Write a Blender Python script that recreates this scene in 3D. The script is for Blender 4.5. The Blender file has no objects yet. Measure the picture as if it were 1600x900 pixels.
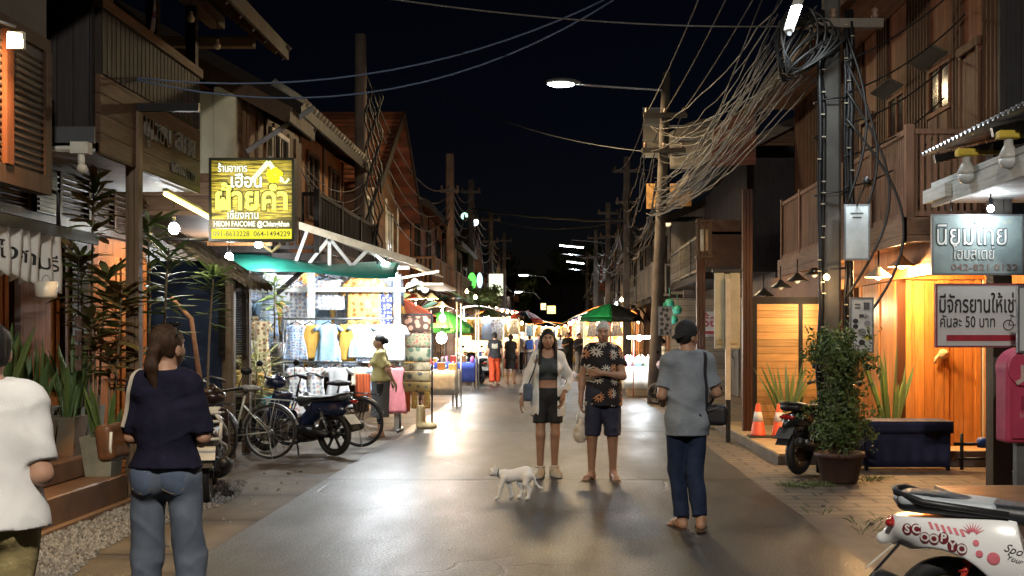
import bpy, math, random
import numpy as np
from mathutils import Vector, Matrix
random.seed(7); RNG = np.random.RandomState(11)
SC = bpy.context.scene; COL = SC.collection
R = math.radians; PI = math.pi
# ---------------------------------------------------------------- camera, sky, exposure
F, VX, VY, H = 1700.0, 870.0, 525.0, 1.55          # focal length in photo pixels, vanishing point of the street, eye height
cam = bpy.data.cameras.new('camera'); camo = bpy.data.objects.new('camera', cam); COL.objects.link(camo)
camo.location = (0, 0, H); camo.rotation_euler = (R(90), 0, 0)
cam.sensor_width = 36; cam.lens = 36*F/1600; cam.shift_x = -(VX-800)/1600; cam.shift_y = (VY-450)/1600
cam.clip_start = .1; cam.clip_end = 2000
SC.camera = camo
world = bpy.data.worlds.new('World'); SC.world = world; world.use_nodes = True
wn = world.node_tree; bg = wn.nodes['Background']
sky = wn.nodes.new('ShaderNodeTexSky'); sky.sky_type = 'NISHITA'; sky.sun_disc = False
sky.sun_elevation = R(-4.5); sky.sun_rotation = R(20)
tint = wn.nodes.new('ShaderNodeMixRGB'); tint.blend_type = 'MULTIPLY'; tint.inputs[0].default_value = 1; tint.inputs[2].default_value = (.45, .55, 1.0, 1)
wn.links.new(sky.outputs[0], tint.inputs[1]); wn.links.new(tint.outputs[0], bg.inputs[0]); bg.inputs[1].default_value = .03
SC.view_settings.view_transform = 'Standard'; SC.view_settings.look = 'None'
SC.view_settings.exposure = 0.6; SC.view_settings.gamma = 1
SC.cycles.use_denoising = True
try: SC.cycles.denoiser = 'OPENIMAGEDENOISE'
except Exception: pass
SC.cycles.sample_clamp_indirect = 4; SC.cycles.max_bounces = 6; SC.cycles.diffuse_bounces = 3; SC.cycles.glossy_bounces = 3
SC.cycles.transparent_max_bounces = 8; SC.cycles.caustics_reflective = False; SC.cycles.caustics_refractive = False

def P(px, py, Y): return Vector(((px-VX)/F*Y, Y, H-(py-VY)/F*Y))
def G(px, py):
    Y = F*H/(py-VY); return Vector(((px-VX)/F*Y, Y, 0))
# ---------------------------------------------------------------- objects
def tag(o, label=None, cat=None, group=None, kind=None):
    if label: o['label'] = label
    if cat: o['category'] = cat
    if group: o['group'] = group
    if kind: o['kind'] = kind
    return o
def thing(name, label, cat, loc=(0, 0, 0), rz=0, group=None):
    o = bpy.data.objects.new(name, None); COL.objects.link(o); o.location = loc; o.rotation_euler = (0, 0, rz)
    o.empty_display_size = .1
    return tag(o, label, cat, group)
def kids(o): return [c for c in bpy.data.objects if c.parent == o]
def dup(root, loc, rz=0, label=None, group=None, sc=None):
    r = root.copy(); COL.objects.link(r); r.location = loc; r.rotation_euler = (0, 0, rz)
    if sc: r.scale = sc
    if label: r['label'] = label
    if group: r['group'] = group
    for ch in list(root.children):
        c = ch.copy(); COL.objects.link(c); c.parent = r
        for g in list(ch.children):
            d = g.copy(); COL.objects.link(d); d.parent = c
    return r
def lamp(name, kind, loc, energy, color=(1, .8, .55), size=.1, rot=None, spot=None, parent=None):
    l = bpy.data.lights.new(name, kind); l.energy = energy; l.color = color
    if kind == 'AREA': l.size = size
    else: l.shadow_soft_size = size
    if kind == 'SPOT': l.spot_size = spot or R(120); l.spot_blend = .6
    o = bpy.data.objects.new(name, l); COL.objects.link(o); o.location = loc
    if rot: o.rotation_euler = rot
    if parent: o.parent = parent
    return o

def frame_from(d):
    d = Vector(d).normalized(); u = Vector((0, 0, 1)) if abs(d.z) < .95 else Vector((1, 0, 0))
    a = d.cross(u).normalized(); return a, a.cross(d).normalized(), d

class MB:
    def __init__(s): s.v = []; s.f = []; s.m = []; s.mi = 0; s.sm = []; s.smooth = False
    def add(s, vs, fs):
        n = len(s.v); s.v.extend([tuple(v) for v in vs]); s.f.extend([tuple(i+n for i in f) for f in fs])
        s.m.extend([s.mi]*len(fs)); s.sm.extend([s.smooth]*len(fs)); return s
    def mat(s, i): s.mi = i; return s
    def box(s, x0, x1, y0, y1, z0, z1, b=0):
        if b:
            return s.bbox(x0, x1, y0, y1, z0, z1, b)
        vs = [(x, y, z) for z in (z0, z1) for y in (y0, y1) for x in (x0, x1)]
        return s.add(vs, [(0, 2, 3, 1), (4, 5, 7, 6), (0, 1, 5, 4), (1, 3, 7, 5), (3, 2, 6, 7), (2, 0, 4, 6)])
    def bbox(s, x0, x1, y0, y1, z0, z1, b):
        # chamfered box: three nested quads rings
        vs = []; fs = []
        for z, i in ((z0, b), (z0+b, 0), (z1-b, 0), (z1, b)):
            vs += [(x0+i, y0+i*0, z), (x1-i, y0+i*0, z), (x1-i*0, y0+i, z), (x1-i*0, y1-i, z), (x1-i, y1-i*0, z), (x0+i, y1-i*0, z), (x0+i*0, y1-i, z), (x0+i*0, y0+i, z)] if i == 0 else \
                  [(x0+i, y0+i, z), (x1-i, y0+i, z), (x1-i, y0+i, z), (x1-i, y1-i, z), (x1-i, y1-i, z), (x0+i, y1-i, z), (x0+i, y1-i, z), (x0+i, y0+i, z)]
        # middle rings get cut corners
        for k in (1, 2):
            z = (z0+b, z1-b)[k-1]; c = b
            vs[8*k:8*k+8] = [(x0+c, y0, z), (x1-c, y0, z), (x1, y0+c, z), (x1, y1-c, z), (x1-c, y1, z), (x0+c, y1, z), (x0, y1-c, z), (x0, y0+c, z)]
        for k in range(3):
            for i in range(8):
                j = (i+1) % 8; fs.append((8*k+i, 8*k+j, 8*k+8+j, 8*k+8+i))
        fs.append(tuple(reversed(range(8)))); fs.append(tuple(range(24, 32)))
        return s.add(vs, fs)
    def cbox(s, c, sx, sy, sz, b=0): return s.box(c[0]-sx/2, c[0]+sx/2, c[1]-sy/2, c[1]+sy/2, c[2]-sz/2, c[2]+sz/2, b)
    def bar(s, p0, p1, w, h=None, up=None):
        p0 = Vector(p0); p1 = Vector(p1); h = h or w; a, b, d = frame_from(p1-p0)
        if up is not None:
            b = Vector(up); b = (b-d*b.dot(d)).normalized(); a = d.cross(b)
        vs = []
        for p in (p0, p1):
            for sa, sb in ((-1, -1), (1, -1), (1, 1), (-1, 1)): vs.append(p+a*sa*w/2+b*sb*h/2)
        return s.add(vs, [(0, 3, 2, 1), (4, 5, 6, 7), (0, 1, 5, 4), (1, 2, 6, 5), (2, 3, 7, 6), (3, 0, 4, 7)])
    def tube(s, pts, r, n=8, cap=True, closed=False):
        pts = [Vector(p) for p in pts]; N = len(pts); rs = r if hasattr(r, '__len__') else [r]*N
        vs = []; fs = []; pa = None
        for i, p in enumerate(pts):
            if closed: d = pts[(i+1) % N]-pts[i-1]
            else: d = pts[min(i+1, N-1)]-pts[max(i-1, 0)]
            if d.length < 1e-9: d = Vector((0, 0, 1))
            d.normalize()
            if pa is None: pa = frame_from(d)[0]
            a = (pa-d*pa.dot(d))
            a = a.normalized() if a.length > 1e-6 else frame_from(d)[0]
            pa = a; b = d.cross(a)
            for k in range(n):
                t = 2*PI*k/n; vs.append(p+(a*math.cos(t)+b*math.sin(t))*rs[i])
        M_ = N if closed else N-1
        for i in range(M_):
            for k in range(n):
                i2 = (i+1) % N; fs.append((i*n+k, i*n+(k+1) % n, i2*n+(k+1) % n, i2*n+k))
        if cap and not closed:
            fs.append(tuple(reversed(range(n)))); fs.append(tuple((N-1)*n+k for k in range(n)))
        o = s.smooth; s.smooth = True; s.add(vs, fs); s.smooth = o; return s
    def cyl(s, p0, p1, r0, r1=None, n=12): return s.tube([p0, p1], [r0, r1 if r1 is not None else r0], n)
    def lathe(s, prof, c=(0, 0, 0), axis='Z', n=24):
        vs = []; fs = []; N = len(prof)
        for r, z in prof:
            for k in range(n):
                t = 2*PI*k/n; x, y = r*math.cos(t), r*math.sin(t)
                p = (x, y, z) if axis == 'Z' else ((z, x, y) if axis == 'X' else (y, z, x))
                vs.append((p[0]+c[0], p[1]+c[1], p[2]+c[2]))
        for i in range(N-1):
            for k in range(n): fs.append((i*n+k, i*n+(k+1) % n, (i+1)*n+(k+1) % n, (i+1)*n+k))
        if prof[0][0] > 1e-6: fs.append(tuple(reversed(range(n))))
        if prof[-1][0] > 1e-6: fs.append(tuple((N-1)*n+k for k in range(n)))
        o = s.smooth; s.smooth = True; s.add(vs, fs); s.smooth = o; return s
    def ball(s, c, rx, ry=None, rz=None, n=12, m=8):
        ry = ry or rx; rz = rz or rx
        vs = []; fs = []
        for i in range(m+1):
            a = -PI/2+PI*i/m
            for k in range(n):
                t = 2*PI*k/n; vs.append((c[0]+rx*math.cos(a)*math.cos(t), c[1]+ry*math.cos(a)*math.sin(t), c[2]+rz*math.sin(a)))
        for i in range(m):
            for k in range(n): fs.append((i*n+k, i*n+(k+1) % n, (i+1)*n+(k+1) % n, (i+1)*n+k))
        o = s.smooth; s.smooth = True; s.add(vs, fs); s.smooth = o; return s
    def prism(s, poly, fn, d0, d1):
        """polygon (u,v) extruded from depth d0 to d1; fn(u,v,d) -> point"""
        n = len(poly); vs = [fn(u, v, d0) for u, v in poly]+[fn(u, v, d1) for u, v in poly]
        fs = [tuple(reversed(range(n))), tuple(range(n, 2*n))]+[(i, (i+1) % n, n+(i+1) % n, n+i) for i in range(n)]
        return s.add(vs, fs)
    def grid(s, fn, nu, nv, thick=None):
        vs = [fn(i/nu, j/nv) for j in range(nv+1) for i in range(nu+1)]
        fs = [(j*(nu+1)+i, j*(nu+1)+i+1, (j+1)*(nu+1)+i+1, (j+1)*(nu+1)+i) for j in range(nv) for i in range(nu)]
        o = s.smooth; s.smooth = True
        if thick:
            t = Vector(thick); n = len(vs)
            vs2 = vs+[tuple(Vector(v)+t) for v in vs]
            f2 = fs+[tuple(reversed([i+n for i in f])) for f in fs]
            ring = [i for i in range(nu+1)]+[j*(nu+1)+nu for j in range(1, nv+1)]+[nv*(nu+1)+i for i in range(nu-1, -1, -1)]+[j*(nu+1) for j in range(nv-1, 0, -1)]
            for a, b in zip(ring, ring[1:]+ring[:1]): f2.append((b, a, a+n, b+n))
            s.add(vs2, f2)
        else: s.add(vs, fs)
        s.smooth = o; return s
    def tm(s, M4, start=0):
        for i in range(start, len(s.v)): s.v[i] = tuple(M4 @ Vector(s.v[i]))
        return s
    def build(s, name, mats, parent=None, world=False, loc=None, label=None, kind=None):
        me = bpy.data.meshes.new(name)
        off = Vector((0, 0, 0))
        if world and parent is not None:
            p = parent
            while p is not None: off += p.location; p = p.parent
        if loc is not None and parent is None and world: off = Vector(loc)
        vs = s.v if off.length == 0 else [(v[0]-off.x, v[1]-off.y, v[2]-off.z) for v in s.v]
        me.from_pydata(vs, [], s.f); me.update()
        for m in (mats if isinstance(mats, (list, tuple)) else [mats]): me.materials.append(m)
        me.polygons.foreach_set('material_index', s.m)
        me.polygons.foreach_set('use_smooth', s.sm)
        o = bpy.data.objects.new(name, me); COL.objects.link(o)
        if loc is not None: o.location = loc
        if parent is not None: o.parent = parent
        if label: o['label'] = label
        if kind: o['kind'] = kind
        return o
def cable_pts(a, b, sag, n=14, wob=0):
    a = Vector(a); b = Vector(b); out = []
    for i in range(n+1):
        t = i/n; p = a.lerp(b, t); p.z -= sag*4*t*(1-t)
        if wob and 0 < i < n: p += Vector((random.uniform(-wob, wob), random.uniform(-wob, wob), random.uniform(-wob, wob)))
        out.append(p)
    return out
_TXT = {}
def text_mb(mb, s, size, fn, depth=.004, align='CENTER', fit=None, bold=0.0, shear=0):
    """lettering as thin solid; fn(u, v, d) -> point"""
    c = bpy.data.curves.new('lettering', 'FONT'); c.body = s; c.size = size; c.align_x = align; c.align_y = 'CENTER'; c.resolution_u = 3; c.offset = bold*size; c.shear = shear
    o = bpy.data.objects.new('lettering', c); COL.objects.link(o)
    dg = bpy.context.evaluated_depsgraph_get(); me = bpy.data.meshes.new_from_object(o.evaluated_get(dg))
    vs = [v.co.copy() for v in me.vertices]; fs = [tuple(p.vertices) for p in me.polygons]
    bpy.data.objects.remove(o); bpy.data.curves.remove(c); bpy.data.meshes.remove(me)
    if not vs: return mb
    k = 1
    if fit:
        xs = [v.x for v in vs]; k = fit/(max(xs)-min(xs))
    n = len(vs)
    top = [fn(v.x*k, v.y, depth) for v in vs]; bot = [fn(v.x*k, v.y, 0) for v in vs]
    cnt = {}
    for f in fs:
        for a, b in zip(f, f[1:]+f[:1]): cnt[(a, b)] = 1
    side = [(a, b, b+n, a+n) for (a, b) in cnt if (b, a) not in cnt]
    return mb.add(top+bot, fs+side)
# ---------------------------------------------------------------- materials
def newmat(name):
    m = bpy.data.materials.new(name); m.use_nodes = True; t = m.node_tree; t.nodes.clear()
    o = t.nodes.new('ShaderNodeOutputMaterial'); b = t.nodes.new('ShaderNodeBsdfPrincipled'); t.links.new(b.outputs[0], o.inputs[0])
    return m, t, b
class N:
    """small node-graph helper"""
    def __init__(s, t): s.t = t
    def node(s, typ, ins=None, **kw):
        n = s.t.nodes.new(typ)
        for k, v in kw.items(): setattr(n, k, v)
        for k, v in (ins or {}).items(): s.set(n.inputs[k], v)
        return n
    def set(s, inp, v):
        if isinstance(v, bpy.types.NodeSocket): s.t.links.new(v, inp)
        else:
            if inp.type == 'RGBA' and len(v) == 3: v = (*v, 1)
            inp.default_value = v
    def math(s, op, a, b=None, c=None, clamp=False):
        n = s.node('ShaderNodeMath', operation=op, use_clamp=clamp); s.set(n.inputs[0], a)
        if b is not None: s.set(n.inputs[1], b)
        if c is not None: s.set(n.inputs[2], c)
        return n.outputs[0]
    def vmath(s, op, a, b=None):
        n = s.node('ShaderNodeVectorMath', operation=op); s.set(n.inputs[0], a)
        if b is not None: s.set(n.inputs[1], b)
        return n.outputs[1] if op in ('LENGTH', 'DOT_PRODUCT', 'DISTANCE') else n.outputs[0]
    def mix(s, f, a, b, mode='MIX'):
        n = s.node('ShaderNodeMixRGB', blend_type=mode); s.set(n.inputs[0], f); s.set(n.inputs[1], a); s.set(n.inputs[2], b); return n.outputs[0]
    def coord(s, which='Object'): return s.node('ShaderNodeTexCoord').outputs[which]
    def wpos(s): return s.node('ShaderNodeNewGeometry').outputs['Position']
    def sep(s, v):
        n = s.node('ShaderNodeSeparateXYZ'); s.set(n.inputs[0], v); return n.outputs
    def comb(s, x, y, z):
        n = s.node('ShaderNodeCombineXYZ'); s.set(n.inputs[0], x); s.set(n.inputs[1], y); s.set(n.inputs[2], z); return n.outputs[0]
    def noise(s, v, scale, detail=3, rough=.55, out=0):
        n = s.node('ShaderNodeTexNoise'); s.set(n.inputs['Vector'], v); s.set(n.inputs['Scale'], scale); s.set(n.inputs['Detail'], detail); s.set(n.inputs['Roughness'], rough); return n.outputs[out]
    def vor(s, v, scale, feature='F1', dims='3D', out='Distance', rnd=1):
        n = s.node('ShaderNodeTexVoronoi', feature=feature, voronoi_dimensions=dims); s.set(n.inputs['Vector'], v); s.set(n.inputs['Scale'], scale)
        if 'Randomness' in n.inputs: s.set(n.inputs['Randomness'], rnd)
        return n.outputs[out]
    def white(s, v, dims='3D', out=0):
        n = s.node('ShaderNodeTexWhiteNoise', noise_dimensions=dims); s.set(n.inputs['W' if dims == '1D' else 'Vector'], v); return n.outputs[out]
    def ramp(s, f, lo, hi, a=0.0, b=1.0):
        n = s.node('ShaderNodeMapRange'); s.set(n.inputs[0], f); s.set(n.inputs[1], lo); s.set(n.inputs[2], hi); s.set(n.inputs[3], a); s.set(n.inputs[4], b); return n.outputs[0]
    def bump(s, h, strength=.3, dist=.01):
        n = s.node('ShaderNodeBump'); s.set(n.inputs['Strength'], strength); s.set(n.inputs['Distance'], dist); s.set(n.inputs['Height'], h); return n.outputs[0]
    def scale(s, v, k): return s.vmath('MULTIPLY', v, k)
MATS = {}
CLOTH = {'khaki', 'navy_knit', 'grey_tee', 'white_linen', 'navy_shorts', 'black_shorts', 'dark_jeans', 'olive_blouse', 'grey_wrap', 'orange_cloth', 'black_tee'}
def plain(name, col, rough=.55, metal=0, var=.25, nscale=9, bump=.15, bscale=60, spec=.5, coat=0, col2=None, mscale=(1, 1, 1), sss=0):
    """paint, cloth, metal, plastic: base colour broken up by two noises plus fine bump"""
    if name in MATS: return MATS[name]
    m, t, b = newmat(name); n = N(t)
    v = n.scale(n.coord(), mscale)
    f = n.noise(v, nscale, 4); c2 = col2 or tuple(x*(1-var) for x in col)
    f2 = n.ramp(f, .35, .68)
    b.inputs['Roughness'].default_value = rough
    t.links.new(n.mix(f2, c2, col), b.inputs['Base Color'])
    b.inputs['Metallic'].default_value = metal; b.inputs['Specular IOR Level'].default_value = spec; b.inputs['Coat Weight'].default_value = coat
    if coat: b.inputs['Coat Roughness'].default_value = .08
    if sss: b.inputs['Subsurface Weight'].default_value = sss; b.inputs['Subsurface Radius'].default_value = (.02, .008, .005)
    if var: t.links.new(n.ramp(f, .3, .75, min(1, rough+.08), max(.02, rough-.08)), b.inputs['Roughness'])
    if name in CLOTH:
        w = n.noise(n.vmath('ADD', n.scale(v, (1, 1, 1.5)), n.scale(n.node('ShaderNodeTexNoise', {'Vector': v, 'Scale': 6.0}).outputs['Color'], (.35, .35, .35))), 7, 4, .5); w = n.math('ABSOLUTE', n.math('SUBTRACT', w, .5))
        t.links.new(n.bump(n.math('ADD', n.math('MULTIPLY', w, 1.0), n.math('MULTIPLY', n.noise(v, bscale, 2), .03)), .22, .05), b.inputs['Normal'])
    elif bump: t.links.new(n.bump(n.noise(v, bscale, 2), bump, .004), b.inputs['Normal'])
    MATS[name] = m; return m
def wood(name, col, plank='Z', width=.14, var=.35, gap=.05, rough=.6, grain=None, dark=.25, bump=.5, wear=.3):
    """boards: plank index along one axis, grain stretched along the board"""
    if name in MATS: return MATS[name]
    m, t, b = newmat(name); n = N(t)
    v = n.wpos(); X, Y, Z = n.sep(v)
    ax = {'X': X, 'Y': Y, 'Z': Z, 'XY': n.math('ADD', X, Y)}[plank]
    q = n.math('DIVIDE', ax, width); idx = n.math('FLOOR', q); fr = n.math('SUBTRACT', q, idx)
    rnd = n.white(idx, '1D')
    g = grain or ('Z' if plank in ('X', 'Y', 'XY') else 'XY')
    k = (22, 22, 1.6) if g == 'Z' else (1.6, 1.6, 30) if plank == 'Z' else (20, 1.5, 20)
    gv = n.vmath('ADD', n.scale(v, k), n.comb(n.math('MULTIPLY', rnd, 37), n.math('MULTIPLY', rnd, 91), 0))
    gr = n.noise(gv, 1.6, 5, .62)
    big = n.noise(v, 1.3, 3)
    lum = n.math('ADD', n.math('MULTIPLY', rnd, var), n.math('ADD', n.ramp(gr, .25, .75, -.28, .28), n.ramp(big, .3, .7, -wear*.5, wear*.5)))
    lum = n.math('ADD', lum, 1-var*.5)
    edge = n.math('MINIMUM', fr, n.math('SUBTRACT', 1, fr))
    gp = n.ramp(edge, 0, gap, dark, 1.0)
    lum = n.math('MULTIPLY', lum, gp, clamp=False)
    hue = n.mix(n.ramp(n.white(n.math('ADD', idx, 31), '1D'), 0, 1, 0, .5), col, tuple(c*k for c, k in zip(col, (.8, .95, 1.1))))
    t.links.new(n.mix(1, hue, n.comb(lum, lum, lum), 'MULTIPLY'), b.inputs['Base Color'])
    t.links.new(n.ramp(gr, .2, .8, rough+.12, max(.1, rough-.12)), b.inputs['Roughness'])
    b.inputs['Specular IOR Level'].default_value = .18
    hgt = n.math('ADD', n.math('MULTIPLY', gr, .25), gp)
    t.links.new(n.bump(hgt, bump, .012), b.inputs['Normal'])
    MATS[name] = m; return m
def glow(name, col, strength):
    if name in MATS: return MATS[name]
    m, t, b = newmat(name); n = N(t)
    e = n.node('ShaderNodeEmission', {'Color': (*col, 1), 'Strength': strength}); o = [x for x in t.nodes if x.type == 'OUTPUT_MATERIAL'][0]
    t.links.new(e.outputs[0], o.inputs[0])
    m.cycles.emission_sampling = 'NONE'
    MATS[name] = m; return m
def pattern(name, base, spot, scale=18, thr=.35, kind='dots', spot2=None, rough=.85, trans=0):
    """printed cotton: spots, flowers, stripes or checks in the cloth"""
    if name in MATS: return MATS[name]
    m, t, b = newmat(name); n = N(t); v = n.coord(); X, Y, Z = n.sep(v)
    uv = n.comb(n.math('ADD', X, n.math('MULTIPLY', Y, .7)), Z, 0)
    if kind == 'dots':
        f = n.ramp(n.vor(uv, scale, dims='2D', rnd=.6), thr, thr-.08)
        if spot2: spot = n.mix(n.ramp(n.noise(uv, scale*.5, 1), .45, .55), spot, spot2)
    elif kind == 'flowers':
        nd = n.node('ShaderNodeTexVoronoi', voronoi_dimensions='2D'); n.set(nd.inputs['Vector'], uv); n.set(nd.inputs['Scale'], scale); n.set(nd.inputs['Randomness'], .55)
        d = n.vmath('SUBTRACT', n.scale(uv, (scale, scale, 0)), n.scale(nd.outputs['Position'], (scale, scale, 0)))
        dx, dy, _ = n.sep(d); ang = n.math('ARCTAN2', dy, dx); rad = n.vmath('LENGTH', d)
        pet = n.math('ADD', thr, n.math('MULTIPLY', n.math('COSINE', n.math('MULTIPLY', ang, 11)), thr*.45))
        f = n.math('MULTIPLY', n.math('LESS_THAN', rad, pet), n.math('GREATER_THAN', rad, thr*.28))
        if spot2: spot = n.mix(n.math('GREATER_THAN', n.white(nd.outputs['Position'], '3D'), .72), spot, spot2)
    elif kind == 'stripes':
        f = n.math('GREATER_THAN', n.math('FRACT', n.math('MULTIPLY', n.sep(uv)[0], scale)), 1-thr)
    elif kind == 'bands':
        f = n.math('GREATER_THAN', n.math('FRACT', n.math('ADD', n.math('MULTIPLY', Z, scale), n.math('MULTIPLY', n.noise(uv, 60, 1), .2))), 1-thr)
        if spot2: spot = n.mix(n.ramp(n.noise(uv, scale*3, 1), .45, .55), spot, spot2)
    else:
        a = n.math('GREATER_THAN', n.math('FRACT', n.math('MULTIPLY', n.sep(uv)[0], scale)), 1-thr)
        c = n.math('GREATER_THAN', n.math('FRACT', n.math('MULTIPLY', Z, scale)), 1-thr)
        f = n.math('MULTIPLY', n.math('ADD', a, c), .5)
    c = n.mix(f, base, spot)
    c = n.mix(n.ramp(n.noise(v, 5, 3), .3, .7, 0, .25), c, n.mix(1, c, (.7, .7, .72), 'MULTIPLY'))
    t.links.new(c, b.inputs['Base Color']); b.inputs['Roughness'].default_value = rough; b.inputs['Specular IOR Level'].default_value = .2
    t.links.new(n.bump(n.noise(v, 220, 1), .2, .003), b.inputs['Normal'])
    MATS[name] = m; return m
# ---------------------------------------------------------------- implicit surfaces: bodies, clothes, animals, scooter panels
from mathutils.bvhtree import BVHTree
class Sdf:
    def __init__(s, lo, hi, h):
        s.lo = np.array(lo, float); s.h = h
        s.n = np.maximum(4, np.ceil((np.array(hi)-s.lo)/h).astype(int)+1)
        s.D = np.full(tuple(s.n), .5, np.float32)
        s.ax = [s.lo[i]+np.arange(s.n[i])*h for i in range(3)]
    def sub(s, lo, hi):
        i0 = [max(0, int(math.floor((lo[i]-s.lo[i])/s.h))) for i in range(3)]
        i1 = [min(int(s.n[i]), int(math.ceil((hi[i]-s.lo[i])/s.h))+1) for i in range(3)]
        if any(a >= b for a, b in zip(i0, i1)): return None
        sl = tuple(slice(a, b) for a, b in zip(i0, i1))
        g = np.meshgrid(*[s.ax[i][sl[i]] for i in range(3)], indexing='ij', sparse=True)
        return sl, g
    def comb(s, lo, hi, fn, k, op):
        m = k+3*s.h+.01
        r = s.sub([a-m for a in lo], [a+m for a in hi])
        if r is None: return s
        sl, (x, y, z) = r
        d = fn(x, y, z).astype(np.float32); D = s.D[sl]
        if op == 'u':
            if k > 0:
                hh = np.clip(.5+.5*(D-d)/k, 0, 1); s.D[sl] = D*(1-hh)+d*hh-k*hh*(1-hh)
            else: s.D[sl] = np.minimum(D, d)
        elif op == 's':
            if k > 0:
                hh = np.clip(.5-.5*(D+d)/k, 0, 1); s.D[sl] = D*(1-hh)-d*hh+k*hh*(1-hh)
            else: s.D[sl] = np.maximum(D, -d)
        return s
    def cap(s, a, b, ra, rb=None, k=.02, op='u', cut=None, sy=1):
        rb = ra if rb is None else rb; a = np.array(a, float); b = np.array(b, float); ab = b-a; L = float(ab@ab)+1e-12
        rm = max(ra, rb)
        def fn(x, y, z):
            t = np.clip(((x-a[0])*ab[0]+(y-a[1])*ab[1]+(z-a[2])*ab[2])/L, 0, 1)
            d = np.sqrt((x-a[0]-t*ab[0])**2+((y-a[1]-t*ab[1])/sy)**2+(z-a[2]-t*ab[2])**2)-(ra+(rb-ra)*t)
            if cut is not None:
                p, nn = cut; d = np.maximum(d, (x-p[0])*nn[0]+(y-p[1])*nn[1]+(z-p[2])*nn[2])
            return d
        return s.comb(np.minimum(a, b)-rm, np.maximum(a, b)+rm, fn, k, op)
    def ell(s, c, r, k=.02, op='u', rx=0, ry=0, rz=0):
        c = np.array(c, float); r = np.array(r, float); Mi = None
        if rx or ry or rz:
            Mi = np.array((Matrix.Rotation(rz, 3, 'Z') @ Matrix.Rotation(ry, 3, 'Y') @ Matrix.Rotation(rx, 3, 'X')).inverted())
        rm = max(r) if Mi is not None else r
        def fn(x, y, z):
            X, Y, Z = x-c[0], y-c[1], z-c[2]
            if Mi is not None: X, Y, Z = (Mi[i][0]*X+Mi[i][1]*Y+Mi[i][2]*Z for i in range(3))
            k0 = np.sqrt((X/r[0])**2+(Y/r[1])**2+(Z/r[2])**2); k1 = np.sqrt((X/r[0]**2)**2+(Y/r[1]**2)**2+(Z/r[2]**2)**2)+1e-9
            return k0*(k0-1)/k1
        return s.comb(c-rm, c+rm, fn, k, op)
    def cone(s, z0, z1, c0, r0, c1, r1, k=.02, op='u'):
        """elliptic tube standing on z0..z1"""
        lo = (min(c0[0]-r0[0], c1[0]-r1[0]), min(c0[1]-r0[1], c1[1]-r1[1]), z0); hi = (max(c0[0]+r0[0], c1[0]+r1[0]), max(c0[1]+r0[1], c1[1]+r1[1]), z1)
        def fn(x, y, z):
            t = np.clip((z-z0)/(z1-z0), 0, 1)
            cx = c0[0]+(c1[0]-c0[0])*t; cy = c0[1]+(c1[1]-c0[1])*t; rx = r0[0]+(r1[0]-r0[0])*t; ry = r0[1]+(r1[1]-r0[1])*t
            d = (np.sqrt(((x-cx)/rx)**2+((y-cy)/ry)**2)-1)*np.minimum(rx, ry)
            return np.maximum(d, np.maximum(z0-z, z-z1))
        return s.comb(lo, hi, fn, k, op)
    def box(s, c, r, rnd=.01, k=.01, op='u', rx=0, ry=0, rz=0):
        c = np.array(c, float); r = np.array(r, float)-rnd; Mi = None
        if rx or ry or rz: Mi = np.array((Matrix.Rotation(rz, 3, 'Z') @ Matrix.Rotation(ry, 3, 'Y') @ Matrix.Rotation(rx, 3, 'X')).inverted())
        ext = (np.linalg.norm(r) if Mi is not None else r)+rnd
        def fn(x, y, z):
            X, Y, Z = x-c[0], y-c[1], z-c[2]
            if Mi is not None: X, Y, Z = (Mi[i][0]*X+Mi[i][1]*Y+Mi[i][2]*Z for i in range(3))
            qx, qy, qz = np.abs(X)-r[0], np.abs(Y)-r[1], np.abs(Z)-r[2]
            return np.sqrt(np.maximum(qx, 0)**2+np.maximum(qy, 0)**2+np.maximum(qz, 0)**2)+np.minimum(np.maximum(qx, np.maximum(qy, qz)), 0)-rnd
        return s.comb(c-ext, c+ext, fn, k, op)
    def plane(s, p, nn):
        x, y, z = np.meshgrid(*s.ax, indexing='ij', sparse=True)
        s.D = np.maximum(s.D, ((x-p[0])*nn[0]+(y-p[1])*nn[1]+(z-p[2])*nn[2]).astype(np.float32)); return s
    def folds(s, amp, k=(9, 9, 22), seed=0, warp=1.5, nn=7):
        rg = np.random.RandomState(seed); x, y, z = np.meshgrid(*s.ax, indexing='ij', sparse=True); f = 0
        for i in range(nn):
            kk = rg.uniform(-1, 1, 3)*np.array(k)*1.5; k2 = rg.uniform(-1, 1, 3)*np.array(k)*.6
            f = f+np.sin(kk[0]*x+kk[1]*y+kk[2]*z+rg.uniform(0, 6)+warp*np.sin(k2[0]*x+k2[1]*y+k2[2]*z+rg.uniform(0, 6)))
        f = f/nn**.5; s.D = s.D+(amp*np.sign(f)*np.abs(f)**1.3).astype(np.float32); return s
    def ridges(s, amp, k=(6, 6, 10), seed=0):
        rg = np.random.RandomState(seed+900); x, y, z = np.meshgrid(*s.ax, indexing='ij', sparse=True)
        for q in range(2):
            f = 0
            for i in range(4):
                kk = rg.uniform(-1, 1, 3)*np.array(k)*(1+q); k2 = rg.uniform(-1, 1, 3)*np.array(k)*.9; f = f+np.sin(kk[0]*x+kk[1]*y+kk[2]*z+rg.uniform(0, 6)+1.6*np.sin(k2[0]*x+k2[1]*y+k2[2]*z+rg.uniform(0, 6)))
            f = np.abs(f)/2; s.D = s.D+(amp/(1+q)*(np.minimum(f, .55)-.4)).astype(np.float32)
        return s
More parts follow.
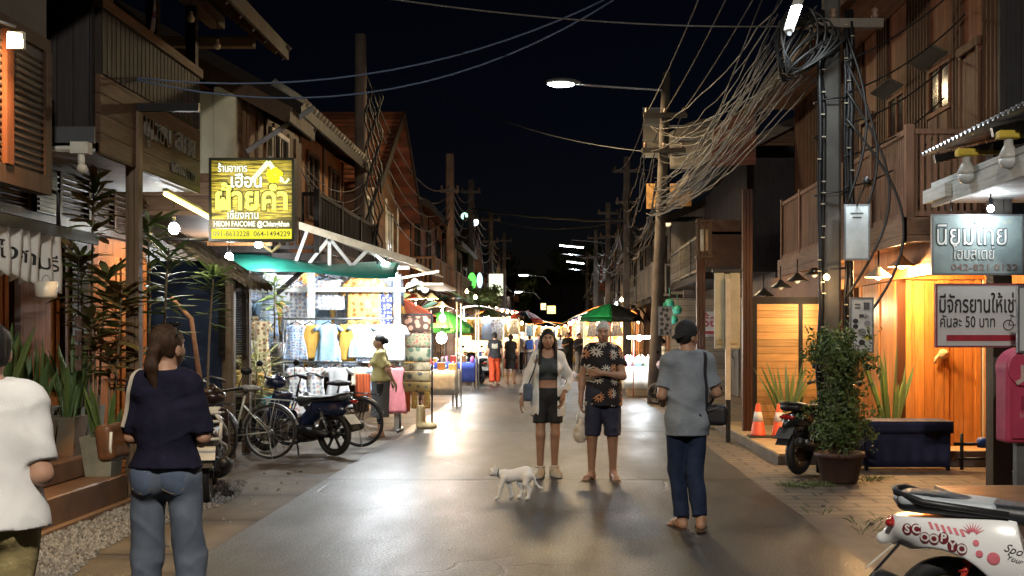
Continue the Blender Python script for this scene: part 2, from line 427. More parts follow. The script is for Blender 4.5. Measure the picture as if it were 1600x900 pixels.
    def mesh(s):
        D = s.D; ins = D < 0; nx, ny, nz = D.shape
        cnt = np.zeros((nx-1, ny-1, nz-1), np.int8)
        for i in (0, 1):
            for j in (0, 1):
                for k in (0, 1): cnt += ins[i:nx-1+i, j:ny-1+j, k:nz-1+k]
        act = (cnt > 0) & (cnt < 8); idx = -np.ones(act.shape, int); cells = np.argwhere(act); idx[act] = np.arange(len(cells))
        pos = np.zeros((len(cells), 3)); num = np.zeros(len(cells))
        cor = [(i, j, k) for i in (0, 1) for j in (0, 1) for k in (0, 1)]
        for a in cor:
            for ax in range(3):
                if a[ax]: continue
                b = list(a); b[ax] = 1
                da = D[cells[:, 0]+a[0], cells[:, 1]+a[1], cells[:, 2]+a[2]]; db = D[cells[:, 0]+b[0], cells[:, 1]+b[1], cells[:, 2]+b[2]]
                m = (da < 0) != (db < 0); t = np.where(m, da/np.where(m, da-db, 1), 0)
                p = np.array(a, float)[None]+np.eye(3)[ax][None]*t[:, None]
                pos[m] += p[m]; num[m] += 1
        V = s.lo+(cells+pos/np.maximum(num, 1)[:, None])*s.h; Fs = []
        for ax in range(3):
            u, v = (ax+1) % 3, (ax+2) % 3
            sl0 = [slice(None)]*3; sl1 = [slice(None)]*3; sl0[ax] = slice(0, -1); sl1[ax] = slice(1, None)
            A = ins[tuple(sl0)]; B = ins[tuple(sl1)]; e = np.argwhere(A != B)
            e = e[(e[:, u] > 0) & (e[:, v] > 0) & (e[:, u] < D.shape[u]-1) & (e[:, v] < D.shape[v]-1)]
            if not len(e): continue
            flip = A[e[:, 0], e[:, 1], e[:, 2]]
            q = []
            for du, dv in ((1, 1), (0, 1), (0, 0), (1, 0)):
                c = e.copy(); c[:, u] -= du; c[:, v] -= dv; q.append(idx[c[:, 0], c[:, 1], c[:, 2]])
            q = np.stack(q, 1); q[~flip] = q[~flip][:, ::-1]; Fs.append(q)
        Fq = np.concatenate(Fs) if Fs else np.zeros((0, 4), int)
        return V, Fq
    def build(s, name, mats, parent=None, paint=None, label=None, loc=None):
        V, Q = s.mesh(); me = bpy.data.meshes.new(name)
        me.vertices.add(len(V)); me.vertices.foreach_set('co', V.astype(np.float32).ravel())
        me.loops.add(Q.size); me.loops.foreach_set('vertex_index', Q.ravel().astype(np.int32))
        me.polygons.add(len(Q)); me.polygons.foreach_set('loop_start', np.arange(0, Q.size, 4, dtype=np.int32)); me.polygons.foreach_set('loop_total', np.full(len(Q), 4, np.int32))
        me.update(calc_edges=True); me.validate()
        for m in (mats if isinstance(mats, (list, tuple)) else [mats]): me.materials.append(m)
        me.polygons.foreach_set('use_smooth', np.ones(len(me.polygons), bool))
        if paint:
            c = V[Q].mean(1); me.polygons.foreach_set('material_index', paint(c[:, 0], c[:, 1], c[:, 2]).astype(np.int32))
        o = bpy.data.objects.new(name, me); COL.objects.link(o)
        if parent is not None: o.parent = parent
        if label: o['label'] = label
        if loc is not None: o.location = loc
        return o
def bvh_of(*objs):
    vs = []; fs = []
    for o in objs:
        n = len(vs); vs += [v.co.copy() for v in o.data.vertices]; fs += [tuple(i+n for i in p.vertices) for p in o.data.polygons]
    return BVHTree.FromPolygons(vs, fs)
def drape(tree, pts, off, sub=3):
    """lay a path on a surface: nearest points pushed out by off"""
    out = []; pts = [Vector(p) for p in pts]
    for a, b in zip(pts, pts[1:]):
        for i in range(sub): out.append(a.lerp(b, i/sub))
    out.append(pts[-1]); res = []
    for p in out:
        q, nrm, i, d = tree.find_nearest(p)
        res.append(q+nrm*off if q is not None and d < .12 else p)
    return res
def strap_mb(mb, pts, w, t):
    for a, b in zip(pts, pts[1:]): pass
    mb.tube(pts, t, 6); return mb
def ribbon(mb, pts, nrm, w, t=.004):
    """flat band along pts lying on a surface with normals nrm"""
    vs = []; N_ = len(pts)
    for i, p in enumerate(pts):
        d = (pts[min(i+1, N_-1)]-pts[max(i-1, 0)]).normalized(); s = d.cross(nrm[i]).normalized()
        for k, o in ((-1, 0), (1, 0), (1, t), (-1, t)): vs.append(p+s*k*w/2+nrm[i]*o)
    fs = []
    for i in range(N_-1):
        for k in range(4): fs.append((4*i+k, 4*i+(k+1) % 4, 4*i+4+(k+1) % 4, 4*i+4+k))
    fs += [(3, 2, 1, 0), tuple(4*(N_-1)+k for k in range(4))]
    return mb.add(vs, fs)
def drape_ribbon(tree, mb, pts, w, off=.004, t=.005, sub=4):
    out = []; pts = [Vector(p) for p in pts]
    for a, b in zip(pts, pts[1:]):
        for i in range(sub): out.append(a.lerp(b, i/sub))
    out.append(pts[-1]); res = []; ns = []
    for p in out:
        q, nr, i, d = tree.find_nearest(p); res.append(q+nr*off); ns.append(nr)
    for _ in range(2):
        ns = [(ns[max(i-1, 0)]+ns[i]+ns[min(i+1, len(ns)-1)]).normalized() for i in range(len(ns))]
        res = [res[0]]+[(res[i-1]+res[i]*2+res[i+1])/4 for i in range(1, len(res)-1)]+[res[-1]]
    return ribbon(mb, res, ns, w, t)
def patch(tree, mb, fn, nu, nv, direction, off=.004):
    """sheet thrown onto a surface along a direction; fn(u,v) -> start point"""
    d = Vector(direction).normalized(); 
    def g(u, v):
        p = Vector(fn(u, v)); q, nr, i, dist = tree.ray_cast(p, d)
        return tuple(q-d*off) if q is not None else tuple(p+d*.2)
    return mb.grid(g, nu, nv)
# ---------------------------------------------------------------- people
def skin(tone): return plain('skin_%d' % int(tone*100), (.46*tone, .26*tone, .17*tone), .5, 0, .18, 14, .08, 90, .4, sss=.08)
def hand(S, w, d, pn, curl=.6, k=.006, sc=1, spread=.0):
    """palm, four bent fingers of unequal length, thumb from the side of the palm. w wrist, d pointing direction, pn palm normal (palm faces pn), thumb on side d x pn * sc sign"""
    w = np.array(w, float); d = np.array(d, float); d /= np.linalg.norm(d); pn = np.array(pn, float); pn -= d*(pn@d); pn /= np.linalg.norm(pn); t = np.cross(d, pn)*(1 if sc > 0 else -1)
    S.cap(w, w+d*.03, .026, .028, .015)
    for i in range(4):
        S.cap(w+d*.02+t*.022*(1.5-i)/1.5, w+d*.085+t*.030*(1.5-i)/1.5, .015, .0125, .012)
    for i, L in enumerate((.068, .076, .071, .055)):
        b = w+d*.085+t*.030*(1.5-i)/1.5; dirv = d+t*spread*(1.5-i)
        a1 = .35*curl; a2 = 1.1*curl; a3 = 1.9*curl
        p = b
        for a, f, r0, r1 in ((a1, .45, .0098, .009), (a2, .32, .009, .008), (a3, .25, .008, .0068)):
            q = p+(dirv*math.cos(a)+pn*math.sin(a))*L*f*1.1; S.cap(p, q, r0, r1, .004); p = q
    b = w+d*.025+t*.025; q = b+(d*.7+t*.6+pn*.25)*.042; S.cap(b, q, .014, .0115, .01)
    q2 = q+(d*.85+t*.1+pn*.35)*.035; S.cap(q, q2, .0105, .0085, .004)
DEF = dict(hip=.09, spread=.0)
class Human:
    def __init__(s, label, loc, rz, height, tone=.8, female=False, w=1.0, h=.011, pose=None, group=None, yaw=0, pitch=0, hair_col=(.012, .009, .008)):
        s.fem = female; s.w = w; s.h = h; s.pose = pose or {}; s.tone = tone
        s.root = thing('person', label, 'person', loc, rz, group); k = height/1.70; s.root.scale = (k, k, k); s.k = k
        p = s.pose; sx = .148 if not female else .132; s.sx = sx
        g = lambda key, d: np.array(p.get(key, d), float)
        s.J = {}
        for sd, sg in (('r', -1), ('l', 1)):
            s.J['hip'+sd] = g('hip'+sd, (sg*.085, 0, .90)); s.J['kn'+sd] = g('kn'+sd, (sg*.10, -.015, .48)); s.J['an'+sd] = g('an'+sd, (sg*.105, .02, .085))
            s.J['toe'+sd] = g('toe'+sd, s.J['an'+sd]+np.array((sg*.03, -.17, -.06)))
            s.J['sh'+sd] = g('sh'+sd, (sg*sx*1.03, .0, 1.385)); s.J['el'+sd] = g('el'+sd, (sg*(sx+.05), .03, 1.10)); s.J['wr'+sd] = g('wr'+sd, (sg*(sx+.06), -.04, .85))
        s.yaw, s.pitch = yaw, pitch; s.hp = np.array(p.get('head', (0, -.015, 1.585)), float); s.hair_col = hair_col
        s.lean = p.get('lean', 0)
        s.M = skin(tone)
    def hpt(s, v):
        """point given in head coordinates (face towards -Y) -> body coordinates"""
        m = Matrix.Rotation(s.yaw, 3, 'Z') @ Matrix.Rotation(s.pitch, 3, 'X'); q = m @ Vector(v); return np.array((q.x+s.hp[0], q.y+s.hp[1], q.z+s.hp[2]))
    def grid(s, z0=-.03, z1=1.76, m=.2):
        pts = np.array(list(s.J.values())); lo = pts.min(0)-m; hi = pts.max(0)+m
        lo[2] = z0; hi[2] = z1; lo[1] = min(lo[1], -.26); hi[1] = max(hi[1], .22); return Sdf(lo, hi, s.h)
    def torso(s, S, e=0, k=.05, low=True):
        w = s.w; f = s.fem
        S.ell((0, 0, 1.27), ((.152 if not f else .134)*w+e, (.112 if not f else .10)*w+e, .185+e), k)
        S.ell((0, .005, 1.08), ((.145 if not f else .120)*w+e, (.105 if not f else .09)*w+e, .16+e), k)
        if low: s.pelvis(S, e, k)
        S.cap((-s.sx*.88, .008, 1.383), (s.sx*.88, .008, 1.383), .058+e, .058+e, k)
        S.cap((-.08, .015, 1.405), (0, .015, 1.45), .045+e, .04+e, k); S.cap((.08, .015, 1.405), (0, .015, 1.45), .045+e, .04+e, k)
        if f:
            for sg in (-1, 1): S.ell((sg*.066, -.075, 1.25), (.066+e, .062+e, .066+e), .03)
    def pelvis(s, S, e=0, k=.05):
        w = s.w; f = s.fem
        S.ell((0, .0, .945), ((.158 if not f else .165)*w+e, .112*w+e, .125+e), k)
        for sg in (-1, 1): S.ell((sg*.072, .045, .905), (.082*w+e, .085*w+e, .09+e), .04)
    def leg(s, S, sd, e=0, k=.035, to=1.0, flare=0, knee_e=0):
        J = s.J; hp, kn, an = J['hip'+sd], J['kn'+sd], J['an'+sd]; w = s.w**.5*(1.0 if not s.fem else .95)
        S.cap(hp, kn, .084*w+e, .056*w+e+knee_e, k)
        if to > .5:
            t = (to-.5)*2; a2 = kn+(an-kn)*t; r1 = .056*w+(.036-.056*w)*t+e+flare*t
            S.cap(kn, a2, .056*w+e+knee_e, max(r1, .03), k)
            if e == 0: S.cap(kn+(an-kn)*.15+np.array((0, .018, 0)), kn+(an-kn)*.5+np.array((0, .015, 0)), .046*w, .034*w, .03)
    def arm(s, S, sd, e=0, k=.025, to=1.0, e2=None, cut=True):
        J = s.J; a, b, c = J['sh'+sd], J['el'+sd], J['wr'+sd]; w = s.w**.6*(1 if not s.fem else .88); e2 = e if e2 is None else e2
        if to <= .5:
            q = a+(b-a)*(to*2); r = (.05+(.040-.05)*to*2)*w; nn = (b-a)/np.linalg.norm(b-a)
            S.cap(a, q+nn*.03, .052*w+e, r+e2, k, cut=(q, nn) if cut else None)
        else:
            t = (to-.5)*2; q = b+(c-b)*t; S.cap(a, b, .052*w+e, .040*w+e, k); nn = (c-b)/np.linalg.norm(c-b)
            if to >= 1 and e == 0: S.cap(b, c, .039*w, .026*w, .02); S.cap(b+(c-b)*.12, b+(c-b)*.4, .040*w, .036*w, .02)
            else: S.cap(b, q+nn*.02, .040*w+e, (.039+(.026-.039)*t)*w+e2, k, cut=(q, nn))
    def foot(s, S, sd, e=0, k=.02, heel=0):
        an, toe = s.J['an'+sd], s.J['toe'+sd]; d = toe-an; d[2] = 0; d = d/np.linalg.norm(d); n = np.array((-d[1], d[0], 0)); z = an[2]-.085
        b = np.array((an[0], an[1], 0))
        S.cap(an, b+np.array((0, 0, z+.045))-d*.01, .036+e, .04+e, k); S.cap(b-d*.025+np.array((0, 0, z+.03)), b+d*.12+np.array((0, 0, z+.032)), .033+e, .034+e, k)
        S.cap(an+d*.01-np.array((0, 0, .015)), b+d*.12+np.array((0, 0, z+.03)), .036+e, .026+e, k)
        if e == 0:
            for i in range(5):
                o = n*(.032-.016*i); S.cap(b+d*.11+o+np.array((0, 0, z+.02)), b+d*(.17-.006*abs(i-1))+o+np.array((0, 0, z+.016)), .012, .011, .006)
        else: S.cap(b+d*.1+np.array((0, 0, z+.03)), b+d*.165+np.array((0, 0, z+.025)), .036+e*.7, .03+e*.5, k)
    def head(s, S, k=.02):
        E = lambda c, r, kk=k, op='u': S.ell(s.hpt(c), r, kk, op, rx=s.pitch, rz=s.yaw)
        n0 = np.array((0, .02, 1.42)); S.cap(n0, s.hpt((0, .02, -.06)), .054*(1 if not s.fem else .86), .050*(1 if not s.fem else .86), .03)
        E((0, .012, .025), (.073, .092, .092)); E((0, -.025, -.025), (.062, .066, .078), .03); E((0, -.045, -.075), (.034, .034, .03), .03)
        for sg in (-1, 1):
            E((sg*.074, .012, -.015), (.010, .022, .032), .008); E((sg*.038, -.052, -.03), (.022, .025, .022), .02)
            E((sg*.03, -.083, .008), (.016, .012, .011), .008, 's')
        S.cap(s.hpt((0, -.082, .012)), s.hpt((0, -.103, -.022)), .009, .014, .012); E((0, -.098, -.027), (.018, .012, .009), .008)
        E((0, -.078, .03), (.05, .02, .012), .02)
        E((0, -.089, -.052), (.024, .011, .006), .006); E((0, -.087, -.063), (.020, .011, .007), .006)
    def body(s, feet=True, hands=None, paint=None, mats=None):
        S = s.grid(); s.torso(S); s.head(S)
        for sd in 'rl':
            s.leg(S, sd); s.arm(S, sd)
            if feet: s.foot(S, sd)
            d = s.J['wr'+sd]-s.J['el'+sd]; hd = (hands or {}).get(sd, (d, (.4 if sd == 'r' else -.4, -.3, 0), .55))
            sign = 1 if sd == 'r' else -1
            hand(S, s.J['wr'+sd], hd[0], hd[1], hd[2], sc=sign*(-1 if len(hd) > 3 else 1))
        s.S = S; s.bo = S.build('body', mats or s.M, s.root, paint); 
        return s.bo
    def face(s, lip=(.28, .09, .08)):
        for sg in (-1, 1):
            mb = MB(); c = s.hpt((sg*.03, -.079, .006)); mb.ball((0, 0, 0), .0135, .008, .0085); mb.mat(1).ball((sg*-.001, -.0052, 0), .007, .004, .0072)
            m4 = Matrix.Translation(Vector(c)) @ (Matrix.Rotation(s.yaw, 4, 'Z') @ Matrix.Rotation(s.pitch, 4, 'X')); mb.tm(m4)
            mb.build('eye', [plain('eye_white', (.6, .58, .55), .3, bump=0), plain('iris', (.012, .008, .006), .15, bump=0, var=0)], s.root)
            mb = MB(); mb.tube([s.hpt((sg*x, y, z)) for x, y, z in ((.014, -.093, .023), (.03, -.092, .029), (.046, -.078, .024))], [.004, .0045, .002], 6)
            mb.build('eyebrow', plain('brow', (.015, .011, .009), .8, bump=0), s.root)
        mb = MB(); mb.ball((0, 0, 0), .022, .009, .0055); mb.ball((0, .001, -.008), .018, .009, .0055)
        mb.tm(Matrix.Translation(Vector(s.hpt((0, -.092, -.053)))) @ Matrix.Rotation(s.yaw, 4, 'Z') @ Matrix.Rotation(s.pitch, 4, 'X'))
        mb.build('mouth', plain('lips', lip, .4, bump=0), s.root)
    def hair(s, style='short', mat=None, name='hair'):
        lo = s.hp-np.array((.25, .25, .62)); hi = s.hp+np.array((.25, .28, .2)); S = Sdf(lo, hi, s.h*.75)
        E = lambda c, r, kk=.015, op='u': S.ell(s.hpt(c), r, kk, op, rx=s.pitch, rz=s.yaw); C = lambda a, b, ra, rb, kk=.02, op='u': S.cap(s.hpt(a), s.hpt(b), ra, rb, kk, op)
        E((0, .016, .034), (.080, .100, .094))
        if style == 'short':
            E((0, .05, -.02), (.07, .06, .06), .02); E((0, -.085, -.035), (.09, .068, .085), .012, 's'); E((0, .0, -.12), (.12, .16, .07), .012, 's')
            E((-.085, -.03, -.03), (.03, .04, .06), .01, 's'); E((.085, -.03, -.03), (.03, .04, .06), .01, 's')
        elif style == 'long':
            E((0, -.11, -.035), (.066, .085, .10), .012, 's')
            for i in range(7):
                t = (i-3)/3; x = .07*t; y = .085-.05*abs(t)
                C((x, y, .0), (x*1.35, y+.015, -.22), .035, .04); C((x*1.35, y+.015, -.22), (x*1.5, y+.02-.02*abs(t), -.40-.03*math.cos(i*2)), .04, .018)
            for sg in (-1, 1):
                C((sg*.074, -.01, .03), (sg*.086, -.03, -.14), .015, .018); C((sg*.086, -.03, -.14), (sg*.10, -.075, -.34-.06*sg), .022, .012)
        elif style == 'bun':
            E((0, -.1, -.035), (.075, .075, .09), .012, 's'); E((0, .03, -.12), (.12, .16, .065), .012, 's'); E((0, .12, .02), (.05, .045, .05), .02)
        elif style == 'tail':
            E((0, -.1, -.035), (.075, .075, .09), .012, 's'); E((0, .02, -.125), (.12, .16, .06), .012, 's')
            E((0, .115, .0), (.035, .032, .035), .02)
            C((0, .115, .0), (.0, .14, -.08), .028, .032); C((.0, .14, -.08), (-.012, .128, -.21), .034, .014); C((.015, .13, -.05), (.02, .13, -.17), .022, .01)
        S.folds(.0035, (70, 70, 16), 5)
        return S.build(name, mat or plain('hair_%d' % int(s.hair_col[0]*1e4), s.hair_col, .6, 0, .6, 30, .8, 120, .3, mscale=(4, 4, .5)), s.root)
    def shirt(s, mat, hem=.86, sleeve=.28, ease=.018, loose=.02, name='shirt', neck=.07, folds=.007, seed=1, e2=.03, open_front=0, vneck=0, zlo=None, split=None, rh=None, nz=1.485):
        S = s.grid(hem-.05, 1.55); w = s.w
        s.torso(S, ease, .05, low=False); s.pelvis(S, ease*.9)
        rx = (.158 if not s.fem else .150)*w+ease+loose; ry = .118*w+ease+loose
        S.cone(hem, 1.34, (0, .012), rh or (rx, ry), (0, .002), ((.128 if not s.fem else .115)*w+ease, .085*w+ease), .06)
        for sd in 'rl': s.arm(S, sd, ease, .03, sleeve, e2)
        S.folds(folds, (10, 10, 17), seed); S.ridges(folds*2.2, (9, 9, 9), seed)
        S.plane((0, 0, hem+.004), (0, .06, -1))
        S.ell((0, -.03, nz+.045), (neck, neck, .06), .005, 's')
        S.cap((0, .02, 1.40), s.hpt((0, .02, -.06)), .050, .05, 0, 's')
        S.plane((0, 0, nz-.005), (0, .15, 1))
        if vneck: S.box((0, -.18, 1.47), (.055, .1, vneck), .0, .0, 's', ry=0); 
        if open_front: S.box((0, -.2, 1.10), (open_front, .215, .5), .02, .01, 's')
        return S.build(name, mat, s.root)
    def trousers(s, mat, waist=1.02, to=.97, ease=.016, flare=.012, name='trousers', folds=.006, seed=3, knee_e=.004, kf=(20, 20, 9)):
        S = s.grid(-.02, waist+.06); s.pelvis(S, ease); S.ell((0, .005, 1.06), (.15*s.w+ease, .105*s.w+ease, .1), .04)
        for sd in 'rl': s.leg(S, sd, ease, .03, to, flare, knee_e)
        S.folds(folds, kf, seed); S.ridges(folds*1.8, (12, 12, 10), seed); S.plane((0, 0, waist), (0, 0, 1))
        zl = min(s.J['anr'][2], s.J['anl'][2])
        for sd in 'rl':
            hp, kn, an = s.J['hip'+sd], s.J['kn'+sd], s.J['an'+sd]
            q = kn+(an-kn)*((to-.5)*2) if to > .5 else hp+(kn-hp)*to*2
            nn = (an-kn) if to > .5 else (kn-hp); nn = nn/np.linalg.norm(nn)
            sl = S.sub((q[0]-.17, q[1]-.2, q[2]-.3), (q[0]+.17, q[1]+.2, q[2]+.03))
            if sl:
                ss, (x, y, z) = sl; d = ((x-q[0])*nn[0]+(y-q[1])*nn[1]+(z-q[2])*nn[2]).astype(np.float32)
                side = (x >= 0) if q[0] > 0 else (x <= 0)
                S.D[ss] = np.where(np.broadcast_to(side, d.shape), np.maximum(S.D[ss], d), S.D[ss])
        return S.build(name, mat, s.root)
    def skirt(s, mat, top=1.03, hem=.5, r1=(.20, .17), ease=.015, name='skirt', folds=.008, seed=4):
        S = s.grid(hem-.05, top+.05); s.pelvis(S, ease); S.ell((0, .005, 1.06), (.15*s.w+ease, .105*s.w+ease, .1), .04)
        S.cone(hem, .95, (0, .0), r1, (0, .01), (.165*s.w+ease, .125*s.w+ease), .05); S.folds(folds, (16, 16, 5), seed); S.plane((0, 0, top), (0, 0, 1)); S.plane((0, 0, hem), (0, 0, -1))
        return S.build(name, mat, s.root)
    def shoes(s, mat, sole, e=.012):
        for sd in 'rl':
            an = s.J['an'+sd]; S = Sdf((an[0]-.2, an[1]-.26, an[2]-.12), (an[0]+.2, an[1]+.24, an[2]+.06), s.h*.7); s.foot(S, sd, e)
            S.plane((0, 0, an[2]+.03), (0, 0, 1)); S.plane((0, 0, an[2]-.085), (0, 0, -1))
            z = an[2]-.085
            S.build('shoe', [mat, sole], s.root, lambda x, y, zz: (zz < z+.028).astype(int))
    def flipflops(s, mat, strap):
        for sd in 'rl':
            an, toe = s.J['an'+sd], s.J['toe'+sd]; d = toe-an; d[2] = 0; d = d/np.linalg.norm(d); z = an[2]-.085
            S = Sdf((an[0]-.2, an[1]-.26, z-.05), (an[0]+.2, an[1]+.24, z+.1), s.h*.7); b = np.array((an[0], an[1], z))
            S.cap(b-d*.04+(0, 0, -.002), b+d*.16+(0, 0, -.002), .042, .05, .01); S.plane((0, 0, z+.004), (0, 0, 1)); S.plane((0, 0, z-.02), (0, 0, -1))
            o = S.build('sandal', mat, s.root)
            nv = np.array((-d[1], d[0], 0)); mb = MB()
            for sg in (-1, 1): mb.tube([b+d*.13+(0, 0, .028), b+d*.09+nv*sg*.03+(0, 0, .05), b+d*.04+nv*sg*.045+(0, 0, .01)], .007, 6)
            mb.build('strap', strap, o)
# ---------------------------------------------------------------- ground
def ground_mat(name, a, b, scale, rough, bump=.4, joints=None, wet=0, agg=170, crack=0, jw=.085):
    m, t, bs = newmat(name); n = N(t); v = n.wpos(); X, Y, Z = n.sep(v)
    f = n.ramp(n.noise(v, scale, 5, .6), .3, .7); g = n.noise(v, agg, 2, .6); sp = n.ramp(g, .33, .67, .35, 1.6)
    streak = n.ramp(n.noise(n.scale(v, (3.2, .22, 1)), 1.1, 4), .35, .65)
    c = n.mix(f, a, b); c = n.mix(n.math('MULTIPLY', streak, .6), c, n.mix(1, c, (.55, .5, .45), 'MULTIPLY')); c = n.mix(1, c, n.comb(sp, sp, sp), 'MULTIPLY')
    st = n.ramp(n.noise(n.scale(v, (1, .55, 1)), 1.9, 5, .7), .56, .70, 0, .55); c = n.mix(st, c, n.mix(1, c, (.45, .42, .40), 'MULTIPLY'))
    h = n.math('MULTIPLY', g, .5)
    if joints:
        y0, per = joints
        d = n.math('ABSOLUTE', n.math('SUBTRACT', n.math('FRACT', n.math('ADD', n.math('DIVIDE', n.math('SUBTRACT', n.math('ADD', Y, n.math('MULTIPLY', n.noise(v, 2.5, 2), .05)), y0), per), .5)), .5))
        j = n.ramp(d, .4*jw/per, jw/per); jd = n.ramp(d, .04/per, .3/per, .6, 1); c = n.mix(1, c, n.comb(jd, jd, jd), 'MULTIPLY'); c = n.mix(j, (.010, .009, .008), c); h = n.math('ADD', h, j)
    if crack:
        cr = n.ramp(n.vor(n.vmath('ADD', n.scale(v, (1, .6, 1)), n.scale(n.node('ShaderNodeTexNoise', {'Vector': v, 'Scale': 2.0}).outputs['Color'], (.7, .7, 0))), crack, 'DISTANCE_TO_EDGE'), .0, .018)
        mk = n.ramp(n.noise(v, .5, 2), .5, .62); cr = n.math('MAXIMUM', cr, n.math('SUBTRACT', 1, mk)); c = n.mix(cr, n.mix(1, c, (.3, .28, .26), 'MULTIPLY'), c); h = n.math('ADD', h, n.math('MULTIPLY', cr, .6))
    t.links.new(c, bs.inputs['Base Color']); bs.inputs['Specular IOR Level'].default_value = .36
    pol = n.math('ADD', n.ramp(n.noise(n.scale(v, (1.4, .5, 1)), 1.2, 4), .3, .7, rough+.08, rough-.07-wet), n.ramp(g, .3, .7, -.16, .16))
    t.links.new(pol, bs.inputs['Roughness']); t.links.new(n.bump(h, bump, .006), bs.inputs['Normal']); return m
road_m = ground_mat('road_concrete', (.022, .023, .0238), (.050, .051, .051), .9, .455, 1.0, (11.7, 5.9), .0, 58, .62)
verge_m = ground_mat('verge_concrete', (.072, .060, .048), (.125, .105, .083), 2.2, .72, .5, (9.2, 1.45), 0, 90, .8, .03)
earth_m = ground_mat('earth', (.075, .058, .042), (.13, .10, .075), 2.0, .85, .6, None, 0, 60)
drive_m = ground_mat('driveway_concrete', (.10, .088, .074), (.165, .146, .122), 1.6, .68, .5, None, 0, 110, .7)
def paver_mat():
    m, t, bs = newmat('brick_paving'); n = N(t); v = n.wpos()
    br = n.node('ShaderNodeTexBrick', {'Vector': n.comb(n.sep(v)[0], n.sep(v)[1], 0), 'Scale': 1.0, 'Color1': (.15, .115, .082, 1), 'Color2': (.10, .082, .064, 1), 'Mortar': (.016, .013, .011, 1), 'Mortar Size': .018, 'Brick Width': .46, 'Row Height': .23})
    c = n.mix(n.ramp(n.noise(v, 1.7, 4), .3, .7, .0, .6), br.outputs[0], n.mix(1, br.outputs[0], (.45, .45, .45), 'MULTIPLY'))
    t.links.new(c, bs.inputs['Base Color']); bs.inputs['Roughness'].default_value = .62
    h = n.math('ADD', n.math('MULTIPLY', n.noise(v, 70, 3), .5), n.math('SUBTRACT', 1, br.outputs[1])); t.links.new(n.bump(h, .6, .01), bs.inputs['Normal']); return m
def sheet(name, x0, x1, y0, y1, z, m, kind='structure', edge=0, seed=0):
    mb = MB(); r = random.Random(seed)
    if edge:
        n_ = max(2, int((y1-y0)/.6)); L = [(x0+r.uniform(-edge, edge), y0+(y1-y0)*i/n_, z) for i in range(n_+1)]; Rr = [(x1+r.uniform(-edge, edge), y0+(y1-y0)*i/n_, z) for i in range(n_+1)]
        mb.add(L+Rr, [(i, n_+1+i, n_+2+i, i+1) for i in range(n_)])
    else: mb.add([(x0, y0, z), (x1, y0, z), (x1, y1, z), (x0, y1, z)], [(0, 1, 2, 3)])
    o = mb.build(name, m); o['kind'] = kind; return o
sheet('ground', -120, 120, -30, 400, -.016, earth_m)
sheet('road', -2.5, 2.1, -30, 240, 0, road_m)
sheet('road_verge', -3.35, -2.505, -10, 130, -.004, verge_m, edge=.012)
sheet('pavement', 2.105, 4.6, 9.3, 60, -.004, paver_mat(), edge=.015)
sheet('driveway', 2.105, 9, -10, 9.3, -.008, drive_m)
# ---------------------------------------------------------------- timber, tile and paint
W_dark = wood('dark_boards', (.040, .026, .018), 'Y', .15, .5)
W_darkx = wood('dark_boards_end', (.030, .022, .018), 'X', .14, .5)
W_brown = wood('brown_boards', (.115, .060, .032), 'Y', .16, .5)
W_brownz = wood('brown_clapboard', (.125, .070, .040), 'Z', .17, .45)
W_red = wood('red_brown_boards', (.19, .066, .028), 'Y', .13, .45)
W_orange = wood('orange_teak', (.42, .165, .042), 'Y', .125, .4, .04, .42, wear=.2)
W_orangex = wood('orange_teak_across', (.44, .175, .045), 'X', .125, .4, .04, .42, wear=.2)
W_honeyz = wood('honey_planks', (.48, .235, .075), 'Z', .115, .5, .05, .5)
W_grey = wood('weathered_boards', (.135, .115, .095), 'Y', .14, .5, rough=.75)
W_greyz = wood('weathered_clapboard', (.15, .13, .105), 'Z', .16, .45, rough=.75)
W_beam = wood('dark_beams', (.050, .030, .020), 'XY', 3.0, .3, .0, .6)
W_beamr = wood('red_beams', (.20, .070, .030), 'XY', 3.0, .3, .0, .45)
W_post = wood('brown_post', (.125, .085, .055), 'XY', .06, .3, .06, .6)
W_pale = wood('pale_timber', (.34, .27, .18), 'XY', 3.0, .3, .0, .6)
W_soffit = wood('soffit_boards', (.20, .10, .05), 'X', .15, .4, grain='Y')
T_cream = plain('cream_panel', (.36, .33, .24), .6, 0, .25, 3, .15, 40)
T_white = plain('white_paint', (.60, .60, .57), .5, 0, .25, 4, .15, 40)
T_grey = plain('grey_metal', (.22, .23, .24), .45, .6, .3, 5, .1, 60)
T_galv = plain('galvanised', (.34, .35, .36), .38, .8, .35, 4, .15, 40)
T_black = plain('black_metal', (.014, .014, .015), .45, .5, .3, 20, .1, 80)
T_glass = plain('dark_pane', (.012, .014, .018), .08, 0, .2, 2, 0)
T_conc = plain('pole_concrete', (.060, .056, .050), .8, 0, .4, 3, .5, 60)
T_concd = plain('stained_concrete', (.12, .10, .085), .8, 0, .5, 2.2, .5, 50)
T_rubber = plain('black_rubber', (.015, .015, .016), .6, 0, .2, 20, .2, 120)
def tile_mat(name, col, w=.22):
    m, t, b = newmat(name); n = N(t); v = n.wpos(); X, Y, Z = n.sep(v)
    q = n.math('DIVIDE', Y, w); idx = n.math('FLOOR', q); fr = n.math('FRACT', q); rw = n.math('DIVIDE', Z, .14); ri = n.math('FLOOR', rw)
    rnd = n.white(n.comb(idx, ri, 0)); h = n.math('ADD', n.math('SINE', n.math('MULTIPLY', fr, PI)), n.math('FRACT', n.math('SUBTRACT', 0, rw)))
    l = n.math('ADD', .6, n.math('MULTIPLY', rnd, .6)); c = n.mix(1, col, n.comb(l, l, l), 'MULTIPLY'); c = n.mix(n.ramp(n.noise(v, 2.5, 4), .45, .75, 0, .7), c, (.05, .045, .04))
    t.links.new(c, b.inputs['Base Color']); b.inputs['Roughness'].default_value = .75; t.links.new(n.bump(h, .8, .03), b.inputs['Normal']); return m
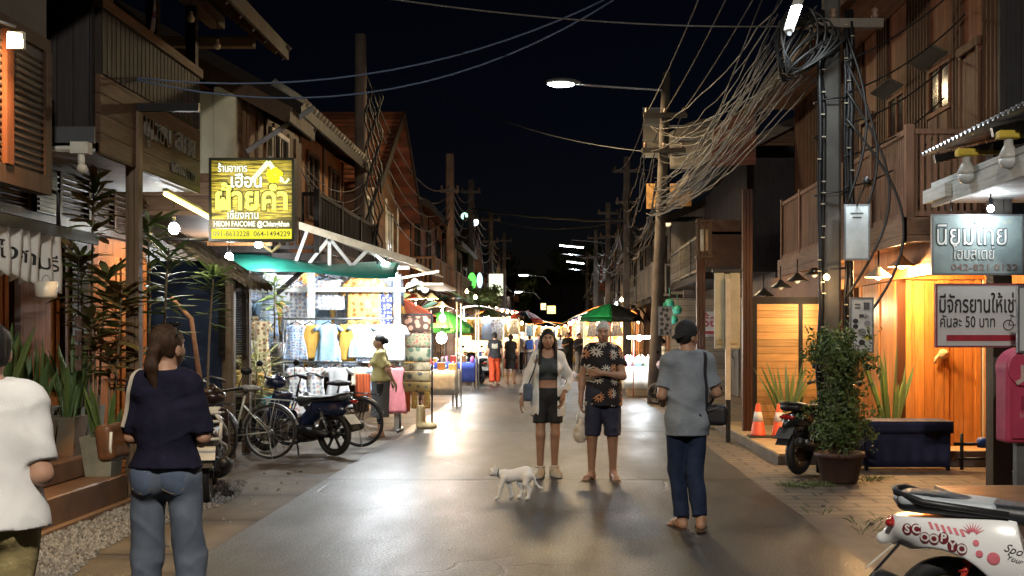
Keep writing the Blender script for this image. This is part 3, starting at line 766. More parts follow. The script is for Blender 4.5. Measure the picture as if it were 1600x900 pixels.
R_red = tile_mat('red_roof_tiles', (.30, .085, .035)); R_grey = tile_mat('grey_roof_tiles', (.19, .17, .14)); R_rust = tile_mat('rusty_sheet_roof', (.17, .085, .05), .09); R_zinc = tile_mat('zinc_sheet_roof', (.26, .26, .26), .09)
# ---------------------------------------------------------------- building pieces
def window_part(parent, side, x, y0, y1, z0, z1, fm, pane=None, bars=2, shutter=None, label=None):
    mb = MB(); s = -side; d = .05
    def bx(ya, yb, za, zb, o): mb.box(min(x, x+s*o), max(x, x+s*o), ya, yb, za, zb)
    bx(y0-.06, y0, z0-.06, z1+.06, d); bx(y1, y1+.06, z0-.06, z1+.06, d); bx(y0, y1, z0-.06, z0, d); bx(y0, y1, z1, z1+.06, d)
    for i in range(1, bars): bx(y0+(y1-y0)*i/bars-.02, y0+(y1-y0)*i/bars+.02, z0, z1, d*.8)
    w = mb.build('window', fm, parent, True, label=label)
    mb = MB(); mb.box(min(x+s*.004, x+s*.02), max(x+s*.004, x+s*.02), y0+.002, y1-.002, z0+.002, z1-.002); mb.build('pane', pane or T_glass, w, True)
    if shutter:
        for ya, yb in ((y0-.06-(y1-y0)*.5, y0-.08), (y1+.08, y1+.06+(y1-y0)*.5)):
            mb = MB(); mb.box(min(x+s*.01, x+s*.04), max(x+s*.01, x+s*.04), ya, yb, z0-.03, z1+.03)
            for k in range(int((z1-z0)/.09)): mb.bar((x+s*.045, ya+.03, z0+.05+k*.09), (x+s*.045, yb-.03, z0+.05+k*.09), .03, .012)
            mb.build('shutter', shutter, w, True)
    return w
def railing(parent, side, x, y0, y1, z0, z1, m, kind='boards', step=.12, ends=True, xin=None, gap=.018):
    mb = MB(); s = side
    mb.box(x-.035, x+.035, y0, y1, z1-.06, z1); mb.box(x-.03, x+.03, y0, y1, z0+.06, z0+.12)
    if kind == 'boards':
        n_ = int((y1-y0)/step)
        for i in range(n_): mb.box(x-.012, x+.012, y0+i*step+gap/2, y0+(i+1)*step-gap/2, z0+.12, z1-.06)
    elif kind == 'sticks':
        n_ = int((y1-y0)/step)
        for i in range(n_+1): mb.box(x-.018, x+.018, y0+i*step-.018, y0+i*step+.018, z0+.12, z1-.06)
    elif kind == 'grid':
        n_ = int((y1-y0)/.4)
        for i in range(n_+1): mb.box(x-.015, x+.015, y0+i*.4-.015, y0+i*.4+.015, z0+.12, z1-.06)
        for k in (1, 2): zz = z0+.12+(z1-z0-.18)*k/3; mb.box(x-.012, x+.012, y0, y1, zz-.012, zz+.012)
    nP = max(1, round((y1-y0)/1.8))
    for i in range(nP+1):
        yy = y0+(y1-y0)*i/nP; mb.box(x-.045, x+.045, yy-.045, yy+.045, z0, z1+.05)
    if ends and xin is not None:
        for yy in (y0,):
            xa, xb = sorted((x, xin)); mb.box(xa, xb, yy-.03, yy+.03, z1-.06, z1-.002); mb.box(xa, xb, yy-.025, yy+.025, z0+.06, z0+.12)
            n_ = int((xb-xa)/step)
            for i in range(1, n_): mb.box(xa+i*step-.02, xa+i*step+.02, yy-.012, yy+.012, z0+.12, z1-.06)
    return mb.build('railing', m, parent, True)
def street_roof(parent, side, xe, ze, xr, zr, y0, y1, m, fm=None, th=.07, ends=True, tiles=0, soffit=None, wallx=None):
    """roof slope falling towards the street from (xr, zr) to the eave (xe, ze), and a back slope behind"""
    mb = MB(); xb = xr+(xr-xe)
    up = Vector((0, 0, th))
    def sl(xa, za, xc, zc): 
        vs = [(xa, y0, za), (xc, y0, zc), (xc, y1, zc), (xa, y1, za)]; mb.add([Vector(v) for v in vs]+[Vector(v)+up for v in vs], [(0, 1, 2, 3), (7, 6, 5, 4), (0, 4, 5, 1), (1, 5, 6, 2), (2, 6, 7, 3), (3, 7, 4, 0)])
    sl(xe, ze, xr, zr); sl(xr, zr, xb, ze)
    if tiles:
        n_ = int((y1-y0)/tiles)
        for i in range(n_):
            yy = y0+(i+.5)*tiles; mb.tube([(xe-.0, yy, ze+th), (xe+(xr-xe)*.5, yy, ze+(zr-ze)*.5+th)], tiles*.27, 6)
    r = mb.build('roof', m, parent, True)
    mb = MB(); mb.bar((xe, y0-.02, ze-.02), (xe, y1+.02, ze-.02), .035, .17, up=(0, 0, 1))
    mb.bar((xe, y0-.012, ze-.03), (xr, y0-.012, zr-.03), .03, .19, up=(0, 0, 1)); mb.bar((xe, y1+.012, ze-.03), (xr, y1+.012, zr-.03), .03, .19, up=(0, 0, 1))
    mb.build('fascia', fm or W_beam, r, True)
    if ends and wallx is not None:
        mb = MB(); k = (zr-ze)/(xr-xe); zz = ze+k*(wallx-xe)
        for yy in (y0+.25, y1-.25): mb = MB(); mb.prism([(wallx, zz), (xr, zr), (2*xr-wallx, zz)], lambda u, v, d, yy=yy: (u, yy+d, v-.005), -.03, .03); mb.build('gable_wall', soffit or W_brownz, parent, True)
    return r
def door_part(parent, side, x, y0, y1, z1, m, name='door', folds=2, th=.04):
    s = -side; mb = MB(); w = (y1-y0)/folds
    for i in range(folds):
        a, b = y0+i*w+.008, y0+(i+1)*w-.008
        mb.box(min(x, x+s*th), max(x, x+s*th), a, b, .03, z1)
        o1, o2 = sorted((x+s*th, x+s*(th+.018)))
        for za, zb in ((.03, .15), (z1*.45, z1*.45+.1), (z1-.12, z1)): mb.box(o1, o2, a, b, za, zb)
        for q in (a, b-.07): mb.box(o1, o2+0, q, q+.07, .152, z1*.45-.002); mb.box(o1, o2, q, q+.07, z1*.45+.102, z1-.122)
    d = mb.build(name, m, parent, True)
    mb = MB(); xx = x+s*(th+.035); yy = y0+w*.5*(folds if folds > 1 else 1.7)-.05
    mb.tube([(xx-s*.02, yy, z1*.42), (xx+s*.02, yy, z1*.43), (xx+s*.02, yy, z1*.5), (xx-s*.02, yy, z1*.51)], .012, 6); mb.build('handle', T_black, d, True)
    return d
def house(label, side, y0, y1, xf, zf, zt, gm, um, rm, roof='eave', eo=.7, rise=1.5, depth=5, balc=None, rail='boards', railm=None, wins=2, winm=None, doors=2, doorm=None, over=0, awn=None, name='wooden_house', shutter=None, gwall=True, pane=None, dl=None):
    s = side; X = lambda d: s*(xf+d)
    root = thing(name, label, 'house', (X(0), (y0+y1)/2, 0))
    def bx(mb, d0, d1, a, b, za, zb): mb.box(min(X(d0), X(d1)), max(X(d0), X(d1)), a, b, za, zb)
    if gwall: mb = MB(); bx(mb, 0, depth, y0, y1, -.01, zf-.1); mb.build('ground_wall', gm, root, True)
    mb = MB(); bx(mb, -over-.012, depth+.0, y0-.01, y1+.01, zf-.1, zf); mb.build('floor_beam', W_beam, root, True)
    mb = MB(); bx(mb, -over, depth, y0, y1, zf, zt); mb.build('upper_wall', um, root, True)
    mb = MB(); L = y1-y0; np_ = max(2, round(L/2.2))
    for i in range(np_+1):
        yy = min(max(y0+L*i/np_, y0+.06), y1-.06); mb = MB(); bx(mb, -over-.03, -over-.001, yy-.06, yy+.06, zf+.002, zt); mb.build('post', winm or W_beam, root, True)
    for i in range(wins):
        yc = y0+L*(i+.5)/wins; window_part(root, s, X(-over-.001), yc-.4, yc+.4, zf+.75, min(zt-.35, zf+1.85), winm or W_beam, pane, 2, shutter)
    if doors:
        for i in range(doors):
            a = y0+L*i/doors+.18; b = y0+L*(i+1)/doors-.18; door_part(root, s, X(-.002), a, b, min(2.25, zf-.35), doorm or W_brown, folds=max(2, int((b-a)/.8)))
    if roof == 'eave':
        xr = X(depth*.5); street_roof(root, s, X(-over-eo), zt-.12, xr, zt+rise, y0-.35, y1+.35, rm, tiles=0, soffit=um, wallx=X(-over))
    else:
        yc = (y0+y1)/2; mb = MB(); th = .07
        for sg in (-1, 1):
            ya = yc+sg*(L/2+.5); za = zt-.35
            vs = [(X(-over-eo), ya, za), (X(depth), ya, za), (X(depth), yc, zt+rise), (X(-over-eo), yc, zt+rise)]; u = Vector((0, 0, th))
            mb.add([Vector(v) for v in vs]+[Vector(v)+u for v in vs], [(0, 1, 2, 3), (7, 6, 5, 4), (0, 4, 5, 1), (1, 5, 6, 2), (2, 6, 7, 3), (3, 7, 4, 0)])
        r = mb.build('roof', rm, root, True); mb = MB()
        for sg in (-1, 1): mb.bar((X(-over-eo-.02), yc+sg*(L/2+.5), zt-.37), (X(-over-eo-.02), yc, zt+rise), .03, .22, up=(0, 0, 1))
        mb.build('fascia', W_beam, r, True)
        mb = MB(); mb.prism([(y0, zt), (y1, zt), (yc, zt+rise-.08)], lambda u, v, d: (X(-over+d), u, v), .0, .08); mb.build('gable_wall', um, root, True)
    if balc:
        bd = balc; mb = MB(); bx(mb, -bd, 0, y0+.1, y1-.1, zf-.22, zf-.102); b = mb.build('balcony', W_beam, root, True)
        railing(b, s, X(-bd+.05), y0+.12, y1-.12, zf-.102, zf+.85, railm or um, rail, xin=X(0))
        mb = MB()
        for i in range(2):
            yy = (y0+.25, y1-.25)[i]; mb = MB(); mb.bar((X(-.02), yy, zf-.75), (X(-bd+.15), yy, zf-.23), .07); mb.build('bracket', W_beam, root, True)
    if awn:
        ad, az, am = awn; mb = MB(); vs = []
        nA = 24
        mb.grid(lambda u, v: (X(-ad*v), y0+.15+(y1-y0-.3)*u, az-.45*v+.012*math.cos(u*PI*2*nA/2)), 48, 4, (0, 0, .015)); a = mb.build('awning', am, root, True)
        for yy in (y0+.3, y1-.3):
            mb = MB(); mb.bar((X(-ad+.05), yy, az-.47), (X(0), yy, az-.75), .03); mb.build('strut', T_grey, a, True)
    return root
def tube_lamp(label, a, b, e, strength=14, group=None):
    a = Vector(a); b = Vector(b); t = thing('tube_lamp', label, 'lamp', a, 0, group); d = b-a
    mb = MB(); mb.bar(Vector((0, 0, .055)), d+Vector((0, 0, .055)), .09, .05); mb.build('batten', T_white, t)
    mb = MB(); mb.tube([d*.03, d*.97], .022, 8); mb.build('tube', glow('tube_glow_%d' % int(strength*10), (.86, .97, 1), strength), t)
    if e:
        l = lamp('tube_light', 'AREA', d*.5+Vector((0, 0, -.06)), e, (.86, .95, 1), .3, parent=t)
    return t
# ---------------------------------------------------------------- left side of the street
# nearest house: overhanging upper storey with louvred window
h0 = thing('wooden_house', 'nearest left house with slatted louvre window and an orange post upstairs', 'house', (-4.02, 6.8, 0))
mb = MB(); mb.box(-8.5, -4.9, 3.5, 8.55, -.01, 2.72); mb.build('ground_wall', W_brownz, h0, True)
mb = MB(); mb.box(-8.5, -4.02, 3.5, 8.57, 2.72, 6.4); mb.build('upper_wall', plain('grey_board', (.052, .048, .044), .8, 0, .35, 2, .3, 30), h0, True)
mb = MB(); mb.box(-4.09, -3.99, 3.5, 8.6, 2.66, 2.80); mb.box(-4.07, -4.0, 3.5, 8.6, 3.78, 3.88); mb.box(-4.07, -3.99, 8.5, 8.6, 2.802, 3.778); mb.build('window_frame', wood('frame_brown', (.11, .05, .03), 'XY', 3, .3, 0), h0, True)
mb = MB()
for i in range(17):
    z = 2.86+i*.053; mb.add([(-4.045, 7.98, z), (-4.005, 7.98, z-.03), (-4.005, 8.49, z-.03), (-4.045, 8.49, z), (-4.045, 7.98, z+.012), (-4.005, 7.98, z-.018), (-4.005, 8.49, z-.018), (-4.045, 8.49, z+.012)], [(3, 2, 1, 0), (4, 5, 6, 7), (0, 1, 5, 4), (1, 2, 6, 5), (2, 3, 7, 6), (3, 0, 4, 7)])
    mb.add([(-4.045, 5.0, z), (-4.005, 5.0, z-.03), (-4.005, 7.86, z-.03), (-4.045, 7.86, z), (-4.045, 5.0, z+.012), (-4.005, 5.0, z-.018), (-4.005, 7.86, z-.018), (-4.045, 7.86, z+.012)], [(3, 2, 1, 0), (4, 5, 6, 7), (0, 1, 5, 4), (1, 2, 6, 5), (2, 3, 7, 6), (3, 0, 4, 7)])
mb.build('louvre', wood('slat_brown', (.10, .055, .035), 'Z', .053, .4, 0), h0, True)
mb = MB(); mb.box(-4.06, -3.975, 7.87, 7.97, 2.802, 3.778); mb.build('post', wood('orange_post', (.30, .085, .03), 'XY', 3, .3, 0), h0, True)
mb = MB(); mb.box(-4.12, -3.93, 3.4, 8.62, 4.62, 4.8); mb.box(-4.3, -3.8, 3.4, 8.64, 6.4, 6.55); mb.build('cornice', W_beamr, h0, True)
# floodlight on that house
fl = thing('floodlight', 'small square lit floodlight on an arm beside the louvred window', 'lamp', (-3.78, 7.6, 3.62))
mb = MB(); mb.tube([(-.24, -.06, .13), (-.10, -.03, .12), (0, 0, .09)], .012, 6); mb.build('arm', T_grey, fl)
mb = MB(); mb.box(-.055, .055, -.012, .03, -.06, .055); mb.build('housing', plain('white_plastic', (.55, .54, .5), .4), fl)
mb = MB(); mb.box(-.04, .04, -.018, -.0125, -.043, .038); mb.build('lens', glow('flood_glow', (1, .62, .25), 6), fl)
lamp('flood_light', 'SPOT', (0, -.05, 0), 520, (1, .66, .32), .05, (R(30), 0, R(22)), R(165), fl)
# house with the boxed balcony and carved name board
h1 = thing('wooden_house', 'dark wooden house with boxed balcony, carved letters on its brown fascia and panelled doors', 'house', (-4.9, 10.6, 0))
mb = MB(); mb.box(-9, -4.9, 8.6, 13.0, -.01, 2.62); mb.build('ground_wall', wood('door_wall', (.30, .105, .034), 'Y', .2, .35, .03, .7), h1, True)
for a, b in ((8.75, 9.62), (9.75, 10.60), (11.25, 12.05), (12.1, 12.85)): door_part(h1, -1, -4.898, a, b, 2.42, wood('door_teak', (.40, .135, .038), 'Y', .22, .3, .02, .65), folds=1)
for yy in (8.68, 9.685, 10.68, 11.17): mb = MB(); mb.box(-4.90, -4.80, yy-.055, yy+.055, 0, 2.6); mb.build('post', wood('door_post', (.36, .125, .035), 'XY', 3, .3, 0, .65), h1, True)
mb = MB(); mb.box(-4.88, -4.78, 10.74, 11.10, 0, 2.62); mb.build('side_panel', W_beam, h1, True)
mb = MB(); mb.box(-9, -4.9, 8.6, 13.0, 2.62, 3.16); mb.box(-4.93, -4.84, 8.6, 13.0, 2.63, 2.72)
for k in range(7):
    z = 2.76+k*.058; mb.bar((-4.875, 8.62, z), (-4.875, 12.95, z), .05, .014, up=(.5, 0, 1))
for yy in (8.7, 9.35, 10, 10.65, 11.3, 11.95, 12.6): mb.box(-4.9, -4.845, yy-.025, yy+.025, 2.722, 3.158)
mb.build('transom', wood('transom_brown', (.13, .065, .038), 'Y', 3, .3, 0, .5), h1, True)
mb = MB(); mb.box(-4.845, -4.80, 10.05, 10.45, 2.70, 3.12)
for k in range(9): mb.box(-4.80, -4.785, 10.07, 10.43, 2.72+k*.043, 2.745+k*.043)
mb.build('vent_grille', T_black, h1, True)
mb = MB(); mb.box(-5.4, -4.0, 9.5, 12.15, 3.16, 3.24); mb.build('balcony_floor', plain('soffit_grey', (.36, .36, .36), .6, 0, .3, 5), h1, True)
mb = MB(); mb.box(-4.03, -3.985, 9.5, 12.15, 3.14, 3.84); f = mb.build('fascia', wood('fascia_planks', (.062, .034, .020), 'Z', .175, .3, .05), h1, True)
def fas(y, z): return lambda u, v, d: (-3.985+d, y+u, z+v)
for s_, z_, y_, zz_, f_ in (('ชุมชน', .34, 10.85, 3.58, .72), ('สบาย', .34, 11.65, 3.60, .6), ('เชียงคาน', .17, 11.6, 3.30, .7)): mb = MB(); text_mb(mb, s_, z_, fas(y_, zz_), .02, 'CENTER', f_); mb.build('lettering', plain('carved_grey', (.12, .11, .095), .7), f, True)
mb = MB(); mb.box(-4.05, -3.99, 9.52, 12.1, 3.845, 4.42)
for i in range(26): mb.box(-3.99, -3.975, 9.53+i*.1, 9.61+i*.1, 3.85, 4.41)
mb.build('railing', wood('railing_dark', (.019, .014, .011), 'Y', .1, .5), h1, True)
mb = MB(); mb.box(-4.07, -3.955, 9.48, 12.17, 4.42, 4.52); mb.build('handrail', W_brownz, h1, True)
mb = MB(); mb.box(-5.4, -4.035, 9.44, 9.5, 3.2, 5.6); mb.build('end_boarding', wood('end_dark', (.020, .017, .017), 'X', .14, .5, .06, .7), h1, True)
mb = MB(); mb.box(-5.4, -4.0, 9.40, 9.438, 3.22, 3.36); mb.build('end_beam', plain('slate_paint', (.055, .06, .07), .6), h1, True)
mb = MB(); mb.tube([(-5.4, 9.39, 3.17), (-4.18, 9.39, 3.17)], .022, 8); mb.build('conduit', plain('pvc_white', (.55, .54, .48), .5), h1, True)
mb = MB(); mb.box(-4.18, -4.03, 9.34, 9.44, 3.12, 3.22); mb.tube([(-4.1, 9.38, 3.12), (-4.09, 9.36, 3.03)], .03, 8); mb.ball((-4.08, 9.35, 2.99), .045); mb.build('camera_housing', plain('pvc_white', (.55, .54, .48), .5), h1, True)
mb = MB(); mb.box(-9, -5.3, 8.6, 13.0, 3.245, 5.6); mb.build('upper_wall', W_dark, h1, True)
for yy in (9.6, 10.9, 12.06): mb = MB(); mb.box(-4.10, -3.99, yy-.05, yy+.05, 4.525, 5.3); mb.build('post', W_beam, h1, True)
r = street_roof(h1, -1, -3.25, 4.98, -6.6, 7.6, 5.0, 13.1, R_grey, wood('barge_brown', (.16, .085, .045), 'XY', 3, .3, 0), wallx=-5.3, soffit=W_dark)
for i in range(17): yy = 5.2+i*.48; mb = MB(); mb.bar((-3.3, yy, 4.93), (-5.2, yy, 6.41), .05, .1, up=(0, 0, 1)); mb.build('rafter', W_soffit, r, True)
mb = MB(); mb.box(-4.12, -3.95, 9.0, 12.95, 5.2, 5.34); mb.box(-5.3, -3.6, 12.88, 13.0, 4.98, 5.1); mb.build('eave_beam', W_brownz, h1, True)
for i, (y, z) in enumerate(((11.6, 4.95), (12.5, 4.9), (10.4, 4.95))):
    b = thing('light_bulb', ('unlit bulb hanging under the eave nearest the roof corner', 'unlit bulb hanging under the dark eave above the balcony rail', 'unlit bulb on a short cord further in under the eave')[i], 'bulb', (-3.9, y, z), 0)
    mb = MB(); mb.tube([(0, 0, .05), (0, 0, .30)], .006, 5); mb.build('cord', T_black, b); mb = MB(); mb.lathe([(.018, .06), (.02, .03), (.04, -.01), (.035, -.045), (.0, -.06)], n=12); mb.build('globe', plain('bulb_white', (.62, .60, .52), .3), b)
# cloth flag stuck above the rail
mb = MB(); mb.grid(lambda u, v: (-4.05+.05*math.sin(5*u+3*v), 10.8+.32*u*(1-.4*v), 4.55+.85*v+.2*u*(1-v)), 8, 12, (.006, 0, 0)); tag(mb.build('flag', pattern('flag_cloth', (.28, .25, .26), (.25, .08, .08), 5, .35, 'bands', (.08, .08, .2)), None), 'faded striped flag drooping over the dark balcony rail', 'flag')
# brown pole frame holding the shop sign beam
pl = thing('timber_pole', 'brown timber pole with a dark top beam at the end of the steps', 'pole', (-4.02, 10.35, 0))
mb = MB()
for dx in (-.042, 0, .042): mb.box(dx-.020, dx+.020, -.05-.012*(dx == 0), .05, 0, 3.68)
mb.build('post', W_post, pl)
mb = MB(); mb.box(-.07, .62, -.03, .03, 3.685, 3.76); mb.box(-.075, -.045, -.02, .02, 2.75, 3.95); mb.build('crossbeam', T_black, pl)
# steps
st = thing('entrance_steps', 'two brown tiled entrance steps below the panelled doors', 'steps', (-4.0, 8.2, 0)); TI = plain('brown_tile', (.16, .085, .05), .45, 0, .35, 3, .2, 60)
mb = MB(); mb.box(-4.98, -4.0, 5.5, 10.14, -.012, .27, .012); mb.build('lower_step', TI, st, True)
mb = MB(); mb.box(-4.98, -4.30, 5.5, 10.1, .272, .455, .012); mb.build('upper_step', TI, st, True)
mb = MB(); mb.box(-4.12, -3.93, 5.5, 10.2, -.014, .035); mb.build('plinth', plain('step_plinth', (.20, .12, .07), .6), st, True)
# next house: cream end wall
h2 = thing('wooden_house', 'left house with cream panelled end wall and a low brown gable', 'house', (-4.9, 15, 0))
mb = MB(); mb.box(-9, -5.4, 13.05, 16.8, -.01, 3.0); mb.build('ground_wall', W_dark, h2, True)
mb = MB(); mb.box(-9, -3.84, 13.05, 16.2, 3.0, 4.5); mb.build('upper_wall', W_brownz, h2, True)
mb = MB(); mb.box(-4.30, -4.10, 13.0, 13.045, 3.5, 4.46); mb.box(-4.09, -3.83, 12.98, 13.045, 3.5, 4.52); mb.build('cream_cladding', T_cream, h2, True)
mb = MB(); mb.box(-3.84, -3.80, 13.3, 16.2, 3.3, 4.4); 
for i in range(7): mb.box(-3.80, -3.775, 13.35+i*.4, 13.42+i*.4, 3.3, 4.4)
mb.build('batten_wall', W_brown, h2, True)
window_part(h2, -1, -3.798, 14.4, 15.2, 3.5, 4.25, T_white)
street_roof(h2, -1, -3.2, 4.22, -5.6, 5.5, 13.0, 14.3, R_grey, wood('barge_brown', (.16, .085, .045), 'XY', 3, .3, 0), wallx=-4.4)
mb = MB(); mb.bar((-3.72, 13.0, 3.75), (-3.05, 13.6, 4.4), .055); mb.build('brace', T_grey, h2, True)
# orange teak house with tiled eave
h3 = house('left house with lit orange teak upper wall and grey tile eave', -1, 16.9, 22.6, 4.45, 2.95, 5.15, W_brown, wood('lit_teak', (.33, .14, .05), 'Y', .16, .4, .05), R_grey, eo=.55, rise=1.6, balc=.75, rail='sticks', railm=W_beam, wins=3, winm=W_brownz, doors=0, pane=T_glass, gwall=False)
mb = MB()
for i in range(24): mb.tube([(-3.86, 16.7+i*.25, 5.12), (-4.35, 16.7+i*.25, 5.44)], .075, 6)
mb.build('eave_tiles', plain('tile_cream', (.36, .33, .26), .8, 0, .5, 8), h3, True)
h4 = house('left house with red tiled gable facing the street beyond the first tall pole', -1, 23.2, 29.4, 4.3, 2.9, 5.0, W_dark, W_brownz, R_red, 'gable', .6, 1.9, balc=None, wins=2, winm=T_white, doors=2, awn=(1.3, 2.85, R_rust))
h5 = house('left house with brown boarded balcony under an orange lit eave', -1, 30.0, 38.5, 4.05, 2.9, 5.3, W_brown, W_red, R_red, 'eave', .55, 1.3, balc=.7, railm=W_brown, wins=3, doors=3, awn=(1.2, 2.75, R_red))
specs = [
 ('grey weathered left house after the boarded balcony', 39, 46, 4.0, 2.9, 5.0, W_grey, W_greyz, R_zinc, 'eave', .6, 1.2, .6, 'sticks'),
 ('dark brown left house behind the green lit shop sign', 46.6, 53, 4.1, 2.8, 4.8, W_dark, W_brown, R_rust, 'gable', .5, 1.6, .6, 'boards'),
 ('low red roofed left house by the leafy tree', 53.5, 61, 4.0, 2.8, 4.6, W_brown, W_red, R_red, 'eave', .6, 1.1, None, 'boards'),
 ('left house with pale boards deep in the street', 61.5, 70, 4.0, 2.9, 5.0, W_grey, W_greyz, R_grey, 'gable', .5, 1.7, .6, 'grid'),
 ('left house with dark boards near the end of the market', 70.6, 80, 3.9, 2.8, 4.9, W_dark, W_dark, R_zinc, 'eave', .6, 1.2, .6, 'sticks'),
 ('farthest brown house on the left of the street', 81, 94, 3.7, 2.9, 4.8, W_brown, W_brownz, R_rust, 'gable', .5, 1.5, None, 'boards')]
for l, a, b, xf, zf, zt, g, u, r_, rk, eo, ri, bl, rl in specs: house(l, -1, a, b, xf, zf, zt, g, u, r_, rk, eo, ri, balc=bl, rail=rl, wins=2, doors=2, awn=(1.4, 2.7, R_zinc) if bl is None else None)
# ---------------------------------------------------------------- right side of the street
r1 = thing('wooden_house', 'right house with tall vertical battens, long balcony and glowing teak folding doors', 'house', (4.9, 16, 0))
W_bat = wood('batten_wood', (.25, .090, .042), 'Y', .14, .4, .05, .6)
mb = MB(); mb.box(4.92, 9.5, 12.05, 22.4, 2.86, 6.25); mb.build('upper_wall', W_bat, r1, True)
mb = MB()
openings = [(12.55, 13.05), (13.55, 14.25), (15.3, 16.0), (16.75, 17.3), (18.9, 19.6)]
y = 12.1
while y < 22.3:
    if not any(a-.06 < y < b+.06 for a, b in openings): mb.box(4.87, 4.922, y-.022, y+.022, 2.87, 6.24)
    y += .118
mb.build('battens', wood('batten_light', (.30, .135, .070), 'XY', 3, .4, 0, .6), r1, True)
for i, (a, b) in enumerate(openings):
    if i in (0, 3): 
        d = MB(); d.box(4.85, 4.92, a, b, 2.95, 4.85); d.box(4.83, 4.85, a-.06, a+.0, 2.95, 4.9); d.box(4.83, 4.85, b, b+.06, 2.95, 4.9); d.box(4.82, 4.86, a-.08, b+.08, 4.9, 5.0); d.build('upper_door', wood('upper_door_wood', (.14, .065, .035), 'Y', .3, .3), r1, True)
    else:
        window_part(r1, 1, 4.918, a, b, 4.45, 4.98, W_red, T_glass, 2)
        d = MB(); d.box(4.86, 4.92, a, b, 2.95, 4.36); d.box(4.845, 4.86, (a+b)/2-.03, (a+b)/2+.03, 2.95, 4.36); d.build('shutter', wood('upper_door_wood', (.14, .065, .035), 'Y', .3, .3), r1, True)
        d = MB(); d.bar((4.74, a-.1, 5.1), (4.74, b+.1, 5.1), .22, .03, up=(.5, 0, 1)); d.build('hood', W_pale, r1, True)
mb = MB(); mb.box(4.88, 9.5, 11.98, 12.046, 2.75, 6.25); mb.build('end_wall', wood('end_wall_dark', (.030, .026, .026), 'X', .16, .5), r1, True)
street_roof(r1, 1, 3.95, 6.22, 7.2, 8.4, 11.6, 22.7, R_rust, W_beamr, wallx=4.92, soffit=W_brownz)
mb = MB(); mb.box(3.97, 4.91, 11.7, 22.6, 6.255, 6.285); mb.build('soffit', W_soffit, r1, True)
# balcony
mb = MB(); mb.box(3.98, 4.87, 12.4, 19.4, 2.72, 2.84); b = mb.build('balcony', wood('balcony_deck', (.20, .09, .045), 'X', .14, .4, grain='Y'), r1, True)
mb = MB(); mb.box(3.94, 3.978, 12.36, 19.42, 2.60, 2.90); mb.box(3.94, 4.87, 12.36, 12.396, 2.62, 2.90); mb.build('balcony_fascia', wood('fascia_grey', (.17, .10, .062), 'Z', .3, .3, .03), b, True)
railing(b, 1, 4.03, 12.45, 15.2, 2.86, 3.92, wood('rail_grey_brown', (.18, .092, .056), 'XY', .08, .4, .03, .65), 'boards', .075, True, 4.86, .022)
railing(b, 1, 4.03, 16.5, 19.35, 2.86, 3.92, wood('rail_grey_brown', (.18, .092, .056), 'XY', .08, .4, .03, .65), 'boards', .075, False, None, .022)
mb = MB(); mb.box(3.985, 4.85, 12.42, 19.35, 2.685, 2.716); mb.build('balcony_soffit', W_orangex, b, True)
# ground floor
mb = MB(); mb.box(5.5, 9.5, 12.05, 22.4, -.01, 2.72); mb.build('ground_wall', W_orange, r1, True)
mb = MB(); mb.box(4.42, 5.5, 18.2, 22.4, -.01, 2.72); mb.build('shopfront_wall', wood('shopfront', (.24, .13, .075), 'X', .12, .4), r1, True)
mb = MB(); mb.box(4.40, 4.52, 12.1, 18.2, 2.28, 2.42); mb.box(4.42, 5.5, 14.02, 14.12, 2.28, 2.42); mb.build('lintel', W_orange, r1, True)
mb = MB(); mb.box(4.44, 4.50, 12.1, 18.2, 2.422, 2.70); mb.box(4.44, 5.5, 14.05, 14.1, 2.422, 2.70); mb.build('transom_boards', wood('transom_teak', (.30, .15, .07), 'Y', .08, .4), r1, True)
# folding doors: one leaf along the street, leaves across
for a, bb in ((14.15, 15.0), (15.02, 15.9)):
    mb = MB(); mb.box(4.43, 4.475, a, bb, .13, 2.27); mb.box(4.415, 4.43, a, a+.09, .13, 2.27); mb.box(4.415, 4.43, bb-.09, bb, .13, 2.27); mb.build('door', W_orange, r1, True)
for a, bb, m in ((4.40, 4.50, W_beamr), (4.505, 4.98, W_orangex), (4.985, 5.47, W_orangex)):
    mb = MB(); mb.box(a, bb, 14.05, 14.10, .13, 2.27)
    if m is W_orangex:
        mb.box(a, a+.07, 14.03, 14.049, .13, 2.27); mb.box(bb-.07, bb, 14.03, 14.049, .13, 2.27)
    d = mb.build('door', m, r1, True)
mb = MB(); mb.ball((4.97, 13.99, 1.32), .07, .04, .065); mb.tube([(4.93, 14.0, 1.32), (4.87, 13.98, 1.26), (4.86, 13.99, 1.2)], .02, 6); mb.ball((4.995, 13.96, 1.335), .03, .03, .03); mb.build('carved_handle', plain('carved_pale', (.50, .36, .20), .55), d, True)
mb = MB(); mb.box(5.48, 5.60, 13.98, 14.02, -.01, 2.27)
for k in range(9): mb.box(5.48, 5.60, 13.972, 13.981, .03+k*.25, .25+k*.25)
mb.build('tiled_pier', plain('pale_tile', (.50, .43, .33), .4, 0, .2, 6), r1, True)
mb = MB(); mb.box(5.62, 5.95, 13.9, 14.0, -.01, 2.5); mb.build('dark_panel', T_black, r1, True)
mb = MB(); mb.tube([(5.72, 13.88, 0), (5.72, 13.88, 2.4)], .035, 8); mb.build('downpipe', T_galv, r1, True)
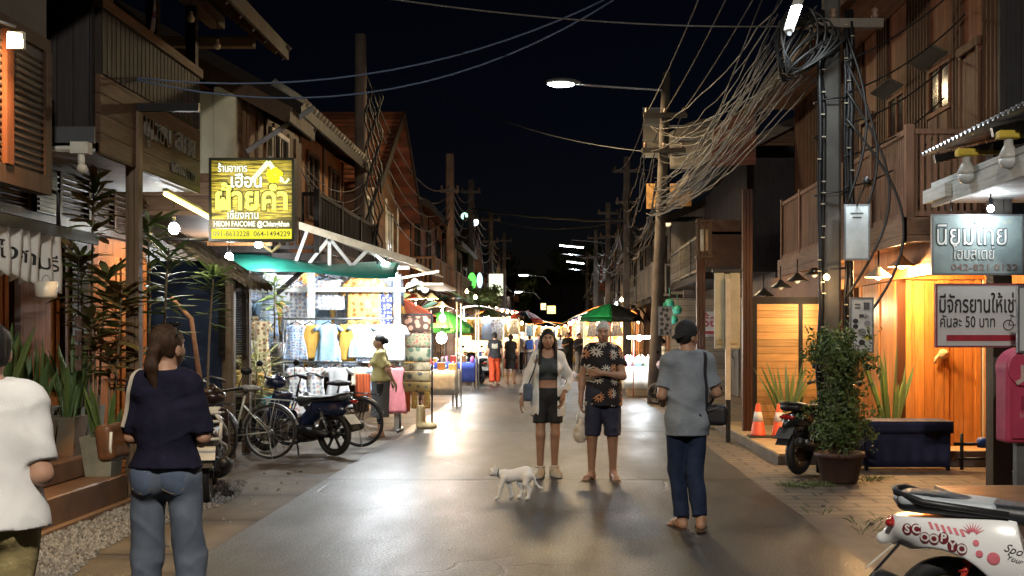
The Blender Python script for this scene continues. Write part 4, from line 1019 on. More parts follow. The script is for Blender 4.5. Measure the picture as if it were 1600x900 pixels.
# slatted gate across, with brown posts
gt = thing('wooden_gate', 'honey coloured gate of horizontal planks in a dark frame behind the cones', 'gate', (3.75, 17.4, 0))
for a, bb in ((3.20, 3.86), (3.93, 4.40)):
    mb = MB(); mb.box(a, bb, 17.38, 17.42, .12, 2.06); mb.build('panel', W_honeyz, gt, True)
mb = MB(); mb.box(3.10, 4.44, 17.36, 17.45, 2.065, 2.17); mb.box(3.10, 3.195, 17.36, 17.45, .1, 2.06); mb.box(3.865, 3.925, 17.36, 17.45, .1, 2.06); mb.build('frame', W_beam, gt, True)
for (x, y, z, nm) in ((2.86, 16.35, 3.75, 'red brown square post at the corner of the low tiled platform'), (2.46, 18.6, 3.55, 'thinner red brown post just left of the cream meter box')):
    mb = MB()
    for dx in (-.05, 0, .05): mb.box(dx-.022, dx+.022, -.06-.01*(dx == 0), .06, 0, z)
    tag(mb.build('timber_post', W_beamr, None, loc=(x, y, 0)), nm, 'post')
tube_lamp('short upright warm white tube at the right edge of the honey gate', (4.12, 16.85, 1.66), (4.12, 16.85, 2.04), 0, 9)
lamp('gate_light', 'POINT', (4.06, 16.7, 1.95), 42, (1, .78, .46), .08)
# low platform
pf = thing('platform', 'low tiled platform with concrete edge in front of the honey gate', 'platform', (3.6, 15.0, 0))
mb = MB(); mb.box(2.66, 5.49, 13.1, 18.1, -.01, .10); mb.build('base', T_concd, pf, True)
mb = MB(); mb.box(2.68, 5.49, 13.12, 18.1, .101, .128); mb.build('tile_top', plain('beige_tile', (.42, .30, .15), .5, 0, .25, 2.5, .2, 60), pf, True)
for i, x in enumerate((2.83, 3.11)):
    if i == 0:
        cn = thing('traffic_cone', 'orange traffic cone with white band nearest the red brown post', 'cone', (x, 15.3, .13), 0, 'traffic cones on the platform')
        mb = MB(); mb.box(-.14, .14, -.14, .14, 0, .025, .008); mb.build('base', T_rubber, cn)
        mb = MB(); mb.lathe([(.115, .026), (.105, .05), (.028, .47), (.0, .475)], n=20); mb.build('cone', plain('cone_orange', (.75, .10, .03), .5, 0, .15), cn)
        mb = MB(); mb.lathe([(.0755, .22), (.0505, .355)], n=20); mb.build('band', plain('cone_white', (.72, .70, .66), .4), cn)
    else: dup(cn, (x, 15.22, .13), .3, 'orange traffic cone with white band further from the red brown post', 'traffic cones on the platform')
# porch lamps
def dome_lamp(loc, label, lit, group, sc=1.0):
    r_ = thing('dome_lamp', label, 'lamp', loc, 0, group)
    mb = MB(); mb.tube([(0, 0, .34), (0, 0, .1)], .012, 6); mb.build('stem', T_black, r_)
    mb = MB(); mb.lathe([(.03, .12), (.05, .09), (.17, .0), (.175, -.012), (.165, -.01), (.045, .08), (.0, .085)], n=24); mb.build('shade', plain('shade_black', (.02, .02, .02), .35, 0, .2) if not lit else plain('shade_cream', (.5, .42, .3), .4), r_)
    mb = MB(); mb.ball((0, 0, .01), .05, .05, .055); mb.build('bulb', glow('warm_bulb', (1, .66, .30), 26) if lit else plain('bulb_dull', (.55, .5, .42), .3), r_)
    if lit: lamp('porch_light', 'POINT', (0, 0, -.05), lit, (1, .58, .24), .06, parent=r_)
    return r_
dome_lamp((4.05, 13.7, 2.30), 'glowing dome lamp under the balcony nearest the grey pole', 160, 'warm lamps over the teak doors')
dome_lamp((4.28, 13.5, 2.42), 'glowing dome lamp under the balcony, second from the grey pole', 140, 'warm lamps over the teak doors')
dome_lamp((4.72, 13.6, 2.58), 'glowing dome lamp beside the hanging grey homestay board', 95, 'warm lamps over the teak doors')
for i, (x, y, z) in enumerate(((3.42, 18.0, 2.22), (3.62, 17.6, 2.34), (3.78, 17.1, 2.42), (3.98, 16.8, 2.5))):
    dome_lamp((x, y, z), 'unlit black dome lamp above the honey gate, %s of four from the left' % ('one', 'two', 'three', 'four')[i], 0, 'unlit black lamps over the gate')
b = thing('light_bulb', 'small bright bulb on the cables halfway up the grey pole', 'bulb', (2.98, 12.02, 2.2)); mb = MB(); mb.ball((0, 0, 0), .035); mb.build('globe', glow('warm_bulb', (1, .66, .30), 26), b); mb = MB(); mb.cyl((0, 0, .03), (0, 0, .08), .015); mb.build('socket', T_black, b)
lamp('cable_bulb', 'POINT', (2.98, 11.94, 2.15), 10, (1, .62, .3), .04)
# far right neighbours
r2 = thing('wooden_house', 'dark right house with hanging lantern and grid railing beyond the battened house', 'house', (3.9, 26, 0))
mb = MB(); mb.box(4.6, 9, 22.9, 29.3, -.01, 2.9); mb.build('ground_wall', wood('dim_boards', (.12, .085, .06), 'Y', .3, .4), r2, True)
mb = MB(); mb.box(4.0, 9, 22.9, 29.3, 2.9, 5.3); mb.build('upper_wall', wood('upper_dim', (.035, .03, .03), 'Y', .16, .4), r2, True)
mb = MB(); mb.box(3.05, 4.0, 22.9, 29.3, 2.75, 2.9); bl = mb.build('balcony', W_beam, r2, True); railing(bl, 1, 3.1, 22.95, 29.2, 2.9, 3.75, W_greyz, 'sticks', .16, True, 4.0)
mb = MB(); mb.box(3.05, 4.0, 22.92, 22.97, 3.0, 4.0)
mb.build('brick_panel', plain('brick_brown', (.17, .095, .055), .85, 0, .3, 5, .6, 25), r2, True)
street_roof(r2, 1, 2.75, 4.9, 6, 6.6, 22.6, 29.5, R_zinc, W_greyz, wallx=4.0)
mb = MB(); mb.box(2.62, 4.0, 22.5, 22.6, 2.35, 2.5); mb.build('canopy_beam', W_greyz, r2, True)
for i, yy in enumerate((23.2, 25.2, 27.2)): door_part(r2, 1, 4.598, yy, yy+1.6, 2.3, W_grey, folds=2)
ln = thing('hanging_lantern', 'slatted wooden lantern hanging under the dark eave on the right', 'lantern', (2.42, 17.9, 3.15))
mb = MB()
for dx, dy in ((-.1, -.1), (.1, -.1), (.1, .1), (-.1, .1), (0, -.1), (0, .1), (-.1, 0), (.1, 0)): mb.box(dx-.014, dx+.014, dy-.014, dy+.014, -.28, .3)
mb.box(-.14, .14, -.14, .14, -.32, -.28); mb.box(-.13, .13, -.13, .13, .27, .30); mb.build('slats', wood('lantern_wood', (.22, .11, .05), 'XY', 3, .3, 0), ln); mb = MB(); mb.lathe([(.06, -.2), (.065, .15), (.0, .16)], n=12); mb.build('shade', plain('lantern_paper', (.5, .4, .25), .6), ln); mb = MB(); mb.tube([(0, 0, .3), (0, 0, .55)], .01, 6); mb.build('cord', T_black, ln)
# plank wall hanging panel under the tangle
mb = MB(); mb.prism([(0, 0), (1.15, .05), (1.15, 1.25), (.1, .75)], lambda u, v, d: (2.9+u*.75, 20.6+d-.0*u, 4.75+v), -.04, .04); tag(mb.build('roof_gable', wood('gable_red', (.20, .075, .045), 'Z', .09, .4), None), 'dark red plank gable panel hanging above the tangled cables', 'gable')
sp = [
 ('right house with slatted shutters and corner balcony behind the leaning pole', 30, 36, 3.15, 2.7, 4.7, W_greyz, W_grey, R_zinc, 'eave', .6, 1.2, .55, 'boards'),
 ('right house with lit orange boards in the market distance', 36.6, 43, 3.0, 2.7, 4.6, W_brown, W_greyz, R_rust, 'eave', .6, 1.2, .5, 'sticks'),
 ('dark gabled right house behind the green umbrella', 43.6, 51, 3.2, 2.8, 4.8, W_dark, W_brown, R_zinc, 'gable', .5, 1.5, None, 'boards'),
 ('right house with zinc roof past the green umbrella', 51.6, 60, 3.1, 2.8, 4.7, W_grey, W_greyz, R_zinc, 'eave', .6, 1.2, .5, 'grid'),
 ('brown right house near the end of the market', 60.6, 70, 3.2, 2.8, 4.9, W_brown, W_brownz, R_red, 'gable', .5, 1.6, None, 'boards'),
 ('farthest dark house on the right of the street', 71, 88, 2.7, 2.8, 4.7, W_dark, W_dark, R_zinc, 'eave', .6, 1.2, None, 'boards')]
for l, a, b, xf, zf, zt, g, u, r_, rk, eo, ri, bl, rl in sp: house(l, 1, a, b, xf, zf, zt, g, u, r_, rk, eo, ri, balc=bl, rail=rl, wins=2, doors=2, awn=(1.2, 2.6, R_zinc) if bl is None else None)
mb = MB()
mb.box(-9, 9, 100, 101, 0, 4.5); mb.prism([(-9, 4.5), (9, 4.5), (4, 6.3), (-5, 6.3)], lambda u, v, d: (u, 100.5+d, v), -.6, .6); tag(mb.build('end_house', wood('far_dark', (.02, .02, .024), 'X', .3, .4), None), 'dark house closing the far end of the street', 'house')
# near right: shop front with corrugated awning
r0 = thing('shop_house', 'near right shop with corrugated awning, pale fascia board and grey corner post', 'shop', (4.6, 9, 0))
mb = MB(); mb.box(6.0, 10, 3, 11.9, -.01, 5.4); mb.build('wall', wood('r0_wall', (.04, .037, .04), 'Y', .2, .4), r0, True)
mb = MB(); mb.grid(lambda u, v: (3.6+2.4*v, 5.5+5.25*u, 3.34+.55*v+.018*math.cos(u*2*PI*52)), 416, 3, (0, 0, .006)); mb.build('awning', T_galv, r0, True)
for yy in (6.2, 7.7, 9.2, 10.6): mb = MB(); mb.bar((3.68, yy, 3.27), (6.0, yy, 3.8), .05, .08, up=(0, 0, 1)); mb.build('rafter', T_grey, r0, True)
mb = MB(); mb.box(3.70, 3.74, 5.5, 10.75, 2.82, 3.06); mb.box(3.64, 3.70, 10.2, 10.82, 2.86, 2.99); mb.build('fascia_board', wood('white_fascia', (.42, .40, .36), 'Z', .5, .3, .02, .7), r0, True)
mb = MB(); mb.box(3.745, 5.95, 6.0, 10.7, 2.86, 2.88); mb.build('ceiling', plain('ceil_grey', (.3, .3, .3), .7), r0, True)
mb = MB(); mb.box(4.18, 4.36, 10.42, 10.6, 0, 3.4); mb.build('corner_post', plain('post_grey', (.075, .066, .058), .7, 0, .3, 4, .3, 40), r0, True)
mb = MB(); mb.tube([(4.5, 10.3, 2.72), (5.4, 10.2, 2.76)], .02, 8); mb.tube([(4.3, 10.55, 2.35), (5.4, 10.5, 2.8)], .025, 8); mb.build('strut', T_galv, r0, True)
for i, (x, y) in enumerate(((3.66, 9.72), (3.68, 8.86))):
    lb = thing('light_bulb', ('large unlit bulb on a yellow conduit at the far end of the corrugated awning', 'large unlit bulb on a yellow conduit nearer the viewer under the awning')[i], 'bulb', (x, y, 3.02))
    mb = MB(); mb.lathe([(.035, .13), (.035, .09), (.055, .05), (.078, 0), (.08, -.03)], n=16); mb.build('housing', plain('bulb_body', (.48, .47, .44), .35), lb)
    mb = MB(); mb.lathe([(.08, -.0305), (.078, -.06), (.05, -.10), (0, -.115)], n=16); mb.build('diffuser', plain('bulb_diffuser', (.62, .66, .68), .25), lb)
    mb = MB(); mb.box(-.09, .09, -.05, .05, .135, .20, .01); mb.box(.09, .6, -.02, .02, .15, .185); mb.build('conduit', plain('yellow_conduit', (.62, .45, .05), .5), lb)
# ---------------------------------------------------------------- poles, street lamps, cables
def pole(label, x, y, z, r0=.15, r1=.10, square=True, lean=(0, 0), arms=(), name='utility_pole', m=None):
    t = thing(name, label, 'pole', (x, y, 0)); mb = MB(); lx, ly = lean
    if square:
        n_ = 4; pts = [(0, 0, -.02), (lx, ly, z)]
        vs = []
        for (px, py, pz), r in zip(pts, (r0, r1)):
            c = r*.35
            for dx, dy in ((-r+c, -r), (r-c, -r), (r, -r+c), (r, r-c), (r-c, r), (-r+c, r), (-r, r-c), (-r, -r+c)): vs.append((px+dx, py+dy, pz))
        mb.add(vs, [tuple(reversed(range(8))), tuple(range(8, 16))]+[(i, (i+1) % 8, 8+(i+1) % 8, 8+i) for i in range(8)])
    else: mb.tube([(lx*i/6, ly*i/6, z*i/6) for i in range(7)], [r0+(r1-r0)*i/6 for i in range(7)], 12)
    mb.build('shaft', m or T_conc, t)
    for za, half in arms:
        f = za/z; mb = MB(); mb.box(lx*f-half, lx*f+half, ly*f-.15, ly*f-.05, za-.05, za+.05); c = mb.build('crossarm', W_grey, t)
        for dx in np.linspace(-half*.85, half*.85, 3):
            mb = MB(); mb.lathe([(.03, .05), (.045, .09), (.03, .12), (.045, .15), (.02, .18)], (lx*f+dx, ly*f-.1, za), n=10); mb.build('insulator', plain('insulator', (.22, .14, .1), .2), c)
    return t
p1 = pole('big grey concrete pole wrapped in black cables behind the potted shrub', 3.10, 12.3, 8.6, .10, .085, arms=((7.9, .6), (5.05, .55)))
rr = random.Random(3)
for k, dx in enumerate((-.155, -.12, .13, .165, .195)):          # risers strapped to it
    pts = [(3.10+dx+rr.uniform(-.018, .018), 12.19+rr.uniform(-.02, .02), .02+i*.37) for i in range(15)]
    mb = MB(); mb.tube(pts, rr.uniform(.02, .036), 7); mb.build('riser_cable', T_black, p1, True)
for i in range(34):
    z = .9+i*.125; dx = rr.choice((-.17, -.13, -.12, .13, .16, .20)); mb = MB(); mb.box(3.10+dx-.02, 3.10+dx+.02, 12.135, 12.155, z-.006, z+.006); mb.build('clip', T_cream, p1, True)
for z in (1.4, 2.3, 3.15, 4.2): mb = MB(); mb.tube([(3.10+.2*math.cos(a), 12.27+.15*math.sin(a), z+.02*math.cos(a)) for a in np.linspace(0, 2*PI, 17)[:-1]], .010, 5, closed=True); mb.build('band', T_black, p1, True)
p2 = pole('leaning concrete pole with the street lamp arm right of the man in the flowered shirt', 2.22, 25, 7.6, .15, .10, False, (.30, 0), arms=((6.6, .5), (5.8, .5)), m=T_concd)
pole('weathered tall pole beside the yellow lit restaurant sign', -4.02, 22.4, 7.75, .15, .12, False, (-.02, 0), arms=(), m=plain('pole_dark_brown', (.16, .12, .10), .85, 0, .4, 3, .5, 50))
pole('brown square pole left of centre with cable brackets', -3.42, 35, 7.4, .15, .12, True, (-.02, 0), arms=((6.2, .3),), m=plain('pole_brown', (.24, .14, .09), .8, 0, .4, 3, .5, 50))
pole('grey pole just right of the brown one, hung with small lamps', -3.55, 45, 8.0, .16, .12, True, arms=((7.5, .4), (6.4, .3)), m=T_concd)
for i, (x, y, z) in enumerate(((-3.4, 56, 8.0), (-3.3, 68, 8.0), (2.45, 38, 7.8), (2.4, 51, 7.8), (2.3, 64, 7.8), (2.2, 78, 7.6))):
    pole(('slim pole behind the leafy tree on the left', 'farthest slim pole on the left', 'pole beside the slatted right house, hung with cable tangle', 'pole rising over the green umbrella', 'slim right pole past the tube lamps', 'farthest slim pole on the right')[i], x, y, z, .15, .11, True, arms=((z-.5, .5), (z-1.6, .4)), m=T_concd)
def street_lamp(label, base, arm, energy, col=(.95, .97, .88), pt=False):
    """arm: list of points from pole to head (world); head at the last"""
    t = thing('street_lamp', label, 'street lamp', base); b = Vector(base)
    mb = MB(); mb.tube([Vector(p)-b for p in arm], .028, 8); mb.build('arm', T_galv, t)
    h = Vector(arm[-1])-b; d = (Vector(arm[-1])-Vector(arm[-2])).normalized(); ang = math.atan2(d.y, d.x)
    m4 = Matrix.Translation(h) @ Matrix.Rotation(ang, 4, 'Z')
    S = Sdf((-.2, -.25, -.15), (.75, .25, .2), .02); S.ell((.30, 0, .05), (.38, .14, .09), .02); S.plane((0, 0, .0), (0, 0, -1)); S.cap((-.1, 0, .03), (.1, 0, .03), .045, .06)
    o = S.build('head', plain('lamp_grey', (.36, .38, .38), .4, .3, .2), t); o.data.transform(m4)
    mb = MB(); mb.lathe([(.0, -.075), (.08, -.06), (.13, -.03), (.145, .0)], n=20); mb.tm(Matrix.Translation((.32, 0, .0)) @ Matrix.Scale(2.2, 4, (1, 0, 0))); mb.tm(m4); mb.build('diffuser', glow('street_white', (.93, 1, .95), 30), t)
    l = lamp('street_light', 'POINT' if pt else 'AREA', (m4 @ Vector((.32, 0, -.15))), energy, col, .18 if pt else 1.0, (0, 0, 0), parent=t)
    return t
street_lamp('glowing street lamp on a long arm against the night sky', (2.5, 25, 0), [(2.50, 25, 6.6), (2.56, 25, 7.05), (2.48, 25, 7.2), (1.2, 25, 7.28), (.42, 25, 7.34)], 480, col=(1, .72, .38))
street_lamp('street lamp on the pole behind the viewer', (3.0, -1.2, 0), [(3.0, -1.2, 6.6), (3.06, -1.2, 7.05), (2.98, -1.2, 7.2), (1.5, -1.2, 7.28), (.5, -1.2, 7.34)], 2300, col=(1, .92, .80), pt=True)
pole('concrete pole behind the viewer', 3.1, -1.2, 7.8, .13, .10)
# tube lamp fixture up on the big pole
tube_lamp('lit tube lamp tilted near the cable knot at the top of the big right pole', (2.32, 10.9, 4.55), (2.62, 11.2, 5.35), 55, .6)
tl = []
for i, (px, py, Y, w, e) in enumerate(((893, 385, 58, 1.35, 260), (899, 410, 66, 1.1, 200))):
    c = P(px, py, Y); t = tube_lamp(('upper of two white tube lamps over the end of the street', 'lower of two white tube lamps over the end of the street')[i], c-Vector((w/2, 0, -.05)), c+Vector((w/2, 0, -.08)), e, 30)
    mb = MB(); mb.tube([(w/2, 0, .1), (w/2+.02, 0, .3), (w+.6, 0, .2), (w+1.2, .0, .1)], .03, 6); mb.tube([(0, 0, -.45), (w, 0, -.55)], .025, 6); mb.build('arm', T_grey, t)
for i, (px, py, Y) in enumerate(((821, 430, 70), (812, 456, 84), (684, 0, 0))[:2]):
    c = P(px, py, Y); street_lamp(('small distant street lamp left of the tube lamps', 'farthest small street lamp near the street end')[i], (c.x-2.2, Y, 0), [(c.x+1.6, Y, c.z-.6), (c.x+1.2, Y, c.z-.1), (c.x+.2, Y, c.z)], 120)
# small lamps clipped to the left poles
for i, (px, py, Y) in enumerate(((726, 338, 45), (742, 347, 46))):
    c = P(px, py, Y); t = thing('spot_lamp', ('round greenish spot lamp on the grey left pole', 'round white spot lamp right of the greenish one')[i], 'lamp', c); mb = MB(); mb.lathe([(.0, .02), (.17, .0), (.18, .06), (.10, .16), (0, .17)], axis='Y', n=16); mb.build('housing', T_grey, t)
    mb = MB(); mb.lathe([(0, -.005), (.15, -.004), (.15, .0)], axis='Y', n=16); mb.build('lens', glow(('spot_green', 'spot_white')[i], ((.35, .9, .6), (.85, .95, 1))[i], (2.5, 9)[i]), t); mb = MB(); mb.tube([(0, .16, 0), (-.2, .3, -.6), (-.5, .3, -.75)], .03, 6); mb.build('bracket', T_grey, t)
# ---- cables
CAB = [plain('cable_black', (.012, .012, .012), .5, 0, .2, 20, 0), plain('cable_grey', (.026, .022, .019), .6, 0, .3, 20, 0), plain('cable_blue', (.06, .09, .16), .5, 0, .2, 20, 0), plain('cable_pale', (.095, .085, .075), .6, 0, .3, 20, 0)]
def cable(label, a, b, sag, r=.012, m=1, group=None, wob=.0, n=16, mids=None):
    pts = cable_pts(a, b, sag, n, wob) if mids is None else mids
    mb = MB(); mb.tube(pts, r, 5); o = mb.build('power_cable', CAB[m], None, True, loc=Vector(a)); tag(o, label, 'cable', group); return o
rr = random.Random(5)
G1 = 'cables in the tangled bundle between the two right poles'
for i in range(34):
    a = (3.10+rr.uniform(-.75, -.12), 12.25+rr.uniform(-.15, .15), rr.uniform(4.5, 5.5)); b = (2.36+rr.uniform(-.25, .15), 25+rr.uniform(-.2, .1), rr.choice((rr.uniform(4.3, 4.75), rr.uniform(4.3, 4.75), rr.uniform(4.4, 5.2), rr.uniform(5.6, 6.4))))
    cable('thin sagging cable in the tangled bundle between the two right poles', a, b, rr.uniform(.12, .55), rr.uniform(.005, .010), rr.choice((1, 1, 0, 0, 3)), G1, .025)
for i in range(9):
    a = (3.1+rr.uniform(-.5, .0), 12.3, rr.uniform(4.4, 5.3)); b = (2.3+rr.uniform(-.25, .1), 25, rr.uniform(4.25, 4.5))
    cable('thin sagging cable in the tangled bundle between the two right poles', a, b, rr.uniform(.25, .5), rr.uniform(.007, .013), rr.choice((1, 3)), G1, .03)
G2 = 'power lines above the right pavement'
for dx in (-.5, 0, .5): cable('straight high power line above the right pavement, one of a set of three', (3.1+dx, 12.2, 8.02), (2.5+dx*.8, 24.9, 6.72), .25, .014, 3, G2)
for dx in (-.5, 0, .5): cable('high power line running on past the leaning pole', (2.5+dx*.8, 24.9, 6.72), (2.45+dx, 38, 7.4), .5, .014, 1, 'far power lines on the right')
for i in range(5): cable('thick black cable knotted around the top of the big right pole', None or (3.1, 12.2, 5), (2.9, 12.2, 5), 0, .014, 0, 'knotted cables at the top of the big right pole', mids=[Vector((2.66+.05*i+(.20+.03*i)*math.cos(t*1.9+i), 12.1+.2*math.sin(t*1.3+i), 4.85-.05*i+(.34-.03*i)*math.sin(t*1.9+i*1.3))) for t in np.linspace(0, 9, 70)])
for i in range(4): cable('loose black loop hanging off the right side of the big pole', (3.1, 12.15, 4), (3.3, 12.1, 3), 0, .016, 0, 'loose loops on the big right pole', mids=[Vector((3.22+(.28+.1*i)*math.sin(t)*(.8+.1*i), 12.1, 4.9-.55*i*.6-(1.9+.2*i)*t/PI+.02*i)) for t in np.linspace(0, PI, 18)])
for i in range(5):
    cable('dark cable crossing in front of the battened house wall', (3.2, 12.1, 4.6-.35*i), (4.86, 12.6+i*.35, 5.8-.42*i), .12, .010, 0, 'cables from the big pole to the battened house')
G3 = 'cables along the right houses further down'
for i in range(14): cable('sagging cable along the right houses past the leaning pole', (2.3+rr.uniform(-.3, .2), 25, rr.uniform(4.2, 6.2)), (2.45+rr.uniform(-.3, .2), 38, rr.uniform(4.3, 6.6)), rr.uniform(.4, 1.1), rr.uniform(.012, .022), rr.choice((0, 1, 1)), G3, .03)
for j, (a, b) in enumerate(((38, 51), (51, 64), (64, 78))):
    for i in range(6): cable('sagging cable in the far right cable run', (2.4+rr.uniform(-.3, .3), a, rr.uniform(4.6, 7)), (2.35+rr.uniform(-.3, .3), b, rr.uniform(4.6, 7)), rr.uniform(.4, 1.0), .02, 1, 'far right cable run', .03)
G4 = 'cables along the left poles'
for i in range(5): cable('pale cable sagging between the tall left pole and the brown square pole', (-3.95, 22.4, 7.0-.42*i), (-3.42, 35, 6.4-.25*i), 1.0+.1*i, .016, 3, G4)
for i in range(6): cable('cable between the brown and the grey left poles', (-3.42, 35, 6.7-.3*i), (-3.55, 45, 7.3-.35*i), .5, .014, 1, 'cables between the brown and the grey left poles')
for j, (a, b) in enumerate(((45, 56), (56, 68))):
    for i in range(5): cable('sagging cable in the far left cable run', (-3.5, a, 7.3-.4*i), (-3.4, b, 7.3-.4*i), .7, .02, 1, 'far left cable run')
for i in range(7): cable('dark cable hanging down the tall left pole', (-3.9, 22.3, 6.5), (-3.9, 22.3, 2), 0, .018, 0, 'cables hanging down the tall left pole', mids=[Vector((-3.88+.05*i+.06*math.sin(t*3+i), 22.2-.03*i, 6.6-t*.36)) for t in np.linspace(0, 12, 20)])
for i in range(5): cable('thin wire strung across the lit teak house wall', (-3.95, 22.3, 4.7-.2*i), (-3.9, 15.5+i*.4, 4.4-.12*i), .45, .008, 0, 'wires across the teak house')
cable('pale wire crossing the sky from the top edge to the right pole', P(540, -12, 10), (3.0, 12.25, 5.05), .12, .009, 3)
cable('bluish twin cable sweeping over the street, upper strand', P(205, 121, 10.3), P(960, -8, 12), .38, .010, 2)
cable('bluish twin cable sweeping over the street, lower strand', P(205, 123, 10.3), P(965, -4, 12), .55, .010, 2)
cable('faint dark wire high across the middle of the sky', P(620, 110, 30), P(1060, 240, 25), .5, .012, 0)
cable('thick brown cable bundle spanning the street between left and right poles', P(735, 326, 45), P(985, 345, 38), .12, .045, 1, None, .03)
cable('thin cable looping under the brown bundle across the street', P(735, 332, 45), P(985, 342, 38), .5, .02, 1)
# ---------------------------------------------------------------- clothes shop and market stalls on the left
def garment(kind, name, label, cat, loc, w, h, m, rz=0, group=None, seed=0, trim=None, hanger=True, d=.035):
    """hanging garment: a closed, softly folded tube; kind dress / top / skirt / trousers / cloth"""
    t = thing(name, label, cat, loc, rz, group); r = random.Random(seed); ph = r.uniform(0, 6)
    prof = dict(dress=((0, .30), (.06, .44), (.18, .36), (.36, .33), (.6, .44), (1, .54)), top=((0, .36), (.1, .46), (.3, .44), (1, .48)), skirt=((0, .30), (.25, .40), (1, .50)), cloth=((0, .5), (1, .5)), trousers=((0, .36), (.3, .46), (1, .5)))[kind]
    def wid(v):
        for (a, x), (b, y) in zip(prof, prof[1:]):
            if a <= v <= b: return x+(y-x)*(v-a)/(b-a)
        return prof[-1][1]
    nu, nv = 28, 14; mb = MB(); mb.smooth = True
    vs = []; fs = []
    for j in range(nv+1):
        v = j/nv; ww = wid(v)*w
        for i in range(nu):
            a = 2*PI*i/nu; x = ww*math.copysign(abs(math.cos(a))**.7, math.cos(a)); rip = .012*(.3+v)*math.sin(x/w*26+ph+2*v)+.008*math.sin(x/w*13+ph*2)
            y = math.sin(a)*d*(.5+.7*v)+rip; z = -v*h+(.012*math.sin(6*a+ph) if j == nv else 0)-(.05*h*(1-abs(x)/(ww+1e-6)) if j == 0 and kind in ('dress', 'top') else 0)
            vs.append((x, y, z))
    for j in range(nv):
        for i in range(nu): fs.append((j*nu+i, (j+1)*nu+i, (j+1)*nu+(i+1) % nu, j*nu+(i+1) % nu))
    fs.append(tuple(reversed([nv*nu+i for i in range(nu)]))); fs.append(tuple(range(nu))); mb.add(vs, fs)
    if kind == 'top':
        for sg in (-1, 1): mb.prism([(sg*w*.33, -.015*h), (sg*w*.50, -.07*h), (sg*w*.70, -.30*h), (sg*w*.52, -.37*h), (sg*w*.40, -.2*h)], lambda u, v, q: (u, q+.008*math.sin(40*v), v), -d*.55, d*.55)
    if kind == 'dress' and r.random() < .6:
        for sg in (-1, 1): mb.prism([(sg*w*.30, -.01*h), (sg*w*.44, -.04*h), (sg*w*.60, -.15*h), (sg*w*.48, -.20*h), (sg*w*.38, -.13*h)], lambda u, v, q: (u, q+.008*math.sin(40*v), v), -d*.5, d*.5)
    mb.build('cloth', m, t)
    if trim is not None:
        mb = MB(); mb.tube([(wid(.97)*w*math.cos(a), math.sin(a)*d*1.25, -h*.965) for a in np.linspace(0, 2*PI, 25)[:-1]], .012, 5, closed=True); mb.build('hem_trim', trim, t)
    if hanger:
        mb = MB(); mb.tube([(-w*.33, 0, -.035*h), (0, 0, .045), (w*.33, 0, -.035*h)], .008, 6); mb.tube([(0, 0, .045), (0, 0, .09), (.02, 0, .115), (0, 0, .135), (-.02, 0, .12)], .005, 5); mb.build('hanger', T_black, t)
    return t
blueflo = pattern('blue_floral', (.42, .52, .66), (.12, .20, .42), 22, .34, 'dots', (.40, .25, .2)); whflo = pattern('white_floral', (.66, .66, .64), (.16, .18, .30), 14, .30, 'flowers', (.45, .2, .15))
beige = pattern('beige_print', (.55, .44, .28), (.25, .13, .06), 12, .34, 'dots'); amber = pattern('amber_ikat', (.60, .34, .10), (.30, .10, .03), 9, .36, 'dots', (.7, .55, .2)); indigo = pattern('indigo_dots', (.04, .05, .14), (.6, .62, .66), 16, .33, 'dots')
check = pattern('blue_check', (.56, .62, .70), (.20, .30, .52), 7, .28, 'check'); skyb = plain('sky_cotton', (.32, .48, .64), .85, 0, .2, 6); cream_c = plain('cream_cotton', (.66, .58, .42), .85, 0, .2, 6); pinkc = plain('pink_cotton', (.62, .20, .22), .85, 0, .2, 6); ochre = plain('ochre_cotton', (.58, .33, .06), .85, 0, .25, 6); whitec = plain('white_cotton', (.55, .56, .58), .85, 0, .15, 6); redor = pattern('rust_bag', (.50, .10, .03), (.25, .05, .03), 20, .3, 'stripes')
sh = thing('market_shop', 'open clothes shop with white frame, green tarpaulin and pale trussed awning', 'shop', (-3.9, 18.5, 0))
mb = MB()
for x, y, z in ((-4.04, 17.9, 2.75), (-5.5, 17.9, 2.9), (-2.62, 17.9, 2.55), (-4.04, 20.6, 2.9)): mb.box(x-.05, x+.05, y-.05, y+.05, 0, z)
mb.box(-5.5, -2.5, 17.96, 18.02, 2.28, 2.35); mb.build('frame', T_white, sh, True)
mb = MB(); mb.box(-6.5, -4.5, 20.9, 21, 0, 3.0); mb.build('back_wall', plain('shop_back', (.55, .57, .56), .7), sh, True)
mb = MB(); mb.box(-6.5, -5.55, 16.9, 16.98, 0, 2.9); mb.build('side_wall', T_white, sh, True)
def ar(u, v): # awning falls to the street
    return (-4.15+1.95*u, 16.9+4.2*v, 3.30-.62*u+.010*math.cos(v*2*PI*24))
mb = MB(); mb.grid(ar, 4, 192, (0, 0, .012)); aw = mb.build('awning', plain('awning_pale', (.50, .48, .42), .55, .2, .3, 3, .2, 40), sh, True)
mb = MB(); mb.bar((-4.2, 16.86, 3.33), (-2.2, 16.86, 2.69), .06, .11, up=(0, 0, 1)); mb.build('edge_board', plain('edge_cream', (.58, .50, .36), .6), sh, True)
mb = MB()
for a, b_ in (((-4.15, 17.0, 2.62), (-2.3, 17.0, 2.62)), ((-3.9, 17.0, 2.64), (-3.55, 17.0, 3.08)), ((-3.55, 17.0, 3.08), (-3.2, 17.0, 2.64)), ((-3.2, 17.0, 2.64), (-2.95, 17.0, 2.9)), ((-2.95, 17.0, 2.9), (-2.6, 17.0, 2.64)), ((-3.55, 17.0, 2.64), (-3.55, 17.0, 3.08)), ((-4.1, 17, 2.64), (-3.9, 17, 3.18))): mb.bar(a, b_, .05)
mb.build('truss', T_white, sh, True)
